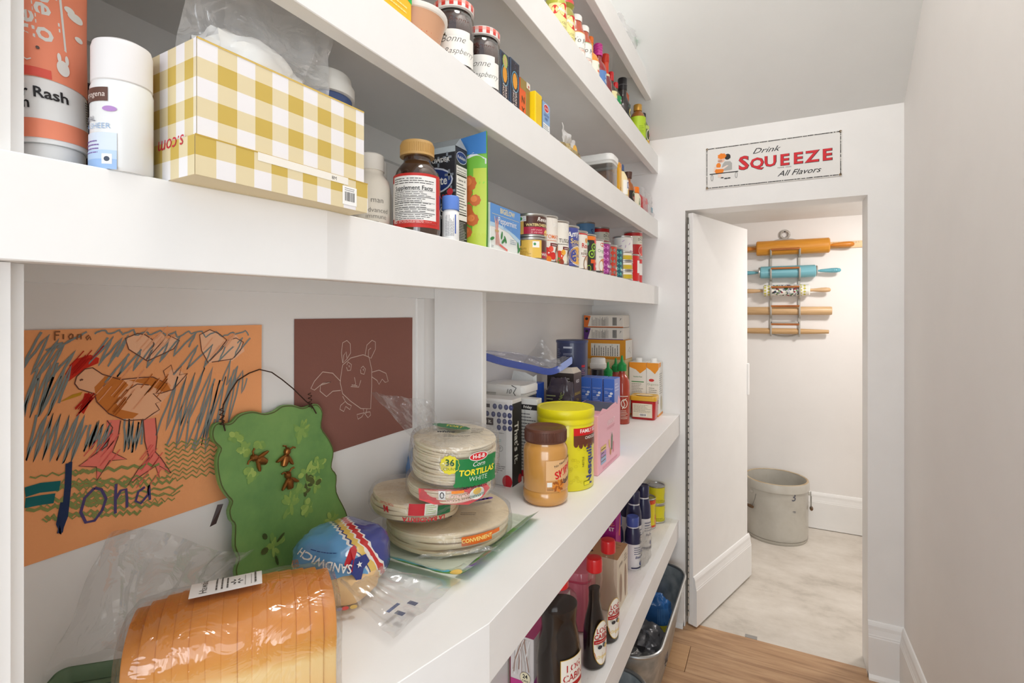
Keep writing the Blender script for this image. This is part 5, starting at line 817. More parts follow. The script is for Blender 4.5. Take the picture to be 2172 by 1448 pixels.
def pat(c1, c2, c3, txt):
    def f(L, h):
        for i in range(5):
            for u in (-.026, -.012): L.poly(c1, [(u, h * (.14 + i * .17)), (u + .006, h * (.10 + i * .17)), (u + .012, h * (.14 + i * .17)), (u + .006, h * (.21 + i * .17))]); L.k = 2
        L.oval(K, .022, h * .60, .020, .034); L.oval(c2, .025, h * .60, .018, .030); L.rect(c3, -.002, h * .22, .05, h * .34); L.text(W, txt, .010, h * .28, .0105, bold=.02); L.oval(K, .020, h * .06 + .004, .024, .014); L.oval((222, 176, 140), .022, h * .06 + .002, .021, .011)
    return f
can('bean_can', 'magenta black-bean can in the row', -.487, 1.559, ZA, .0365, .106, (150, 48, 130), pat((214, 140, 200), (232, 186, 60), (150, 48, 130), 'BLACK'), -16)
can('bean_can', 'red patterned bean can in the row', -.487, 1.634, ZA, .0365, .106, (196, 62, 44), pat((88, 150, 140), (232, 176, 90), (196, 62, 44), 'RED'), -16)
can('bean_can', 'dark teal patterned bean can in the row', -.487, 1.709, ZA, .0365, .106, (32, 88, 104), pat((96, 190, 176), (236, 196, 150), (32, 88, 104), 'PINTO'), -14)
def small(L, h):
    L.rect((196, 170, 40), -.05, .005, .06, h * .58); L.oval(K, .006, h * .62, .005); L.oval(W, .006, h * .62, .003); L.oval((200, 90, 170), .014, h * .8, .002); L.lines((120, 100, 20), .0, h * .2, .012, h * .4, 2)
for i, nm in enumerate(('lowest', 'middle', 'top')): can('fish_can', 'tiny yellow and white can, %s of the stack of three' % nm, -.470, 1.787, ZA + i * .0335, .033, .0335, (234, 228, 214), small, -14)
def sbl(L, h): L.rect((60, 100, 150), -.04, h * .35, .05, h * .62); L.rect(K, -.04, h * .62, .05, h - .0065); L.text(W, 'S', .004, h * .78, .016, bold=.02); L.oval((206, 60, 40), .010, h * .25, .014)
can('fish_can', 'short blue and black can under the pale formula can', -.492, 1.862, ZA, .0355, .066, (214, 60, 50), sbl, -10)
def form(L, h):
    L.rect((150, 182, 220), -.05, .0065, .006, h * .42); L.rect((150, 70, 150), .006, .0065, .06, h * .46); L.oval((234, 230, 228), .020, h * .50, .013, .016)
    for u, v, a in ((-.02, .8, .6), (.004, .7, .9), (.016, .88, 2.2), (-.03, .62, .3), (-.012, .6, 1.4)): L.oval((190, 170, 196), u, h * v, .006, .0018, rot=a)
    L.lines((70, 110, 170), -.03, h * .2, .0, h * .38, 5)
can('formula_can', 'white and purple formula can stacked on the short can', -.492, 1.862, ZA + .066, .0370, .100, (230, 226, 222), form, -40)
def diced(L, h): L.rect((226, 222, 206), -.09, h * .50, .09, h * .82); L.rect((190, 26, 26), -.09, h * .82, .09, h - .0065); L.text(K, 'DICED', .006, h * .68, .015, bold=.01, sx=.8); L.text((70, 70, 60), 'TOM', .004, h * .57, .009); L.text((120, 130, 70), 'ORG', .004, h * .78, .008, bold=.03); L.oval((240, 236, 226), .012, h * .26, .022, .022); L.oval((222, 66, 30), .012, h * .26, .020, .020)
def dice2(L, h): L.rect((232, 230, 226), -.004, h * .34, .03, h * .78)
can('tomato_can', 'red diced tomato can, lower of the stack in the back row', -.590, 1.895, ZA, .037, .105, (200, 24, 24), diced, -30)
can('tomato_can', 'red diced tomato can, upper of the stack in the back row', -.590, 1.895, ZA + .105, .037, .105, (200, 24, 24), diced, -30)
can('tomato_can', 'red diced tomato can, lower of the two beside the end wall', -.500, 2.052, ZA, .037, .105, (206, 26, 28), dice2, -30)
can('tomato_can', 'red diced tomato can, upper of the two beside the end wall', -.500, 2.052, ZA + .105, .037, .105, (200, 24, 24), diced, -24)
can('tomato_can', 'red and white tomato can standing between the formula can and end wall', -.486, 1.950, ZA, .0355, .108, (206, 26, 28), dice2, -20)
def coco(L, h): L.text((40, 60, 120), 'S', .014, h * .66, .030, bold=.01); L.text((190, 60, 70), 'COCONUT', .010, h * .26, .013, bold=.02); L.lines((160, 190, 220), -.04, h * .3, -.02, h * .8, 6)
can('coconut_can', 'blue coconut milk can, lower of the stack in the back row', -.628, 1.8386, ZA, .036, .112, (70, 112, 160), coco, -50)
can('coconut_can', 'blue coconut milk can, upper of the stack in the back row', -.628, 1.8386, ZA + .112, .036, .112, (92, 140, 184), coco, -50)
# ================================================================ shelf with the jam jars
ZB = 1.730
t = carton('noodle_box', 'yellow and green pasta box cut by the top of the picture', -.540, .455, -.460, .584, ZB, .165, (240, 186, 20))
L = LX(t); L.poly((26, 176, 74), [(.020, .165), (.020, .058), (.045, .046), (.0645, .040), (.0645, .165)]); L.oval((236, 150, 30), -.005, .060, .030, .022); L.oval((246, 186, 80), -.012, .068, .016, .010); L.lines((246, 226, 140), .010, .020, .055, .034, 2); L.done(t, 'front_print')
t = thing('deli_bowl', 'peach plastic bowl with white rim beside the jam jars', 'bowl', (-.500, .637, ZB))
MB().lathe([(0, 0), (.034, 0), (.038, .003), (.0505, .050), (.049, .050), (.037, .005), (0, .003)], 40).build('bowl', mat((236, 184, 146), .35, trans=.25), t)
MB().lathe([(0, .0035), (.0375, .0035), (.043, .022), (.030, .026), (0, .027)], 32).build('contents', mat((222, 106, 90), .5, bump=.5, scale=90), t)
MB().lathe([(.0490, .0490), (.0530, .0500), (.0545, .0530), (.0545, .0570), (.0510, .0590), (0, .0590)], 40).build('lid', mat((236, 234, 228), .4), t)
JAM = mat((70, 26, 22), .10, coat=.8, spec=.6); GLS = glassy('jar_glass', (226, 226, 224))
def bonne(label, x, y, nm, th, hh=.122):
    r = .0345
    t = thing('jam_jar', label, 'jar', (x, y, ZB), 0, 'jam jars with checked lids')
    MB().lathe([(0, .002), (r - .005, .002), (r - .003, .006), (r - .0025, .060), (r - .001, .070), (r - .0025, .094), (r - .008, .101), (0, .101)], 12, smooth=False, a0=.2).build('jam', JAM, t)
    MB().lathe([(0, 0), (r - .003, 0), (r, .004), (r, .062), (r + .0012, .071), (r, .095), (r - .006, .103), (r - .006, .108)], 40).build('glass', GLS, t)
    MB().lathe([(r - .004, .1035), (r + .0002, .1042), (r + .0006, .1065), (r + .0006, .117), (r - .0015, .1195), (r - .006, .1205), (0, .1195)], 48).build('lid', mat((234, 230, 226), .35, coat=.3), t)
    L = Lab(curved(r + .0007, 0, 0), step=.004, e=.0001, rough=.35); n = 32; st = 2 * PI * (r + .0007) / n
    for k in range(n):
        for j in range(2):
            v0 = .1060 + j * .0056
            if k % 2 == 0: L.rect((208, 62, 52) if j == 0 else (222, 110, 98), k * st, v0, (k + 1) * st, v0 + .0056, e=.0002)
            elif j == 1: L.rect((238, 190, 182), k * st, v0, (k + 1) * st, v0 + .0056, e=.0002)
    L.mp = faceZ(.1200, 0, 0); rr_ = r - .004; q = .0080
    for i in range(-5, 5):
        for j in range(-5, 5):
            u, v = i * q, j * q
            if math.hypot(u + q / 2, v + q / 2) > rr_ - q * .55: continue
            k = i % 2 + j % 2
            if k: L.rect((208, 62, 52) if k == 2 else (234, 168, 158), u, v, u + q, v + q, e=.0002)
    L.done(t, 'checked_print')
    L = Lab(curved(r + .0002, th, 0), step=.004, e=.0004, rough=.5)
    L.poly(W, [(-.034, .008), (.034, .008), (.034, .054), (.020, .066), (-.020, .066), (-.034, .054)]) if False else L.rect(W, -.034, .010, .034, .056)
    L.rect(W, -.022, .056, .022, .066)
    L.text((70, 66, 64), 'Bonne', -.010, .050, .0165, shear=.45, bold=-.012); L.text((70, 66, 64), nm, .002, .030, .0135, shear=.45, bold=-.012); L.done(t)
    L = Lab(curved(r + .0002, th, 0), step=.004, e=.0004); L.text((96, 60, 52), 'Bonne', .0, .082, .015, shear=.4, bold=-.012); L.done(t, 'embossing')
    return t
bonne('jam jar with checked lid, nearest, beside the white-rimmed bowl', -.485, .7290, 'Raspberry', -42)
bonne('jam jar with checked lid beside the taco shell boxes', -.485, .8230, 'Raspberry', -52)
bonne('jam jar with checked lid peeking from behind the bowl', -.566, .6980, 'Cherry', -60)
def taco(label, y0, y1, h, ci):
    t = carton('taco_box', label, -.620, y0, -.470, y1, ZB, h, (58, 74, 96), group='navy taco shell boxes'); w2 = DIM[t.name]['d']
    L = LX(t); L.rect((44, 42, 54), -w2 + .004, .0, w2 - .004, h - .004); rr = random.Random(ci)
    for i in range(40): L.oval(rr.choice([(150, 110, 160), (120, 130, 190), (200, 190, 200)]), rr.uniform(-w2 + .005, w2 - .005), rr.uniform(.01, h - .006), .0006, n=5, e=.0008)
    L.oval((108, 170, 200), 0, h - .044, w2 * .80, .0215); L.oval((40, 40, 48), 0, h - .044, w2 * .72, .0195); L.oval((222, 152, 42), -.001, h - .043, w2 * .50, .016)
    if ci == 1: L.oval((170, 196, 96), 0, h - .017, w2 * .55, .013); L.oval((196, 170, 110), 0, h - .017, w2 * .35, .010)
    L.text((222, 206, 196), 'GRAIN FREE', .003, h - .088, .0092, rot=-90, bold=.02); L.text((222, 206, 196), 'TACO SHELLS', -.0075, h - .090, .0092, rot=-90, bold=.02); L.done(t, 'front_print')
    L = LY(t)
    for i in range(26): L.rect((120, 170, 200), .068, .004 + i * .0042, .072, .006 + i * .0042)
    L.done(t, 'zigzag_edge')
taco('navy taco shell box with a green shape, beside the jam jar', .871, .9070, .113, 1); taco('navy taco shell box beside the orange box', .913, .954, .117, 2)
t = carton('snack_box', 'orange snack box with a tan top beside the taco boxes', -.60, .9575, -.470, .985, ZB, .094, (226, 92, 30)); L = LX(t); L.rect((150, 128, 66), -.0135, .072, .0135, .094); L.text((56, 60, 30), 'N', 0, .050, .020, bold=.02); L.text((56, 60, 30), 'Y', 0, .027, .020, bold=.02); L.rect((232, 220, 200), -.0135, .0, .0135, .012); L.done(t, 'front_print')
L = LZ(t); L.rect((226, 218, 200), -.065, -.0135, .065, .0135); L.done(t, 'top_print')
t = carton('snack_box', 'olive brown box between the orange and yellow boxes', -.60, .9865, -.470, 1.006, ZB, .096, (150, 122, 60)); L = LX(t); L.rect((226, 218, 202), -.009, .083, .009, .096); L.oval((180, 60, 50), .002, .088, .003); L.done(t, 'front_print')
t = carton('pasta_box', 'plain yellow box beside the light blue pasta box', -.59, 1.0075, -.458, 1.043, ZB, .083, (242, 206, 12)); L = LX(t); L.rects((214, 176, 10), [(u, .004, u + .001, .078) for u in (-.010, -.004, .003, .009)]); L.done(t, 'front_print')
t = carton('pasta_box', 'light blue gluten-free pasta box with red oval emblem', -.56, 1.050, -.460, 1.094, ZB, .079, (134, 168, 210)); L = LX(t); L.oval(W, 0, .066, .0145, .0095); L.oval((196, 40, 48), 0, .066, .013, .008); L.text(W, 'Barilla', 0, .066, .0075, shear=.2); L.text((70, 90, 140), 'GLUTEN', 0, .050, .0085, sx=.9); L.text((70, 90, 140), 'FREE', 0, .041, .0085, sx=.9); L.rect((230, 232, 232), -.019, .002, .019, .030); L.lines(K, -.017, .004, .017, .028, 6); L.done(t, 'front_print')
L = LY(t); L.rect((40, 56, 110), -.05, .0, .05, .079); L.done(t, 'side_print')
# clear bag of pasta with pointed corners
t = thing('pasta_bag', 'clear twisted bag of pasta with a round orange sticker', 'bag', (-.515, 1.270, ZB))
blob(.050, .085, .022, 7, .25, 3.0).build('pasta', noisy('dry_pasta', [(0.35, (150, 130, 92)), (0.6, (196, 178, 130))], nscale=60, rough=.6, bump=.6), t)
m = MB(); crumple(m, (.035, -.045, .002), (.0, .10, -.004), (-.005, .008, .075), (1, 0, .1), 24, 16, .010, 3, shape=lambda a, b: 0)
for i, v in enumerate(m.v):
    a = (i % 25) / 24; b = (i // 25) / 16; m.v[i] = (v[0], v[1], v[2] + b * .015 * (abs(a - .55) * 2) ** 1.2 - .012 * b * a)
m.build('film', film('bag_film_tan', tint=(214, 206, 190), gloss=.3, haze=.55, bump=.9, scale=40), t)
MB().lathe([(0, .0006), (.017, .0006), (.017, 0), (0, 0)], 28, axis='x', o=(.046, .018, .030)).build('sticker', mat((230, 176, 60), .5), t)
# clear container with white lid
def rr2(hx, hy, r, n=6):
    p = []
    for cx, cy, a0 in ((hx - r, hy - r, 0), (-hx + r, hy - r, 90), (-hx + r, -hy + r, 180), (hx - r, -hy + r, 270)):
        for k in range(n + 1): a = R(a0 + 90 * k / n); p.append((cx + r * math.cos(a), cy + r * math.sin(a)))
    return p
def rloft(m, lv, mi=0, cap=True):
    m.loft([[(x, y, z) for x, y in rr2(hx, hy, r)] for hx, hy, r, z in lv], mi, True, cap); return m
CLR = glassy('clear_plastic', (232, 232, 230), gloss=.35)
def popbox(label, x, y, hx, hy, h, z, content, frac):
    t = thing('storage_container', label, 'container', (x, y, z))
    m = MB(); rloft(m, [(hx - .004, hy - .004, .018, .0), (hx, hy, .020, .004), (hx, hy, .020, h - .030)], cap=False); m.build('clear_walls', CLR, t)
    m = MB(); rloft(m, [(hx - .005, hy - .005, .016, .003), (hx - .003, hy - .003, .018, .006), (hx - .003, hy - .003, .018, h * frac), (hx - .012, hy - .012, .012, h * frac + .004)]); m.build('contents', content, t)
    m = MB(); rloft(m, [(hx - .001, hy - .001, .020, h - .034), (hx + .001, hy + .001, .021, h - .032), (hx + .001, hy + .001, .021, h - .028), (hx, hy, .021, h - .027), (hx, hy, .021, h - .024)], cap=False); m.build('seal', mat((214, 214, 210), .4), t)
    m = MB(); rloft(m, [(hx + .001, hy + .001, .022, h - .024), (hx + .0035, hy + .0035, .023, h - .022), (hx + .0035, hy + .0035, .023, h - .006), (hx, hy, .022, h - .001), (hx - .006, hy - .006, .020, h)]); m.build('lid', mat((234, 234, 232), .35), t)
    return t
popbox('clear box container with white lid on the jam shelf', -.530, 1.660, .066, .042, .122, ZB, noisy('brown_grain', [(0.35, (86, 62, 48)), (0.65, (128, 96, 74))], nscale=90, rough=.7, bump=.6), .52)
t = carton('spice_box', 'slim yellow and red box beside the clear container', -.53, 1.708, -.462, 1.734, ZB, .112, (226, 168, 50)); L = LX(t); L.rect((206, 60, 40), -.012, .095, -.004, .110); L.lines((70, 60, 50), -.010, .01, .010, .03, 4); L.done(t, 'front_print')
t = jar('mayonnaise_bottle', 'cream squeeze bottle with dark blue cap on the jam shelf', -.477, 1.771, ZB, [('bottle', [(0, 0), (.026, 0), (.028, .003), (.028, .055), (.024, .075), (.016, .092), (.012, .097), (0, .097)], mat((232, 218, 176), .35), (1, .85)), ('cap', [(0, .097), (.014, .097), (.014, .116), (.012, .120), (0, .120)], mat((70, 88, 128), .4))])
L = Lab(curved(.0282, -16, 0, 1, .86), e=.0005); L.rect((240, 238, 232), -.020, .012, .030, .062); L.rect((80, 96, 150), -.002, .034, .018, .056); L.oval((226, 228, 238), .008, .045, .006, .009); L.rect((236, 206, 30), .002, .012, .030, .030); L.done(t)
t = jar('vinegar_bottle', 'amber sauce bottle with a mottled cap on the jam shelf', -.477, 1.882, ZB, [('bottle', [(0, 0), (.021, 0), (.023, .003), (.023, .062), (.017, .076), (.009, .086), (.009, .098), (0, .098)], mat((150, 82, 24), .12, coat=.6)), ('cap', [(0, .098), (.013, .098), (.0145, .112), (.0150, .121), (0, .121)], mat((92, 66, 58), .3, .3))])
L = Lab(curved(.0232, -16, 0), e=.0004); L.rect((40, 34, 32), -.02, .012, .03, .050); L.oval((226, 214, 190), .004, .032, .012, .017); L.oval((70, 96, 50), .004, .040, .010, .008); L.oval((150, 50, 40), .004, .024, .009, .008); L.done(t)
t = jar('dressing_bottle', 'cream dressing bottle with bright orange cap on the jam shelf', -.482, 2.000, ZB, [('bottle', [(0, 0), (.022, 0), (.024, .003), (.024, .050), (.018, .064), (.014, .068), (0, .068)], mat((228, 220, 196), .4)), ('cap', [(0, .068), (.0185, .068), (.0185, .088), (.017, .091), (0, .091)], mat((240, 122, 10), .4))])
L = Lab(curved(.0242, -16, 0), e=.0004); L.stroke((40, 100, 60), [(-.004, .020), (-.004, .045), (.010, .020), (.010, .045)], .005); L.oval((230, 180, 60), .016, .040, .006); L.done(t)
t = thing('ziplock_bag', 'clear zip bag holding a red packet beside the end wall', 'bag', (-.496, 2.130, ZB))
blob(.034, .080, .044, 11, .18, 2.6).build('red_packet', mat((206, 44, 48), .35, coat=.4, bump=.3, scale=30), t)
m = MB(); crumple(m, (.040, -.085, .0), (.0, .195, .006), (-.012, .004, .104), (1, 0, .1), 24, 16, .010, 5); crumple(m, (-.02, -.085, .0), (.0, .195, .006), (.045, .004, .104), (1, 0, -.1), 24, 16, .008, 15); m.build('film', FILM2, t)
MB().rbox(.032, .085, .030, .036, .108, .052, .001).build('tag', mat((120, 170, 190), .4), t)

# ================================================================ shelf with the sauces
ZC = 2.011
def bottle(label, y, r, h, glass, capc, neck=.5, name='sauce_bottle', x=-.485, capr=None, capf=.16, group=None, shoulder=.62, smooth=True):
    cr = capr or r * .5; nr = r * neck; hc = h * (1 - capf)
    return jar(name, label, x, y, ZC, [('bottle', [(0, 0), (r - .002, 0), (r, .003), (r, h * shoulder * .92), (r * .94, h * shoulder), (r * .78, h * (shoulder + .08)), (nr * 1.1, h * (shoulder + .16)), (nr, min(hc, h * (shoulder + .2))), (nr, hc), (0, hc)], glass), ('cap', [(0, hc), (cr, hc), (cr, h - .002), (cr - .0015, h), (0, h)], capc)], group=group)
GJ = mat((150, 146, 40), .12, coat=.7)
def mezz(label, y, body):
    t = bottle(label, y, .0285, .128, body, mat((206, 40, 40), .35, coat=.4), .88, 'pepper_jar', capr=.0262, capf=.12, shoulder=.74, group='pickled pepper jars')
    L = Lab(curved(.0287, -22, 0), step=.004, e=.0003); L.rect((232, 222, 150), -.040, .004, .034, .080); L.oval((206, 50, 40), -.024, .064, .009, .011); L.poly((206, 40, 36), [(-.016, .052), (.030, .034), (.030, .064), (-.002, .082), (-.016, .074)]); L.oval((206, 34, 34), .006, .066, .020, .018); L.text(W, 'Mezzetta', .006, .064, .0125, rot=-6, shear=.25, bold=.02); L.text((150, 140, 80), 'SLICED', -.002, .034, .008); L.text((150, 140, 80), 'HOT', .002, .024, .008); L.done(t)
mezz('pepper jar with red and cream label, nearest on the sauce shelf', 1.188, mat((176, 176, 60), .12, coat=.7)); mezz('pepper jar with red lid and yellow peppers, second on the sauce shelf', 1.247, GJ)
def yomama(label, y, gr):
    t = bottle(label, y, .0285, .132, mat((176, 70, 34), .2, coat=.6), mat((232, 230, 226), .4), .66, 'pasta_sauce_jar', capr=.0205, capf=.13, shoulder=.66, group='tomato sauce jars with white labels')
    L = Lab(curved(.0287, -20, 0), step=.004, e=.0003); L.rect((234, 232, 226), -.045, .006, .045, .078); L.rect((150, 190, 140) if gr else (236, 190, 120), -.045, .0765, .045, .0785); L.text(K, "Yo Mama's", .014, .056, .0205, shear=.3); L.text((206, 110, 60), 'TOMATO', .006, .030, .009); L.lines((120, 120, 120), -.02, .034, .02, .038, 1); L.done(t)
yomama('tomato sauce jar with white script label beside the pepper jars', 1.328, False); yomama('tomato sauce jar with white label, second, beside the orange bottle', 1.388, True)
t = bottle('orange hot sauce bottle with white label on the sauce shelf', 1.460, .0275, .140, mat((226, 138, 20), .15, coat=.6), mat((222, 108, 20), .4), .36, capr=.011, capf=.14, shoulder=.5)
L = Lab(curved(.0277, -18, 0), step=.004, e=.0003); L.rect((236, 230, 216), -.04, .006, .04, .060); L.oval((110, 170, 80), .010, .050, .005); L.rect((226, 110, 60), .0, .030, .03, .036); L.done(t)
t = bottle('red sauce bottle with a tall bright pink cap', 1.540, .0255, .156, mat((140, 14, 24), .12, coat=.7), mat((206, 40, 148), .3, coat=.4), .42, capr=.0140, capf=.24, shoulder=.5)
L = Lab(curved(.0257, -16, 0), step=.004, e=.0003); L.rect((92, 132, 190), -.04, .010, .04, .066); L.text(W, 'LA', .010, .052, .014, bold=.03); L.text(W, 'ON', .010, .036, .014, bold=.03); L.rect((226, 120, 170), -.01, .012, .03, .018); L.done(t)
m = MB()
for k in range(4): m.lathe([(.0140, .124 + k * .008), (.0150, .127 + k * .008), (.0140, .130 + k * .008)], 28)
m.build('cap_ridges', mat((190, 32, 134), .3, coat=.4), t)
t = bottle('dark sauce bottle wrapped in a tall orange-red neck seal', 1.614, .0225, .156, mat((120, 30, 30), .15, coat=.6), mat((206, 60, 26), .35), .5, capr=.0120, capf=.42, shoulder=.42)
MB().lathe([(.0122, .130), (.0136, .133), (.0136, .155), (.0125, .157), (0, .157)], 28).build('cap_top', mat((196, 46, 22), .35), t)
L = Lab(curved(.0150, -16, 0), step=.003, e=.0002); L.rect((226, 214, 170), -.03, .0835, .03, .0905); L.done(t)
t = bottle('small dark sauce bottle with red cap and cream label', 1.683, .0205, .130, mat((54, 40, 30), .15, coat=.6), mat((196, 30, 32), .35), .4, capr=.0095, capf=.24, shoulder=.5)
L = Lab(curved(.0207, -14, 0), step=.003, e=.0003); L.rect((228, 220, 170), -.03, .014, .03, .060); L.text(K, 'HL', .006, .050, .010, bold=.02); L.rect((140, 146, 206), -.01, .016, .03, .036); L.done(t)
t = bottle('olive green sauce bottle with green and white label', 1.737, .0205, .116, mat((92, 88, 50), .15, coat=.6), mat((196, 24, 30), .35), .4, capr=.0095, capf=.18, shoulder=.55)
L = Lab(curved(.0207, -12, 0), step=.003, e=.0003); L.rect((40, 140, 80), -.03, .038, .03, .064); L.text(W, 'ME', .006, .050, .011, bold=.03); L.rect((232, 210, 200), -.03, .010, .03, .036); L.done(t)
t = bottle('tall black vinegar bottle with a round cream seal', 1.830, .0290, .168, mat((44, 38, 36), .25, coat=.3), mat((28, 26, 28), .35), .52, capr=.0165, capf=.26, shoulder=.42)
L = Lab(curved(.0292, -14, 0), step=.004, e=.0003); L.oval((70, 86, 80), .006, .046, .020, .024); L.oval((216, 204, 130), .008, .040, .011, .015); L.oval((60, 56, 40), .008, .040, .005, .008); L.done(t)
MB().lathe([(.0166, .140), (.0175, .142), (.0166, .144)], 28).build('cap_ring', mat((70, 68, 70), .3), t)
t = carton('pasta_box', 'red and white box behind the black vinegar bottle', -.565, 1.905, -.500, 1.985, ZC, .170, (226, 222, 206)); L = LX(t); L.poly((214, 112, 74), [(-.040, .17), (.040, .17), (.040, .125), (-.040, .150)]); L.rect((206, 40, 40), -.036, .134, -.016, .158); L.oval((232, 120, 90), .008, .040, .030, .030); L.done(t, 'front_print')
t = bottle('sesame oil bottle with gold cap and lime label', 2.0460, .031, .150, mat((150, 92, 34), .12, coat=.7), mat((206, 158, 70), .3, .4), .45, 'oil_bottle', capr=.0165, capf=.17, shoulder=.66, x=-.480)
L = Lab(curved(.0312, -30, 0), step=.004, e=.0003); L.rect((176, 206, 46), -.07, .010, .07, .096); L.poly((232, 206, 70), [(-.004, .010), (.03, .010), (.03, .050), (.012, .046)]); L.text((60, 90, 30), 'Oil', .010, .066, .012, shear=.3); L.lines((110, 140, 30), -.02, .03, .0, .06, 5); L.done(t)
t = bottle('green oil bottle with black cap behind the sesame oil', 2.118, .0270, .140, mat((110, 130, 60), .12, coat=.6), mat((34, 34, 32), .35), .5, 'oil_bottle', capr=.0145, capf=.16, shoulder=.6, x=-.478)
L = Lab(curved(.0272, -20, 0), step=.004, e=.0003); L.rect((190, 206, 110), -.04, .07, .04, .084); L.oval((230, 226, 206), .002, .046, .012, .024); L.oval((60, 66, 40), .002, .046, .009, .019); L.rect((214, 176, 60), -.01, .010, .03, .024); L.done(t)
t = carton('cracker_box', 'slim red and cream striped box in the far end of the sauce shelf', -.545, 2.190, -.474, 2.240, ZC, .098, (228, 206, 160)); L = LX(t)
for k in range(4): L.rect((196, 50, 44), -.024, .008 + k * .024, .024, .020 + k * .024)
L.done(t, 'front_print')
# bag on the topmost shelf
t = thing('plastic_bag', 'clear zip bag with green seal on the topmost shelf', 'bag', (-.500, 1.800, 2.288))
m = MB(); crumple(m, (.032, -.09, .0), (.012, .22, .022), (.0, .0, .070), (1, 0, .1), 22, 14, .012, 21); crumple(m, (-.02, -.09, .0), (.0, .22, .022), (.03, .0, .085), (1, 0, .1), 22, 14, .012, 31); m.build('film', film('bag_film_milky', gloss=.3, haze=.35, bump=.9, scale=30), t)
MB().rbox(.040, .108, .058, .043, .145, .076, .001).build('green_seal', mat((40, 150, 90), .4), t)
# ================================================================ counter: bread
ZK = .899
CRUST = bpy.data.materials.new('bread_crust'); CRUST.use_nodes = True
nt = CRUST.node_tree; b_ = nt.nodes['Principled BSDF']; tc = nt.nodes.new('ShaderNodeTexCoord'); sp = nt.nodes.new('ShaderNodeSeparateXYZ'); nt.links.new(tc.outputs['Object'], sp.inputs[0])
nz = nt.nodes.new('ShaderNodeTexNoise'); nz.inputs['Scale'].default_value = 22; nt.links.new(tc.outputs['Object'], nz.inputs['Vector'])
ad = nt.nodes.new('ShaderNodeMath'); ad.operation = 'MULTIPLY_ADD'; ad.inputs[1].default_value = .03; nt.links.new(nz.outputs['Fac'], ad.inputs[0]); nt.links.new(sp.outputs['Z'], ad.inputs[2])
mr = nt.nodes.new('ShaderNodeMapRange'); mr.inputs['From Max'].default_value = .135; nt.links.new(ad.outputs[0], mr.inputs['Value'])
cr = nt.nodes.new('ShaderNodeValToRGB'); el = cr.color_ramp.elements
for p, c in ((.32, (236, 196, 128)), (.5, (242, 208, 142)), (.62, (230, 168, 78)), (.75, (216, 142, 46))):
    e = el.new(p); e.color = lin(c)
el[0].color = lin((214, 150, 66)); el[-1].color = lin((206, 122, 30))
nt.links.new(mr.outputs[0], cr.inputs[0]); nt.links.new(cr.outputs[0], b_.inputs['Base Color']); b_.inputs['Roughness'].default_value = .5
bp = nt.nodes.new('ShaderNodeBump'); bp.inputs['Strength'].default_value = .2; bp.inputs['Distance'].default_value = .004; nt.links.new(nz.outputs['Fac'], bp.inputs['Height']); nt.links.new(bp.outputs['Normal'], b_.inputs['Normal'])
SEC = [(-.048, .001), (.048, .001), (.0545, .008), (.0550, .040), (.0565, .060), (.0600, .074), (.0595, .088), (.0540, .102), (.0420, .112), (.0240, .1185), (.0, .1205), (-.0240, .1185), (-.0420, .112), (-.0540, .102), (-.0595, .088), (-.0600, .074), (-.0565, .060), (-.0550, .040), (-.0545, .008)]
SEC = smooth_loop(SEC, 2)
loaf = thing('bread_loaf', 'golden sliced sandwich loaf in a clear bag at the front of the counter', 'bread', (-.536, .362, ZK + .002), 54)
sl = MB()
def sring(x, s): return [(x, a * s, .058 + (b - .058) * s) for a, b in SEC]
sl.loft([sring(-.00695, .994), sring(-.0066, .998), sring(-.0056, 1), sring(.0056, 1), sring(.0066, .998), sring(.00695, .994)])
NS = 14
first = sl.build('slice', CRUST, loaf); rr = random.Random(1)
for i in range(NS):
    o = first if i == 0 else first.copy()
    if i: COL.objects.link(o); o.parent = loaf
    x = -.083 + i * .0139; e = abs(i - 6.5) / 6.5
    k = 1 - .07 * e ** 4 + rr.uniform(-.0015, .0015); o.location = (x, rr.uniform(-.0008, .0008), 0); o.scale = (1, k, k + rr.uniform(-.0015, .0015))
m = MB(); rings = []
for j in range(27):
    u = -1 + 2 * j / 26; x = .0073 + u * .1040; s = 1.045 - .09 * max(0, abs(u) - .45) ** 3 / .166 - .10 * max(0, abs(u) - .93) / .07
    rings.append([(x, a * s * (1 + .025 * noise.noise(Vector((x * 40, a * 40, b * 40)))), max(.0002, (.06 + (b - .06) * s) + .003 * noise.noise(Vector((x * 50, a * 30, b * 30 + 4))))) for a, b in SEC])
m.loft(rings); m.build('clear_bag', film('bread_bag', gloss=.20, haze=.008, bump=.7, scale=20, rough=.08), loaf)
# sticker on the bag
def stk(u, v, e):
    y = .012 + v; return Vector((-.004 + u, y, 1.046 * (.1205 - .031 * (abs(y) / .06) ** 2.6) + .0016 + e))
L = Lab(stk, step=.004, e=.0004, rough=.5)
L.rect((236, 234, 232), -.035, -.026, .035, .026); L.text((80, 76, 74), 'Hawaiian', -.022, -.002, .0105, rot=90); L.lines((90, 86, 84), -.012, -.020, .004, .018, 3, vert=True)
for a in range(6): L.stroke((70, 68, 68), [(.010 + .0025 * math.cos(a * PI / 3), -.010 + .0025 * math.sin(a * PI / 3)), (.010 + .006 * math.cos(a * PI / 3), -.010 + .006 * math.sin(a * PI / 3))], .0016)
L.rects((120, 116, 114), [(.018, -.022, .0185, .02), (.024, -.022, .0245, .02)]); L.lines((90, 86, 84), .026, -.020, .032, .020, 1, vert=True); L.done(loaf, 'sticker')
L = Lab(lambda u, v, e: Vector((.068 + u, .020 + v, .1258 + e)), e=.0006); L.text((120, 64, 30), '0150', 0, 0, .010, rot=90, bold=.02); L.done(loaf, 'date_print')
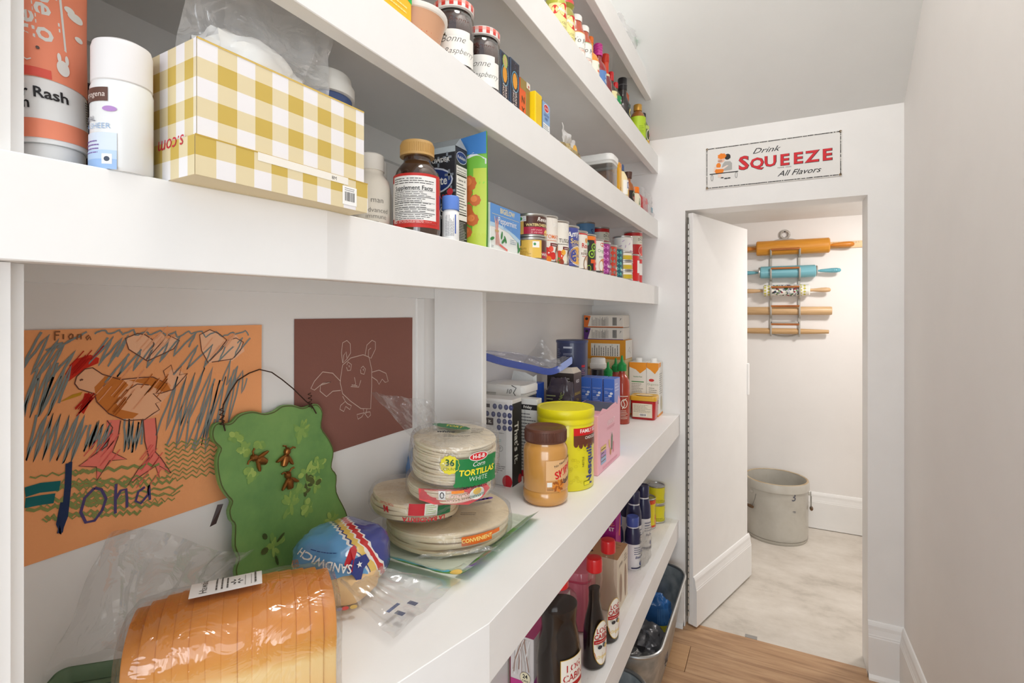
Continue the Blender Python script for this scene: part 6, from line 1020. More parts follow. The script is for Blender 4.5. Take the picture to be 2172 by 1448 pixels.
# open bag tail fanned against the wall
m = MB()
def fan(a, b):
    base = Vector((-.600, .290 + .03 * (a - .5), ZK + .06 + .03 * (1 - a))); rim = Vector((-.725 + .02 * b, .262 + .25 * a, 1.050 - .05 * a + .03 * math.sin(a * 5)))
    if a < .25: rim.z -= .11 * (1 - a / .25)
    p = base.lerp(rim, b ** .8); n = noise.noise(Vector((a * 7, b * 2.2, 3.3))) + .6 * noise.noise(Vector((a * 16, b * 3, 8)))
    q = p + Vector((.030, -.008, .006)) * n * (.25 + b); q.x = max(q.x, -.733); return q
M_ = Matrix.Rotation(R(-54), 4, 'Z') @ Matrix.Translation((.536, -.362, -(ZK + .002)))
m.grid(lambda a, b: M_ @ fan(a, b), 46, 18); m.build('bag_tail', film('bag_tail_film', gloss=.30, haze=.10, bump=.8, scale=18, rough=.12), loaf)
mk = MB(); mk.add([M_ @ Vector(p) for p in ((-.690, .435, 1.035), (-.688, .443, 1.037), (-.686, .452, 1.062), (-.690, .446, 1.062))], [(0, 1, 2, 3)]); mk.build('bag_mark', mat((52, 34, 30), .5), loaf)
# green tray beside the loaf
t = thing('serving_tray', 'sage green tray partly under the bread loaf', 'tray', (-.668, .318, ZK), 43)
m = MB(); rloft(m, [(.066, .018, .010, 0), (.070, .022, .012, .020)], cap=False); rloft(m, [(.064, .016, .010, .004), (.068, .020, .012, .020)], cap=False); m.add([(a, b, .003) for a, b in rr2(.066, .018, .010)], [list(range(28))]); m.build('tray', mat((126, 150, 122), .45), t)
# blue bread bag
t = thing('bread_bag', 'blue printed sandwich bread bag with a red and yellow zigzag', 'bag', (-.600, .590, ZK), 0)
BB = bpy.data.materials.new('blue_bag'); BB.use_nodes = True; nt = BB.node_tree; b_ = nt.nodes['Principled BSDF']
tc = nt.nodes.new('ShaderNodeTexCoord'); sp = nt.nodes.new('ShaderNodeSeparateXYZ'); nt.links.new(tc.outputs['Object'], sp.inputs[0])
def mth(op, a, b=None, c=None):
    n = nt.nodes.new('ShaderNodeMath'); n.operation = op
    for i, v in enumerate((a, b, c)):
        if v is None: continue
        if isinstance(v, (int, float)): n.inputs[i].default_value = v
        else: nt.links.new(v, n.inputs[i])
    return n.outputs[0]
acr = mth('MULTIPLY_ADD', sp.outputs['X'], .80, mth('MULTIPLY', sp.outputs['Y'], -.60))
s_ = mth('MULTIPLY_ADD', sp.outputs['Y'], .85, mth('MULTIPLY_ADD', sp.outputs['X'], .45, mth('MULTIPLY', sp.outputs['Z'], .55)))
zz = mth('PINGPONG', acr, .0055); s2 = mth('MULTIPLY_ADD', zz, .7, s_)
cr = nt.nodes.new('ShaderNodeValToRGB'); cr.color_ramp.interpolation = 'CONSTANT'; nt.links.new(mth('MULTIPLY_ADD', s2, 6.0, .25), cr.inputs[0]); el = cr.color_ramp.elements
cs = [(0, (222, 206, 180)), (.02, (98, 158, 206)), (.51, (232, 230, 226)), (.535, (54, 66, 120)), (.55, (226, 190, 96)), (.60, (232, 228, 222)), (.615, (196, 44, 44)), (.665, (232, 228, 222)), (.68, (58, 66, 136))]
while len(el) < len(cs): el.new(.5)
for e, (p, c) in zip(el, cs): e.position = p; e.color = lin(c)
nt.links.new(cr.outputs[0], b_.inputs['Base Color']); b_.inputs['Roughness'].default_value = .22; b_.inputs['Coat Weight'].default_value = .4
nz = nt.nodes.new('ShaderNodeTexNoise'); nz.inputs['Scale'].default_value = 26; nt.links.new(tc.outputs['Object'], nz.inputs['Vector']); bp = nt.nodes.new('ShaderNodeBump'); bp.inputs['Strength'].default_value = .55; bp.inputs['Distance'].default_value = .008; nt.links.new(nz.outputs['Fac'], bp.inputs['Height']); nt.links.new(bp.outputs['Normal'], b_.inputs['Normal'])
blob(.068, .066, .049, 3, .07, 2.4, pw=2.6).build('printed_film', BB, t)
def bmap(u, v, e):
    a = R(-52) + u / .066; ph = v / .055; f = lambda c: math.copysign(abs(c) ** (2 / 2.6), c); cx, cy, cz = math.cos(ph) * math.cos(a), math.cos(ph) * math.sin(a), math.sin(ph)
    return Vector((f(cx) * (.0715 + e), f(cy) * (.0695 + e), f(cz) * (.0505 + e) + .049))
L = Lab(bmap, step=.003, e=.0012, rough=.25)
L.text(W, 'SANDWICH', -.020, .020, .016, rot=168, bold=.02); L.lines((40, 60, 120), -.045, .034, .0, .038, 1)
L.poly((190, 36, 46), [(.010, .018), (.022, .040), (.032, .044), (.034, .034), (.026, .020), (.022, .006)]); L.poly((52, 62, 128), [(.022, .022), (.046, .024), (.050, .012), (.040, .006), (.034, -.010), (.024, .002), (.016, .008)])
st = [(.034 + (.0048 if k % 2 == 0 else .002) * math.cos(k * PI / 5 + .3), .013 + (.0048 if k % 2 == 0 else .002) * math.sin(k * PI / 5 + .3)) for k in range(10)]; L.poly(W, st); L.done(t, 'lettering')
blob(.052, .050, .030, 5, .05, 2.0).build('bread_end', mat((226, 190, 140), .7), t).location = (.020, -.020, .0005)
m = MB()
def tailf(a, b):
    p = Vector((.050 + .115 * b, -.055 + .11 * a * (.5 + b) - .02 * b, .038 * (1 - b) ** 1.5 + .010)); p.z += .009 * (abs(noise.noise(Vector((a * 4, b * 2.4, 2)))) + .4 * abs(noise.noise(Vector((a * 9, b * 5, 5))))); p.z = max(.001, p.z); return p
m.grid(tailf, 40, 30); m.build('bag_tail', film('blue_tail_film', gloss=.26, haze=.06, bump=.35, scale=16), t)
L = Lab(lambda u, v, e: Vector((u, v, .0155 + e)), e=.0005)
L.rect((58, 84, 140), .122, -.040, .128, -.016); L.lines((70, 80, 110), .135, -.045, .150, .01, 2); L.oval((216, 90, 90), .066, -.060, .005); L.oval((226, 196, 120), .074, -.052, .005); L.oval((150, 150, 190), .061, -.066, .004); L.done(t, 'print')

# ================================================================ counter: tortillas
TORT = noisy('flour_tortilla', [(0.3, (226, 204, 166)), (0.55, (236, 218, 184)), (0.8, (240, 226, 198))], nscale=14, rough=.7, bump=.12)
CORN = noisy('corn_tortilla', [(0.3, (232, 216, 184)), (0.6, (240, 228, 202)), (0.8, (244, 234, 212))], nscale=16, rough=.7, bump=.12)
def tortillas(t, n, r, th, m_, z0, seed, dx=.0):
    rr = random.Random(seed); nn = 44
    for i in range(n):
        m = MB(); ph = rr.uniform(0, 6); am = th * .28; rr_ = r * (1 + rr.uniform(-.02, .012))
        def pr(rad, z, a): return (rad * math.cos(a), rad * math.sin(a), z + am * (rad / r) ** 2 * math.sin(3 * a + ph))
        A = [2 * PI * k / nn for k in range(nn)]
        m.loft([[pr(rr_ * .5, 0, a) for a in A], [pr(rr_ - .001, 0, a) for a in A], [pr(rr_, th * .5, a) for a in A], [pr(rr_ - .001, th * .96, a) for a in A], [pr(rr_ * .5, th * .96, a) for a in A]])
        m.build('tortilla', m_, t, loc=(rr.uniform(-.002, .002) + dx * i, rr.uniform(-.002, .002), z0 + i * th))
def wrap(t, r, h, seed, fm=FILM, spread=1.10, nz=7):
    m = MB(); rings = []
    for j in range(nz + 1):
        q = j / nz; rad = r * (1.03 + .04 * math.sin(PI * q)); z = -.001 + q * (h + .006)
        rings.append([(rad * (1 + .03 * noise.noise(Vector((math.cos(a) * 3, math.sin(a) * 3, q * 3 + seed)))) * math.cos(a), rad * (1 + .03 * noise.noise(Vector((math.cos(a) * 3, math.sin(a) * 3, q * 3 + seed)))) * math.sin(a), max(0, z)) for a in [2 * PI * k / 48 for k in range(48)]])
    for s in (.9, .7, .4, .15): rings.append([(r * s * math.cos(a), r * s * math.sin(a), h + .006 + .003 * noise.noise(Vector((s * 9 * math.cos(a), s * 9 * math.sin(a), seed)))) for a in [2 * PI * k / 48 for k in range(48)]])
    m.loft(rings, cap=False); m.build('clear_bag', fm, t)
# flat gluten-free wraps bag at the bottom
t = thing('wrap_bag', 'flat clear bag with green banded edge under the tortillas', 'bag', (-.552, .818, ZK), 0)
def gfb(u, v):
    e1 = max(0, (v - (-.155)) / -.04 + 1) if v < -.115 else 0; e2 = max(0, (u - .085) / .04)
    return Vector((u, v, .0015 + .026 * min(1, e1) ** 1.4 + .022 * min(1, e2) ** 1.6 * (1 if v > -.155 else .6) + .002 * noise.noise(Vector((u * 40, v * 40, 1)))))
m = MB(); m.grid(lambda a, b: gfb(-.12 + a * .245, -.155 + b * .31), 30, 36); m.build('film', film('gf_film', tint=(236, 244, 232), gloss=.25, haze=.14, bump=.5, scale=30), t)
L = Lab(lambda u, v, e: gfb(u, v) + (Vector((0, -e, -.3 * e)) if v < -.112 else Vector((.9 * e, 0, .3 * e)) if u > .085 else Vector((0, 0, e))), step=.006, e=.0014, rough=.3)
GN = (84, 150, 44); CY = (70, 170, 200)
for k in range(8): L.rect(GN, -.12, -.146 + k * .003, .100, -.143 + k * .003, e=.0016)
L.rect(CY, -.12, -.1515, .100, -.146); L.rect(GN, .092, -.12, .112, .15); L.rect(CY, .112, -.12, .118, .15)
L.text((222, 240, 200), 'Gluten Free', -.050, -.134, .020, shear=.35, bold=.02); L.text((222, 240, 200), 'Gluten Free', .102, .03, .018, rot=90, shear=.35)
L.rect((238, 232, 220), .030, -.150, .072, -.126); L.text(K, 'GLUTEN', .049, -.134, .0095, bold=.02); L.text(K, 'FREE', .043, -.144, .0095, bold=.02); L.rect((110, 66, 170), .090, -.105, .114, -.055); L.text(W, '*', .102, -.084, .02); L.oval((216, 110, 80), .106, -.045, .008); L.oval((236, 190, 80), .104, -.135, .010); L.done(t, 'print')
# big flour tortillas
t = thing('tortilla_pack', 'large flour tortillas in a clear bag, widest of the stack', 'tortillas', (-.570, .838, ZK + .0065), 0, 'tortilla packs stacked on the counter')
tortillas(t, 5, .119, .0068, TORT, .001, 3); wrap(t, .119, .036, 2)
L = Lab(faceZ(.0425, 0, 0, 25), step=.006, e=.001)
for k in range(12): L.oval((104, 60, 160), -.010 + k * .008, -.005 + k * .0045, .008, .005, rot=.6); L.k = 1
L.text(K, 'corte', -.005, -.050, .018, shear=.2, bold=.03); L.lines((90, 70, 50), .03, -.045, .06, -.03, 2); L.lines((110, 80, 60), -.07, -.02, -.04, .01, 4, seed=3); L.oval((176, 120, 70), -.065, -.055, .008, .005, wob=.2, lobes=4); L.done(t, 'bag_print')
L = Lab(curved(.1245, -36, 0), step=.005, e=.002); L.rect((222, 106, 30), -.020, .018, .040, .034); L.text((250, 226, 130), 'CONVENIENT', .010, .026, .0095, bold=.02); L.rect((222, 106, 30), .040, .026, .060, .033); L.done(t, 'orange_tag')
def flap(t, a0, z0, wd, ln, up, seed, r=.128, fm=None):
    m = MB(); ca, sa = math.cos(R(a0)), math.sin(R(a0))
    def fn(a, b):
        n = noise.noise(Vector((a * 4, b * 3, seed))) + .5 * noise.noise(Vector((a * 9, b * 7, seed + 4))); q = r - .004 + ln * b; s = (a - .5) * wd * (1 + .35 * b)
        return Vector((q * ca - s * sa, q * sa + s * ca, max(.001, z0 + up * b ** 1.4 + .010 * n * (.3 + b))))
    m.grid(fn, 26, 18); m.build('bag_flap', fm or FILM2, t)
flap(t, -48, .010, .12, .022, .004, 12, r=.124, fm=FILM)
# second flour pack
t = thing('tortilla_pack', 'flour tortillas with red, white and green label, upside down', 'tortillas', (-.615, .790, ZK + .0590), 0, 'tortilla packs stacked on the counter', rot=(R(-3), R(4), 0))
tortillas(t, 4, .082, .0072, TORT, .001, 5); wrap(t, .082, .030, 5)
L = Lab(lambda u, v, e: Vector(((.080 - .25 * max(0, -v)) * math.cos(R(-50) + u / .085), (.080 - .25 * max(0, -v)) * math.sin(R(-50) + u / .085), .034 + v * .25)) if v < 0 else curved(.0862, -50, .002)(u, v, e) + Vector((0, 0, 0)), step=.004, e=.0012)
L.rect((196, 34, 44), -.016, .012, .012, .033); L.rect((232, 230, 222), .012, .012, .036, .033); L.rect((40, 110, 70), .036, .010, .066, .026); L.lines((150, 190, 60), .014, .014, .034, .031, 5); L.text((196, 34, 44), 'LA BANDERITA', .014, .0055, .0105, rot=180, bold=.03, sx=1.1); L.done(t, 'bag_print'); L = Lab(curved(.0862, -50, .002), step=.004, e=.0012); L.text((196, 34, 44), 'M', -.060, .018, .014, rot=180, bold=.04, shear=-.3); L.text((196, 34, 44), 'TORTILLAS', -.058, .027, .006, rot=180); L.done(t, 'maker_mark')
# red corn tortilla pack
t = thing('tortilla_pack', 'white corn tortillas in a red printed wrapper, under the top pack', 'tortillas', (-.547, .812, ZK + .0990), 0, 'tortilla packs stacked on the counter', rot=(R(2), R(2), 0))
tortillas(t, 5, .079, .0044, CORN, .001, 7); wrap(t, .080, .023, 7)
L = Lab(curved(.0835, -55, 0), step=.004, e=.0016)
L.poly((226, 80, 84), [(-.060, .004), (-.03, .001), (.03, -.002), (.060, .004), (.082, .014), (.07, .026), (.02, .0265), (-.03, .0275), (-.062, .024)])
L.text((244, 206, 200), 'WHITE CORN', .014, .008, .0075, rot=180, bold=.02); L.text((244, 206, 200), 'TORTILLAS', .014, .0155, .0075, rot=180, bold=.02); L.rect((240, 140, 50), .0, .0205, .022, .0255); L.oval((232, 230, 220), .048, .015, .016, .011); L.oval((226, 186, 80), .048, .019, .009, .006); L.text((30, 110, 90), 'GUERRERO', .048, .011, .0065, rot=180, bold=.02); L.rect((232, 230, 228), -.022, .010, -.010, .026); L.ring(K, -.016, .018, .003, .005, .0016); L.done(t, 'red_label')
# 36 count corn tortillas on top
t = thing('tortilla_pack', 'thick stack of white corn tortillas with green label on top', 'tortillas', (-.541, .816, ZK + .1315), 0, 'tortilla packs stacked on the counter', rot=(R(3), R(4), 0))
tortillas(t, 15, .0785, .0044, CORN, .001, 9); wrap(t, .080, .067, 9, FILM2)
L = Lab(curved(.0845, -42, 0), step=.004, e=.0016)
L.rect((28, 122, 62), -.020, .006, .066, .052)
for k in range(12): L.oval((28, 122, 62), -.018 + k * .0074, .005, .005, .004, n=10); L.k = 1
L.oval((226, 214, 50), -.030, .042, .0165, .0165, wob=.05, lobes=12, n=48); L.text((30, 90, 40), '36', -.030, .0455, .016, bold=.03); L.text((30, 90, 40), 'COUNT', -.030, .0345, .0062)
L.oval((238, 236, 232), .022, .054, .019, .008); L.oval((206, 40, 44), .022, .054, .0175, .0068); L.text(W, 'H-E-B', .022, .054, .010, bold=.03); L.text(W, 'Corn', .022, .0405, .012, shear=.3, bold=.0); L.text((240, 220, 50), 'TORTILLAS', .022, .0265, .0145, bold=.03, shear=.1); L.text((220, 236, 214), 'WHITE', .022, .0145, .012, bold=-.01, shear=.15); L.text(K, 'NET WT. 30.5 OZ', .018, -.001, .006, bold=.02); L.done(t, 'green_label')
L = Lab(faceZ(.0745, 0, 0, 30), step=.005, e=.001); L.oval((28, 122, 62), -.010, .028, .040, .013, rot=-.35, wob=.06, lobes=16, n=48); L.text((236, 214, 60), 'TORT', -.004, .028, .014, rot=-20, bold=.02); L.text(K, 'white', -.018, -.006, .015, shear=.2, bold=.04); L.lines((70, 60, 50), -.02, -.036, .03, -.022, 2); L.lines((70, 60, 50), .03, -.01, .055, .02, 4, seed=6); L.done(t, 'top_print')
m = MB()
def topfan(a, b):
    p = Vector((-.050, -.030, .070)).lerp(Vector((-.165 + .085 * a, -.050 + .085 * a, .135 - .02 * a)), b); n = noise.noise(Vector((a * 6, b * 3, 9))) + .5 * noise.noise(Vector((a * 13, b * 6, 2)))
    return p + Vector((.012 * n, -.012 * n, .008 * n)) + Vector((.03, .05, .0)) * (a - .5) * (1 - b)
m.grid(topfan, 30, 20); m.build('bag_neck', FILM2, t)
t = thing('ziplock_bag', 'blue zip bag with purple seal behind the tortilla stack', 'bag', (-.714, .928, ZK)); blob(.020, .030, .065, 81, .15, 2.5).build('bag', mat((96, 130, 176), .3, coat=.4, bump=.4, scale=28), t)
MB().tube([(.030, -.040, .03), (.036, -.030, .06), (.030, -.015, .095)], .003, 6).build('purple_seal', mat((160, 60, 150), .4), t); MB().rbox(.024, -.05, .12, .028, -.012, .128, .001).build('tie', mat((52, 42, 38), .5), t)

# ================================================================ counter: beyond the upright panel
# peanut butter
t = jar('peanut_butter_jar', 'peanut butter jar with brown screw lid on the counter', -.466, 1.082, ZK, [('jar', [(0, 0), (.044, 0), (.0505, .006), (.0520, .014), (.0515, .030), (.0500, .032), (.0515, .034), (.0515, .118), (.0490, .128), (.0460, .133), (.0460, .138), (0, .138)], mat((198, 142, 68), .25, coat=.7, spec=.6)), ('lid', [(0, .1380), (.0478, .1380), (.0482, .1395), (.0482, .164), (.0462, .1685), (.0390, .1690), (.0370, .1675), (0, .1670)], mat((92, 54, 40), .45))])
m = MB()
for k in range(90): a = 2 * PI * k / 90; m.add([(.0481 * math.cos(a + q) * f, .0481 * math.sin(a + q) * f, z) for z in (.142, .163) for q, f in ((-.016, 1), (0, 1.018), (.016, 1))], [(0, 1, 4, 3), (1, 2, 5, 4)])
m.build('lid_ribs', mat((86, 48, 36), .45), t)
L = Lab(curved(.0517, -22, 0), step=.003, e=.0004, rough=.3)
L.rect((206, 150, 92), -.040, .036, .045, .104); L.rect((222, 178, 128), -.039, .060, .045, .103)
L.poly((120, 190, 216), [(-.030, .076), (.045, .106), (.045, .054), (-.014, .044)]); L.poly((246, 240, 220), [(-.026, .075), (.045, .102), (.045, .058), (-.011, .048)]); L.text((206, 30, 36), 'SKIPPY', .012, .079, .0225, rot=20, bold=.03, shear=.1); L.text((40, 40, 60), 'Natural', .018, .058, .0175, rot=20, shear=.3, bold=.02); L.text((40, 40, 46), 'No Need to Stir', .006, .099, .0085, rot=20)
for i in range(26): a = i * 2.4; L.oval((214, 132, 48) if i % 2 else (156, 84, 30), -.010 + .0135 * math.cos(a) * (i / 26) ** .5, .047 + .012 * math.sin(a) * (i / 26) ** .5, .0045, .0024, rot=a, n=8); L.k = 9
L.rect((232, 226, 216), -.037, .046, -.026, .056); L.lines((80, 60, 40), -.037, .038, -.022, .044, 2); L.done(t)
# chocolate drink tub
t = jar('cocoa_tub', 'tall yellow cocoa powder tub behind the peanut butter', -.468, 1.2150, ZK, [('tub', [(0, 0), (.0680, 0), (.0710, .004), (.0710, .155), (.0700, .160), (0, .160)], mat((226, 216, 32), .32, coat=.3)), ('lid', [(0, .160), (.0722, .160), (.0722, .168), (.0712, .170), (.0712, .173), (.0728, .175), (.0728, .192), (.0715, .1945), (.0680, .1945), (.0660, .1925), (0, .1925)], mat((224, 212, 18), .38))], cat='tub')
L = Lab(curved(.0712, -29, 0), step=.004, e=.0003, rough=.32); YL = (226, 216, 32)
L.rect((206, 26, 30), -.030, .134, .06, .152); L.text(W, 'FAMILY SIZE', .020, .144, .0125, bold=.02); L.rect((104, 54, 36), -.030, .112, .06, .134); L.text(W, 'CHOCOLATE', .030, .127, .0095, bold=.01)
for i, dv in enumerate((.004, -.004, .002, -.008, .0, .004, -.004)): L.oval((104, 54, 36), -.024 + i * .013, .112 + dv * .5, .006, .008); L.k = 6
L.text((60, 66, 130), 'Nesquik', .018, .062, .030, rot=90, bold=.03); L.text((70, 60, 30), 'NESTLE', -.004, .070, .0075, rot=90); L.rect((120, 120, 40), -.002, .012, .018, .022); L.rect(YL, -.001, .013, .017, .021)
rr = random.Random(12)
for i in range(26): L.ring((206, 194, 40), rr.uniform(-.06, .0), rr.uniform(.02, .105), .004, .003, .0009, n=8); L.k = 8
L.done(t); L = Lab(curved(.0712, -108, 0), step=.004, e=.0003); L.rect((206, 26, 30), -.030, .140, .040, .154); L.lines(W, -.01, .145, .03, .149, 1); L.done(t, 'rear_band')
# pink box, torn open
t = carton('snack_bar_box', 'torn-open pink snack box beside the yellow tub', -.520, 1.298, -.409, 1.518, ZK, .158, (236, 176, 190)); L = LX(t)
L.text((246, 220, 226), 'VIBRANT', .010, .122, .020, bold=.01); L.lines((200, 120, 140), -.03, .104, .05, .112, 2); L.text((246, 222, 228), 'Ginger', .018, .090, .014)
L.poly((96, 124, 96), [(.012, .040), (.024, .040), (.028, .078), (.020, .090), (.012, .074)]); L.oval((226, 190, 110), -.006, .062, .006, .014, rot=.3); L.oval((196, 140, 90), .006, .038, .008, .010); L.rects((216, 130, 150), [(.030, .03, .04, .06)])
L.rect((226, 196, 110), -.085, .056, -.038, .070); L.rect((176, 136, 190), -.085, .042, -.038, .056); L.rect((150, 176, 206), -.085, .022, -.038, .042); L.lines((110, 80, 60), -.082, .026, -.042, .068, 4); L.lines((206, 130, 150), -.07, .006, .08, .014, 2); L.done(t, 'front_print')
m = MB(); m.add([(.0555, -.110, .158), (.0555, -.070, .172), (.0555, -.030, .163), (.0555, .020, .168), (.0555, .062, .170), (.0555, .078, .159), (.0555, .090, .186), (.0555, .110, .170), (.0555, .110, .158)], [list(range(9))]); m.build('torn_edge', mat((236, 176, 190), .5), t)
L = LZ(t); L.rect((84, 84, 92), -.050, -.04, .050, .105); L.rect((140, 150, 190), -.05, -.10, -.01, -.06); L.rect((220, 160, 160), -.01, -.085, .045, -.045); L.done(t, 'top_opening')
# fruit bar box and its neighbours
t = carton('fruit_bar_box', 'white fruit bar box printed with blueberries and black side', -.690, 1.120, -.572, 1.172, ZK, .215, (226, 224, 222)); w, d = DIM[t.name]['w'], DIM[t.name]['d']
L = LY(t); rr = random.Random(3)
for r_, (v, us) in enumerate(((.196, (.010, .026, .042, .056)), (.176, (-.012, .006, .022, .038, .052)), (.160, (.022, .038, .053)), (.144, (.022, .038, .053)))):
    for u in us: L.oval((74, 78, 118), u, v, .0062, .0070, n=14); L.oval((110, 116, 156), u + .001, v + .001, .0022); L.k = 2
L.rect((70, 56, 56), -.03, .148, .006, .166); L.text(W, "That's it.", -.022, .157, .0135, bold=.02); L.rect((70, 60, 62), -.03, .192, -.004, .201); L.lines((140, 136, 134), -.04, .128, .04, .134, 1); L.oval((90, 170, 150), -.018, .114, .006); L.lines((120, 180, 170), -.008, .108, .030, .120, 3)
for u, v, s in ((.026, .092, 'P'), (.016, .074, 'U')): L.ring((120, 116, 114), u, v, .007, .007, .001); L.text((120, 116, 114), s, u, v, .009)
L.lines((130, 126, 124), -.03, .086, .012, .098, 2, seed=4); L.lines((130, 126, 124), -.03, .066, .0, .080, 2, seed=5); L.lines((120, 116, 114), -.045, .030, .045, .056, 5, seed=6); L.oval((196, 30, 44), .046, .012, .014, .016); L.done(t, 'front_print')
L = LX(t); L.rect((44, 42, 46), -d, 0, d, .205); L.text(W, "That's it.", -.004, .105, .030, rot=-90, bold=.02); L.oval((190, 30, 44), .016, .010, .010, .012); L.done(t, 'side_print')
t = thing('plastic_sleeve', 'clear plastic bag draped over the fruit bar box', 'bag', (-.655, 1.108, ZK)); m = MB(); crumple(m, (-.05, -.002, .0), (.122, .0, .0), (.0, .006, .21), (0, -1, .0), 24, 20, .0035, 91); m.build('film', FILM, t)
t = carton('cereal_packet', 'white packet printed with a weekday table behind the fruit bar box', -.640, 1.210, -.545, 1.240, ZK, .205, (226, 226, 224)); L = LY(t); L.rect((40, 38, 40), -.012, .176, .0475, .190); L.text(W, 'Friday', .020, .183, .010, bold=.02); L.lines((90, 90, 96), -.012, .02, .045, .17, 18); L.rects((90, 90, 96), [(-.012, .02, -.0112, .176), (.012, .02, .0126, .176)]); L.rect((200, 30, 60), -.02, .0, .03, .016); L.done(t, 'front_print')
t = popbox('tall clear container with white lid behind the fruit bar box', -.665, 1.297, .062, .052, .232, ZK, mat((206, 202, 190), .6), .7)
m = MB(); m.add([(-.02, -.055, .2325), (.055, -.055, .2330), (.060, -.0565, .190), (.045, -.0565, .186), (-.02, -.0565, .190), (-.02, .02, .2330), (.055, .02, .2335)], [(0, 1, 2, 3, 4), (0, 5, 6, 1)]); m.build('paper_tag', mat((236, 234, 230), .7), t)
L = Lab(faceY(-.0570, 0), e=.0004); L.text((90, 86, 84), '10', .020, .215, .018, shear=.3); L.stroke(K, [(.030, .232), (.044, .226), (.036, .212), (.046, .200), (.040, .190)], .0022); L.done(t, 'handwriting')
t = carton('cereal_box', 'bright blue box with a torn white top behind the white packet', -.700, 1.362, -.614, 1.415, ZK, .222, (30, 76, 176)); L = LY(t); L.poly((40, 130, 206), [(-.01, .10), (.03, .10), (.012, .20), (.0, .205)]); L.text(W, 'O', .008, .180, .014); L.rect((150, 170, 214), .038, .10, .0395, .205); L.done(t, 'front_print')
m = MB(); m.add([(-.043, -.0265, .222), (.043, -.0265, .222), (.034, -.020, .240), (.0, -.014, .252), (-.043, -.010, .256)], [(0, 1, 2, 3, 4)]); m.add([(.028, -.028, .205), (.043, -.028, .210), (.043, -.029, .250), (.032, -.029, .243)], [(0, 1, 2, 3)]); m.build('torn_flap', mat((216, 218, 216), .7), t)
t = thing('snack_bag', 'dark crinkled bag with lime lettering beside the blue box', 'bag', (-.572, 1.441, ZK)); m = blob(.046, .021, .115, 95, .15, 2.5, pw=3.2); m.build('bag', mat((66, 56, 66), .25, coat=.5, bump=.5, scale=25), t)
L = Lab(faceY(-.034, 0), e=.002); L.text((170, 196, 80), 'ORGANIC', .010, .165, .014, rot=68); L.lines((170, 176, 120), -.030, .150, .0, .190, 4); L.oval((110, 70, 96), .020, .150, .014, .010); L.done(t, 'bag_print')
t = thing('freezer_bag', 'large clear zip bag with blue seal lying over the boxes', 'bag', (-.620, 1.300, ZK + .247), 0)
SEAL = [(-.085, -.185, .088), (-.070, -.110, .066), (-.048, -.035, .044), (-.018, .060, .022), (.012, .118, .006), (.036, .140, .010), (.060, .150, .026), (.078, .156, .040)]
def spl(p, s):
    q = s * (len(p) - 1); i = min(int(q), len(p) - 2); f = q - i; a, b, c, d = [Vector(p[max(0, min(len(p) - 1, i + k))]) for k in (-1, 0, 1, 2)]
    return .5 * (2 * b + (c - a) * f + (2 * a - 5 * b + 4 * c - d) * f * f + (3 * b - a - 3 * c + d) * f ** 3)
m = MB(); m.loft([[spl(SEAL, k / 24) + Vector((dx, dx * .3, dz)) for dx, dz in ((-.002, -.010), (.002, -.010), (.003, 0), (.002, .010), (-.002, .010))] for k in range(25)]); m.build('blue_seal', mat((70, 92, 176), .25, coat=.5), t)
def zipf(a, b):
    q = spl(SEAL, a) + Vector((-.030 * b - .004 * a, .012 * b, .010 + .040 * b * math.sin(PI * min(1, a * 1.1)) - .018 * b * (1 - a))); q += Vector((.006, 0, .008)) * noise.noise(Vector((a * 6, b * 4, 3))); q.x = max(q.x, -.114); return q
m = MB(); m.grid(zipf, 36, 10); m.build('film', film('zip_film_blue', tint=(214, 218, 238), gloss=.3, haze=.10, bump=.7), t)
m = MB()
def peak(a, b): return Vector((-.060 + .11 * a, .10 + .02 * b + .03 * a, .020 + b * .085 * max(0, 1 - abs(a - .45) * 1.7) + .008 * noise.noise(Vector((a * 7, b * 5, 6)))))
m.grid(peak, 26, 14); m.build('raised_corner', FILM2, t)
t = carton('granola_box', 'open black and brown organic box behind the yellow tub', -.628, 1.470, -.540, 1.540, ZK, .245, (54, 44, 40)); L = LY(t); L.text(W, 'H2O', .020, .215, .016, bold=.02); L.text(W, 'MADE IN', .016, .228, .007); L.done(t, 'front_print')
L = LX(t); L.rect((92, 76, 64), -.035, .0, .035, .245); L.text(W, 'H2O', 0, .218, .014, bold=.02); L.text((206, 180, 60), 'ORGANIC', 0, .180, .012, bold=.01); L.text((206, 180, 60), 'TEA', 0, .160, .012); L.done(t, 'side_print')
m = MB(); m.add([(-.044, -.035, .245), (.044, -.035, .245), (.030, -.020, .262), (-.044, .0, .258)], [(0, 1, 2, 3)]); m.add([(.044, -.035, .245), (.044, .035, .245), (.030, .035, .258), (.030, -.020, .262)], [(0, 1, 2, 3)]); m.build('open_flaps', mat((214, 204, 190), .7), t)
for i, (x, nm) in enumerate(((-.5355, 'leftmost'), (-.4990, 'middle'), (-.4600, 'rightmost'))):
    t = carton('juice_carton', 'small blue carton, %s of three behind the pink box' % nm, x - .0175, 1.572, x + .0175, 1.640, ZK, .222, (62, 104, 190), group='blue cartons behind the pink box'); L = LY(t); L.text((190, 206, 236), 'COCONUT', 0, .190, .0055); L.lines((190, 206, 236), -.013, .174, .0, .184, 3); L.oval((226, 232, 240), .008, .176, .005, .004); L.oval((226, 232, 240), .004, .168, .006, .003); L.lines((190, 206, 236), -.013, .150, .012, .165, 3, seed=3); L.done(t, 'front_print')
    L = LX(t); L.rect((146, 152, 206), -.033, .10, .033, .221); L.lines((200, 206, 230), -.025, .18, .02, .21, 3); L.done(t, 'side_print')
t = carton('storage_box', 'brown cardboard box under the navy canister', -.700, 1.650, -.572, 1.760, ZK, .178, (150, 120, 90), cat='box')
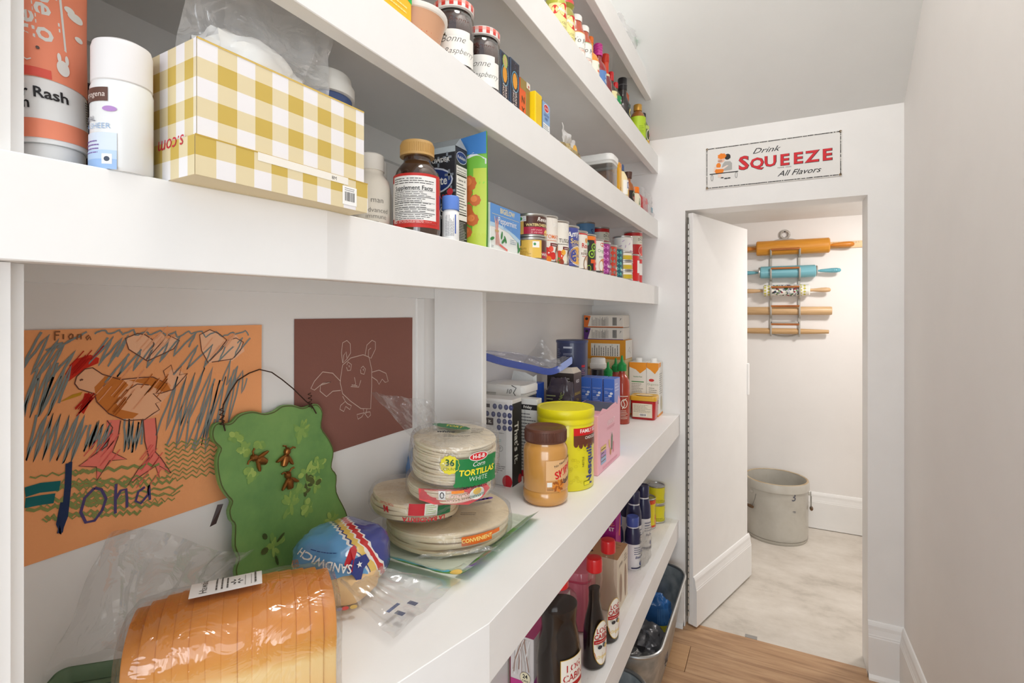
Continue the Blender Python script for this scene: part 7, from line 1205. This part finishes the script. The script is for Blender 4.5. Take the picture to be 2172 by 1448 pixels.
t = jar('oat_canister', 'tall navy cardboard canister at the back of the counter', -.632, 1.705, ZK + .178, [('tube', [(0, 0), (.0545, 0), (.0550, .002), (.0550, .148), (0, .148)], mat((54, 62, 98), .35, coat=.3)), ('lid', [(0, .148), (.0565, .148), (.0568, .150), (.0568, .156), (.0550, .157), (0, .1565)], mat((62, 70, 108), .4))], cat='canister')
L = Lab(curved(.0552, -82, 0), step=.004, e=.0003, rough=.35); L.rect((226, 226, 226), .0 - .020, .004, .014, .038); L.bars(K, -.018, .008, .012, .034); L.rect((232, 232, 232), .020, .028, .027, .036); L.rect((206, 210, 222), -.020, .130, .012, .136); L.lines((190, 196, 214), -.020, .106, .012, .114, 2); L.lines((150, 156, 186), -.05, .05, -.03, .13, 12); L.rect((190, 40, 56), .046, .064, .062, .072); L.lines((190, 130, 150), .046, .038, .062, .062, 4); L.done(t)
t = jar('spice_jar', 'jar with black lid between the canister and sauce bottles', -.580, 1.835, ZK, [('jar', [(0, 0), (.024, 0), (.026, .003), (.026, .185), (.020, .192), (0, .192)], mat((96, 58, 40), .2, coat=.5)), ('lid', [(0, .192), (.0230, .192), (.0230, .218), (.021, .221), (0, .221)], mat((34, 32, 34), .35))], cat='jar')
t = jar('syrup_bottle', 'brown sauce bottle with wide white cap in front of the stacked boxes', -.626, 1.990, ZK, [('bottle', [(0, 0), (.033, 0), (.036, .004), (.036, .16), (.032, .195), (.028, .206), (0, .206)], mat((150, 72, 40), .15, coat=.6)), ('cap', [(0, .206), (.0315, .206), (.0330, .209), (.0330, .226), (.0300, .229), (.0285, .246), (.0265, .249), (0, .249)], mat((232, 230, 226), .4))], cat='bottle')
def srir(label, x, y, s, group='hot sauce bottles with green caps'):
    t = jar('hot_sauce_bottle', label, x, y, ZK, [('bottle', [(0, 0), (.028 * s, 0), (.0295 * s, .003), (.0300 * s, .150 * s), (.0270 * s, .170 * s), (.0180 * s, .186 * s), (.0120 * s, .194 * s), (.0120 * s, .204 * s), (0, .204 * s)], mat((166, 52, 26), .2, coat=.6)), ('cap', [(0, .204 * s), (.0175 * s, .204 * s), (.0180 * s, .206 * s), (.0180 * s, .228 * s), (.0150 * s, .231 * s), (.0065 * s, .240 * s), (.0035 * s, .262 * s), (.002 * s, .264 * s), (0, .264 * s)], mat((24, 140, 66), .4))], group=group)
    L = Lab(curved(.0302 * s, -58, 0), step=.003, e=.0004); L.lines((232, 222, 206), -.018, .104, .018, .114, 1); L.ring((232, 222, 206), .0, .080, .012, .016, .003); L.stroke((232, 222, 206), [(-.008, .060), (.002, .075), (-.004, .09), (.008, .10)], .003); L.lines((232, 222, 206), -.014, .020, .014, .056, 6); L.done(t)
srir('red hot sauce bottle with green pointed cap beside the red tub', -.524, 1.972, 1.0); srir('red hot sauce bottle with green cap, half hidden behind the blue cartons', -.560, 1.905, .92); srir('hot sauce bottle with green cap, furthest back behind the others', -.572, 2.055, .93)
t = carton('broth_carton', 'beige carton standing under the stacked boxes', -.715, 2.100, -.545, 2.220, ZK, .234, (206, 188, 140)); L = LY(t); L.rect((60, 52, 44), .02, .15, .07, .18); L.rect((150, 120, 70), -.08, .19, .08, .20); L.done(t, 'front_print')
t = carton('macaroni_box', 'orange boxed meal with a nutrition panel, lowest of the stack', -.722, 2.110, -.546, 2.225, ZK + .234, .082, (214, 144, 30)); L = LY(t); L.rect((228, 224, 214), -.062, .012, .064, .066); L.rects(K, [(-.045, .014, -.044, .064), (.030, .014, .031, .064)]); L.lines((80, 76, 70), -.060, .014, .060, .064, 12, vert=True, seed=2); L.done(t, 'front_print')
L = LX(t); L.rect((228, 224, 218), -.057, .003, .057, .080); L.stroke((110, 106, 104), [(-.02, .03), (.01, .05), (.03, .02), (.0, .035)], .002); L.done(t, 'side_print')
for z, c, nm, tr in ((.316, (84, 44, 120), 'purple-cornered white box, middle', (84, 44, 120)), (.369, (220, 110, 40), 'orange-cornered white box, top', (220, 110, 40))):
    t = carton('cracker_box', nm + ' of the stack', -.728, 2.112, -.556, 2.215, ZK + z, .051, (226, 220, 210)); L = LY(t); L.poly(tr, [(-.086, 0), (-.070, 0), (-.056, .048), (-.086, .051)]); L.rect(tr, -.086, .0, .086, .003); L.oval(K, -.074, .036, .007, .006); L.lines((70, 66, 62), -.052, .006, .020, .046, 14, vert=True, seed=3); L.lines((150, 146, 140), -.02, .006, .024, .046, 10, vert=True, seed=5); L.bars(K, .040, .008, .058, .042); L.text(K, 'y', .074, .036, .014, shear=.3); L.done(t, 'front_print')
def organics(label, x0, x1, lab):
    t = carton('broth_carton', label, x0, 2.150, x1, 2.245, ZK, .222, (232, 230, 222), group='organic broth cartons'); w = DIM[t.name]['w']; L = LY(t); L.rect((232, 230, 222), -w, .0, w, .221)
    L.poly((236, 152, 40), [(-w, .222), (w, .222), (w, .196), (.010, .176), (-.008, .192), (-w, .202)]); L.rect((236, 152, 40), -w, 0, w, .006)
    if lab: L.oval((206, 50, 46), -.004, .150, .011, .006); L.text((120, 150, 100), 'Organics', .001, .133, .013, bold=-.01); L.lines((110, 110, 100), -.015, .098, .018, .122, 3); L.rect((120, 30, 34), -w, .054, w, .088); L.lines((226, 206, 190), -.018, .06, .018, .08, 3, seed=2); L.oval((196, 170, 120), 0, .03, .02, .018)
    else: L.text((70, 130, 70), 'Nutrition Facts', 0, .162, .0075, bold=.02, sx=.8); L.rect((80, 150, 90), -.026, .139, .026, .143); L.lines((110, 110, 104), -.026, .05, .026, .136, 13)
    L.done(t, 'front_print')
    L = LX(t); L.rect((236, 152, 40), -.047, .0, .047, .010); L.poly((236, 152, 40), [(-.047, .222), (-.047, .200), (.0, .205), (.0, .222)]); L.lines((150, 146, 140), -.03, .09, .03, .18, 10); L.oval((200, 190, 160), .012, .05, .02, .03); L.done(t, 'side_print')
    MB().lathe([(0, .222), (.0125, .222), (.0125, .237), (.011, .239), (0, .239)], 20, o=(0, -.02, 0)).build('cap', mat((236, 236, 234), .4), t)
organics('organic broth carton showing its nutrition panel', -.540, -.469, False); organics('organic broth carton with a red oval emblem, beside the end wall', -.4675, -.419, True)
t = thing('margarine_tub', 'red tub with translucent gold lid on the counter near the end wall', 'tub', (-.466, 2.104, ZK), 2)
m = MB(); rloft(m, [(.044, .034, .010, 0), (.047, .036, .012, .003), (.050, .039, .013, .074), (.052, .041, .014, .076)]); m.build('tub', mat((186, 24, 26), .3, coat=.4), t)
m = MB(); rloft(m, [(.053, .0415, .014, .0762), (.054, .0425, .015, .078), (.053, .0415, .014, .092), (.050, .039, .013, .094), (.044, .033, .010, .092)]); m.build('lid', mat((222, 172, 50), .3, coat=.3), t)
L = Lab(flat((0, -.0385, 0), (1, 0, 0), (0, -.045, 1)), e=.0022); L.rect((228, 220, 196), -.040, .010, .038, .066); L.lines((120, 116, 100), -.036, .03, .034, .062, 8); L.rect(W, -.014, .014, .016, .026); L.bars(K, -.011, .016, .013, .024); L.done(t)
L = Lab(faceZ(.0945, 0, 0), e=.0003); L.oval((236, 222, 180), 0, 0, .034, .022); L.lines((206, 80, 50), -.02, -.012, .02, .012, 3); L.done(t, 'lid_print')
# ================================================================ lowest shelf
ZL = .447
t = carton('food_box', 'white box with a nutrition table, nearest on the lowest shelf', -.660, .975, -.552, 1.060, ZL, .150, (228, 226, 222)); L = LY(t); L.rect(K, -.050, .060, .050, .064); L.lines((70, 70, 70), -.050, .066, .050, .140, 12, words=False, h=.12, ragged=0); L.lines((70, 70, 70), .014, .066, .030, .140, 12, h=.5, seed=2); L.lines((90, 90, 90), -.046, .066, .0, .140, 12, h=.5, seed=3); L.rect(K, -.05, .030, .05, .033); L.lines((70, 70, 70), -.05, .004, .05, .055, 7, seed=8); L.done(t, 'nutrition_table')
t = carton('cat_food_box', 'pink and white pet food box with round badge on the lowest shelf', -.549, 1.062, -.487, 1.300, ZL, .133, (214, 206, 204)); w = DIM[t.name]['w']
L = LY(t); L.rect((190, 60, 130), -w, 0, w, .030); L.rect((120, 40, 60), -w, .0, -w + .003, .133)
rr = random.Random(9)
for i in range(26): u = rr.uniform(-.024, .026); L.stroke(rr.choice([(200, 194, 190), (182, 172, 168), (226, 222, 220), (160, 130, 116)]), [(u, .036 + rr.random() * .02), (u * .8, .075), (u * .5 + rr.uniform(-.01, .02), .128)], rr.uniform(.001, .004))
L.oval((120, 90, 60), .010, .040, .0135); L.oval((232, 222, 190), .010, .040, .0128); L.text(K, '24', .010, .043, .0125, bold=.03); L.text(K, 'CANS', .010, .033, .0062, bold=.02); L.done(t, 'front_print')
L = LX(t); L.poly((190, 70, 160), [(-.119, 0), (.119, 0), (.119, .086), (-.119, .036)]); L.poly((110, 50, 120), [(-.119, 0), (.119, 0), (.119, .046), (-.119, .012)]); L.text((96, 90, 90), 'Fancy', -.088, .086, .024, rot=70, shear=.3); L.done(t, 'side_print')
L = LZ(t); L.rect((196, 84, 136), -w, -.119, w, .0); L.rect((206, 150, 170), -w, .0, w, .119); L.oval((226, 220, 190), 0, -.020, .012); L.text(K, '24', 0, -.020, .010, bold=.02); L.done(t, 'top_print')
SYR = mat((26, 11, 6), .12, coat=.2, spec=.4); CLB = glassy('clear_bottle', (240, 238, 234), gloss=.06); RC = mat((206, 26, 30), .35, coat=.3)
def logcabin(L, s):
    L.oval((206, 170, 70), 0, .0, .0235 * s, .047 * s, n=36); L.oval((236, 232, 222), 0, 0, .0222 * s, .0455 * s, n=36)
    L.poly((178, 26, 30), [(-.0205 * s, -.017 * s), (-.0165 * s, -.030 * s), (-.010 * s, -.040 * s), (0, -.0445 * s), (.010 * s, -.040 * s), (.0165 * s, -.030 * s), (.0205 * s, -.017 * s), (0, -.020 * s)])
    L.rect((178, 26, 30), -.0215 * s, .0, .0215 * s, .008 * s); L.text((178, 26, 30), 'LOG', 0, .027 * s, .0150 * s, bold=.02); L.text((178, 26, 30), 'CABIN', 0, .0145 * s, .0140 * s, bold=.02); L.lines(W, -.018 * s, .0025 * s, .018 * s, .0055 * s, 1)
    L.oval((60, 60, 64), -.006 * s, -.008 * s, .006 * s, .004 * s); L.oval((90, 90, 96), .006 * s, -.006 * s, .005 * s, .005 * s); L.oval((220, 190, 110), .012 * s, -.010 * s, .006 * s, .004 * s); L.text((232, 206, 120), 'Original', 0, -.029 * s, .010 * s, shear=.3, bold=.01)
def syrup(label, x, y, fill, rz):
    t = thing('syrup_bottle', label, 'bottle', (x, y, ZL), rz, 'syrup bottles with red caps')
    prof = [(.0, 0), (.030, 0), (.0335, .004), (.0345, .015), (.0330, .045), (.0335, .075), (.0315, .100), (.0270, .122), (.0200, .146), (.0172, .162), (.0182, .172), (.0172, .182), (.0182, .192), (.0172, .202), (.0186, .214), (.0180, .224), (.0150, .230), (.0150, .234)]
    MB().lathe(prof, 36, sx=.74).build('bottle', CLB, t)
    k = [(max(0, r - .0016), h + (.002 if h == 0 else 0)) for r, h in prof if h <= fill]
    MB().lathe(k + [(0, k[-1][1])], 36, sx=.73).build('syrup', SYR, t)
    MB().lathe([(0, .234), (.0178, .234), (.0198, .236), (.0198, .262), (.0186, .267), (.0145, .269), (0, .268)], 28).build('cap', RC, t)
    L = Lab(lambda u, v, e: Vector((.74 * (.0345 + e) * math.cos(u / .0345), (.0345 + e) * math.sin(u / .0345), .066 + v)), step=.003, e=.0006); logcabin(L, 1.15); L.done(t)
    return t
syrup('full syrup bottle with red cap between the large and nearly empty ones', -.399, 1.236, .196, -24); syrup('nearly empty clear syrup bottle with red cap', -.397, 1.350, .022, -24)
t = thing('syrup_bottle', 'large dark syrup jug with red cap on the lowest shelf', 'bottle', (-.425, 1.062, ZL), -20)
prof = [(.0, 0), (.050, 0), (.0545, .004), (.0555, .03), (.0555, .130), (.0500, .165), (.0440, .190), (.0460, .215), (.0480, .232), (.0430, .250), (.0290, .262), (.0180, .266), (.0180, .271)]
MB().lathe(prof, 40, sx=.80).build('bottle', CLB, t); k = [(max(0, r - .0016), h + (.002 if h == 0 else 0)) for r, h in prof if h <= .240]; MB().lathe(k + [(0, k[-1][1])], 40, sx=.79).build('syrup', SYR, t)
MB().lathe([(0, .271), (.0195, .271), (.0215, .273), (.0215, .294), (.0200, .298), (0, .298)], 28).build('cap', RC, t)
L = Lab(lambda u, v, e: Vector((.80 * (.0557 + e) * math.cos(u / .0557), (.0557 + e) * math.sin(u / .0557), .085 + v)), step=.003, e=.0004); L.rect((206, 170, 70), -.037, -.062, .037, .052); L.rect((236, 232, 222), -.0355, -.0605, .0355, .0505); L.text((178, 26, 30), 'LOG', 0, .030, .022, bold=.02); L.text((178, 26, 30), 'CABIN', 0, .010, .021, bold=.02); L.rect((178, 26, 30), -.0355, -.012, .0355, -.002); L.oval((90, 90, 96), 0, -.026, .012, .009); L.rect((178, 26, 30), -.0355, -.0605, .0355, -.040); L.done(t)
t = thing('pink_container', 'translucent pink container with dark doodles behind the syrup bottles', 'container', (-.507, 1.395, ZL), 8)
m = MB(); rloft(m, [(.044, .060, .020, 0), (.050, .066, .024, .006), (.052, .068, .026, .150), (.048, .064, .024, .162), (.030, .045, .020, .166)]); m.build('body', mat((206, 110, 128), .25, coat=.5), t)
L = Lab(flat((0, 0, .1668), (1, 0, 0), (0, 1, 0)), e=.0003)
for u, v in ((-.015, -.02), (.006, .01), (-.008, .03)): L.ring((110, 44, 60), u, v, .008, .006, .002); L.oval((70, 36, 44), u, v, .004)
L.done(t, 'doodles')
MB().tube([(x * 1.01, y * 1.01, .140) for x, y in rr2(.052, .068, .026)], .003, 6).build('rim', mat((190, 70, 96), .3), t)
t = carton('drink_carton', 'brown and cream carton with dark shapes on top behind the empty syrup bottle', -.552, 1.470, -.404, 1.590, ZL, .157, (214, 200, 178)); L = LZ(t); L.rect((178, 136, 96), -.074, -.060, .074, .060); L.oval((60, 36, 28), -.02, -.035, .012, .008); L.oval((60, 36, 28), -.045, -.01, .012, .007); L.oval((60, 36, 28), .03, -.02, .010, .008); L.lines((120, 84, 56), .0, .01, .06, .05, 5); L.done(t, 'top_print')
L = LX(t); L.text((110, 84, 66), 'SUPER', -.025, .130, .014); L.oval((206, 190, 166), -.025, .060, .020, .048); L.oval((150, 120, 98), -.025, .060, .015, .042); L.oval((150, 120, 98), .030, .060, .012, .050); L.lines((120, 100, 84), .016, .12, .05, .145, 3); L.done(t, 'side_print')
t = carton('snack_box', 'bright magenta box standing tall on the lowest shelf', -.585, 1.640, -.457, 1.702, ZL, .310, (150, 16, 116)); L = LX(t); L.rect((150, 16, 116), -.0305, .001, .0305, .309); L.rect((178, 50, 128), -.031, 0, .031, .16); L.text((236, 200, 230), 'FI', .010, .240, .030, bold=.02); L.text((236, 200, 230), 'E', .010, .285, .030, bold=.02); L.poly((226, 140, 50), [(.006, .14), (.016, .135), (.028, .19), (.022, .20)]); L.oval((120, 80, 60), .004, .075, .010, .014); L.done(t, 'side_print')
L = LY(t); L.text(W, 'ET', .050, .170, .016, bold=.02)
for a in (20, 45, 70): L.stroke((226, 150, 50), [(.062 + .006 * math.cos(R(a)) - .02, .180 + .004 * math.sin(R(a))), (.062 + .02 * math.cos(R(a)) - .02, .180 + .018 * math.sin(R(a)))], .0012)
L.done(t, 'front_print')
NAV = mat((42, 44, 78), .35, coat=.3)
def shake(label, x, y, h, capc, up=True):
    t = thing('shake_bottle', label, 'bottle', (x, y, ZL), 0, 'nutrition shake bottles')
    MB().lathe([(0, 0), (.025, 0), (.0275, .003), (.0275, h * .40), (.0262, h * .46), (.0275, h * .52), (.026, h * .68), (.020, h * .80), (.019, h * .82), (0, h * .82)], 32).build('bottle', mat((228, 226, 226), .35, coat=.3), t)
    MB().lathe([(.0277, h * .50), (.0277, h * .54), (.0263, h * .685), (.0205, h * .80)], 32).build('shrink_band', NAV, t)
    MB().lathe([(0, h * .82), (.0205, h * .82), (.0212, h * .835), (.0212, h * .985), (.0195, h), (.015, h * .99), (0, h * .985)], 28).build('cap', capc, t)
    L = Lab(curved(.0279, -25, 0), step=.004, e=.0003); L.lines((60, 66, 110), -.02, h * .30, .02, h * .46, 4); L.text((50, 56, 110), 'Ensure', .0, h * .25, .012, shear=.2, bold=.02); L.oval((60, 70, 130), .010, h * .12, .010, .008); L.rect(NAV and (42, 44, 78), -.03, .006, .03, h * .06); L.done(t)
    return t
BCAP = mat((72, 88, 160), .35)
shake('nutrition shake bottle with blue cap, nearest beside the magenta box', -.432, 1.768, .176, BCAP); shake('nutrition shake bottle with blue cap touching the magenta box', -.490, 1.760, .172, BCAP)
shake('tall navy-capped shake bottle behind the blue-capped pair, nearest the aisle', -.448, 1.850, .236, NAV); shake('tall navy-capped shake bottle in the middle of the cluster', -.488, 1.912, .240, NAV); shake('tall navy-capped shake bottle beside the yellow can', -.432, 1.930, .236, NAV)
t = thing('shrink_wrap', 'torn clear wrap around the shake bottles', 'wrap', (-.400, 1.800, ZL)); m = MB(); crumple(m, (.0, -.050, .002), (.01, .12, .0), (-.004, .01, .115), (1, 0, .1), 20, 16, .010, 41); m.build('film', FILMG, t)
def gold(L, h): L.rect((200, 196, 190), -.01, h * .12, .030, h * .55); L.bars(K, .0, h * .16, .026, h * .50); L.rect((150, 120, 50), -.06, h * .04 + .004, .06, h * .10); L.oval((170, 140, 70), -.02, h * .7, .010)
can('food_can', 'short black and gold can on the lowest shelf', -.474, 2.050, ZL, .0330, .080, (52, 44, 28), gold, -50)
def yor(L, h):
    L.rect((214, 70, 34), -.12, h * .82, .12, h - .0065); L.stroke((240, 190, 50), [(-.09 + i * .007, h * (.85 + (.03 if i % 2 else 0))) for i in range(26)], .002); L.text((60, 50, 20), 'Enchilada', .026, h * .60, .012, rot=90); L.oval((206, 90, 40), .030, h * .34, .010, .012); L.oval((226, 150, 80), .028, h * .22, .010, .010); L.rect((214, 80, 34), -.12, .0065, .12, h * .12)
can('sauce_can', 'yellow can with an orange zigzag band on the lowest shelf', -.463, 2.1340, ZL, .0365, .122, (226, 206, 30), yor, -50)
def yg(L, h): L.poly((90, 160, 50), [(-.06, h - .007), (.06, h - .007), (.05, h * .76), (.0, h * .82), (-.05, h * .74)]); L.lines((70, 90, 30), -.03, h * .1, .03, h * .3, 3); L.oval((180, 190, 180), .030, h * .4, .008, .014)
for i, n in enumerate(('lower', 'upper')): can('sauce_can', 'yellow and green can beside the end wall, %s of the two' % n, -.440, 2.2120, ZL + .0765 * i, .0365, .0765, (222, 214, 34), yg, -50)

# ================================================================ galvanised tubs on the floor
GALV = noisy('galvanised', [(0.3, (138, 148, 154)), (0.5, (166, 174, 178)), (0.7, (190, 196, 198))], nscale=26, detail=3, rough=.34, bump=.06, metal=.55, nrough=.5)
def tub(label, x, y, hx, hy, h):
    t = thing('galvanised_tub', label, 'tub', (x, y, 0), 0, 'galvanised tubs on the floor')
    m = MB(); rloft(m, [(hx - .055, hy - .060, .060, .002), (hx - .045, hy - .05, .070, .012), (hx - .002, hy - .002, .085, h - .008)], cap=False); rloft(m, [(hx - .057, hy - .062, .060, .006), (hx - .047, hy - .052, .070, .016), (hx - .004, hy - .004, .085, h - .008)], cap=False)
    m.add([(a, b, .004) for a, b in rr2(hx - .05, hy - .055, .06)], [list(range(28))]); m.build('basin', GALV, t)
    p = rr2(hx, hy, .086, 8); MB().tube([(a, b, h - .004) for a, b in p + p[:1]], .0055, 8, cap=False).build('rolled_rim', mat((190, 192, 192), .3, .9), t)
    return t
tub('galvanised metal tub on the floor, full of bags, further from the camera', -.505, 1.870, .197, .322, .284)
tub('galvanised metal tub on the floor, nearer to the camera', -.505, 1.185, .197, .322, .270)
t = thing('snack_bag', 'blue and yellow striped bag lying in the far tub', 'bag', (-.410, 2.050, .050))
m = blob(.060, .045, .085, 51, .15, 3.0); m.build('bag', mat((60, 120, 190), .3, coat=.4, bump=.4, scale=30), t)
L = Lab(curved(.058, -30, .02, 1, .8), step=.005, e=.004, de=.0002); L.rect((206, 196, 60), -.05, .03, .05, .055); L.rects((120, 170, 220), [(u, .06, u + .002, .12) for u in [-.045 + .006 * k for k in range(16)]]); L.done(t, 'bag_print')
t = thing('snack_bag', 'grey crinkled bag in the far tub', 'bag', (-.425, 1.880, .036)); blob(.085, .085, .070, 61, .25, 3.0).build('bag', mat((112, 112, 116), .25, .3, bump=.6, scale=25), t)
t = thing('snack_bag', 'dark bag with clear window in the near end of the far tub', 'bag', (-.43, 1.690, .036)); blob(.075, .080, .055, 71, .25, 3.0).build('bag', mat((58, 48, 44), .3, coat=.3, bump=.6, scale=25), t)
m = MB(); crumple(m, (-.06, -.08, .10), (.0, .18, .01), (.12, .0, .0), (0, 0, 1), 20, 16, .020, 44); m.build('film', FILMG, t)
t = carton('price_card', 'small cream card resting against the near end of the far tub', -.470, 1.618, -.416, 1.622, .040, .080, (226, 216, 190), cat='card'); L = LY(t); L.lines((90, 80, 70), -.02, .03, .02, .07, 4); L.done(t, 'print')
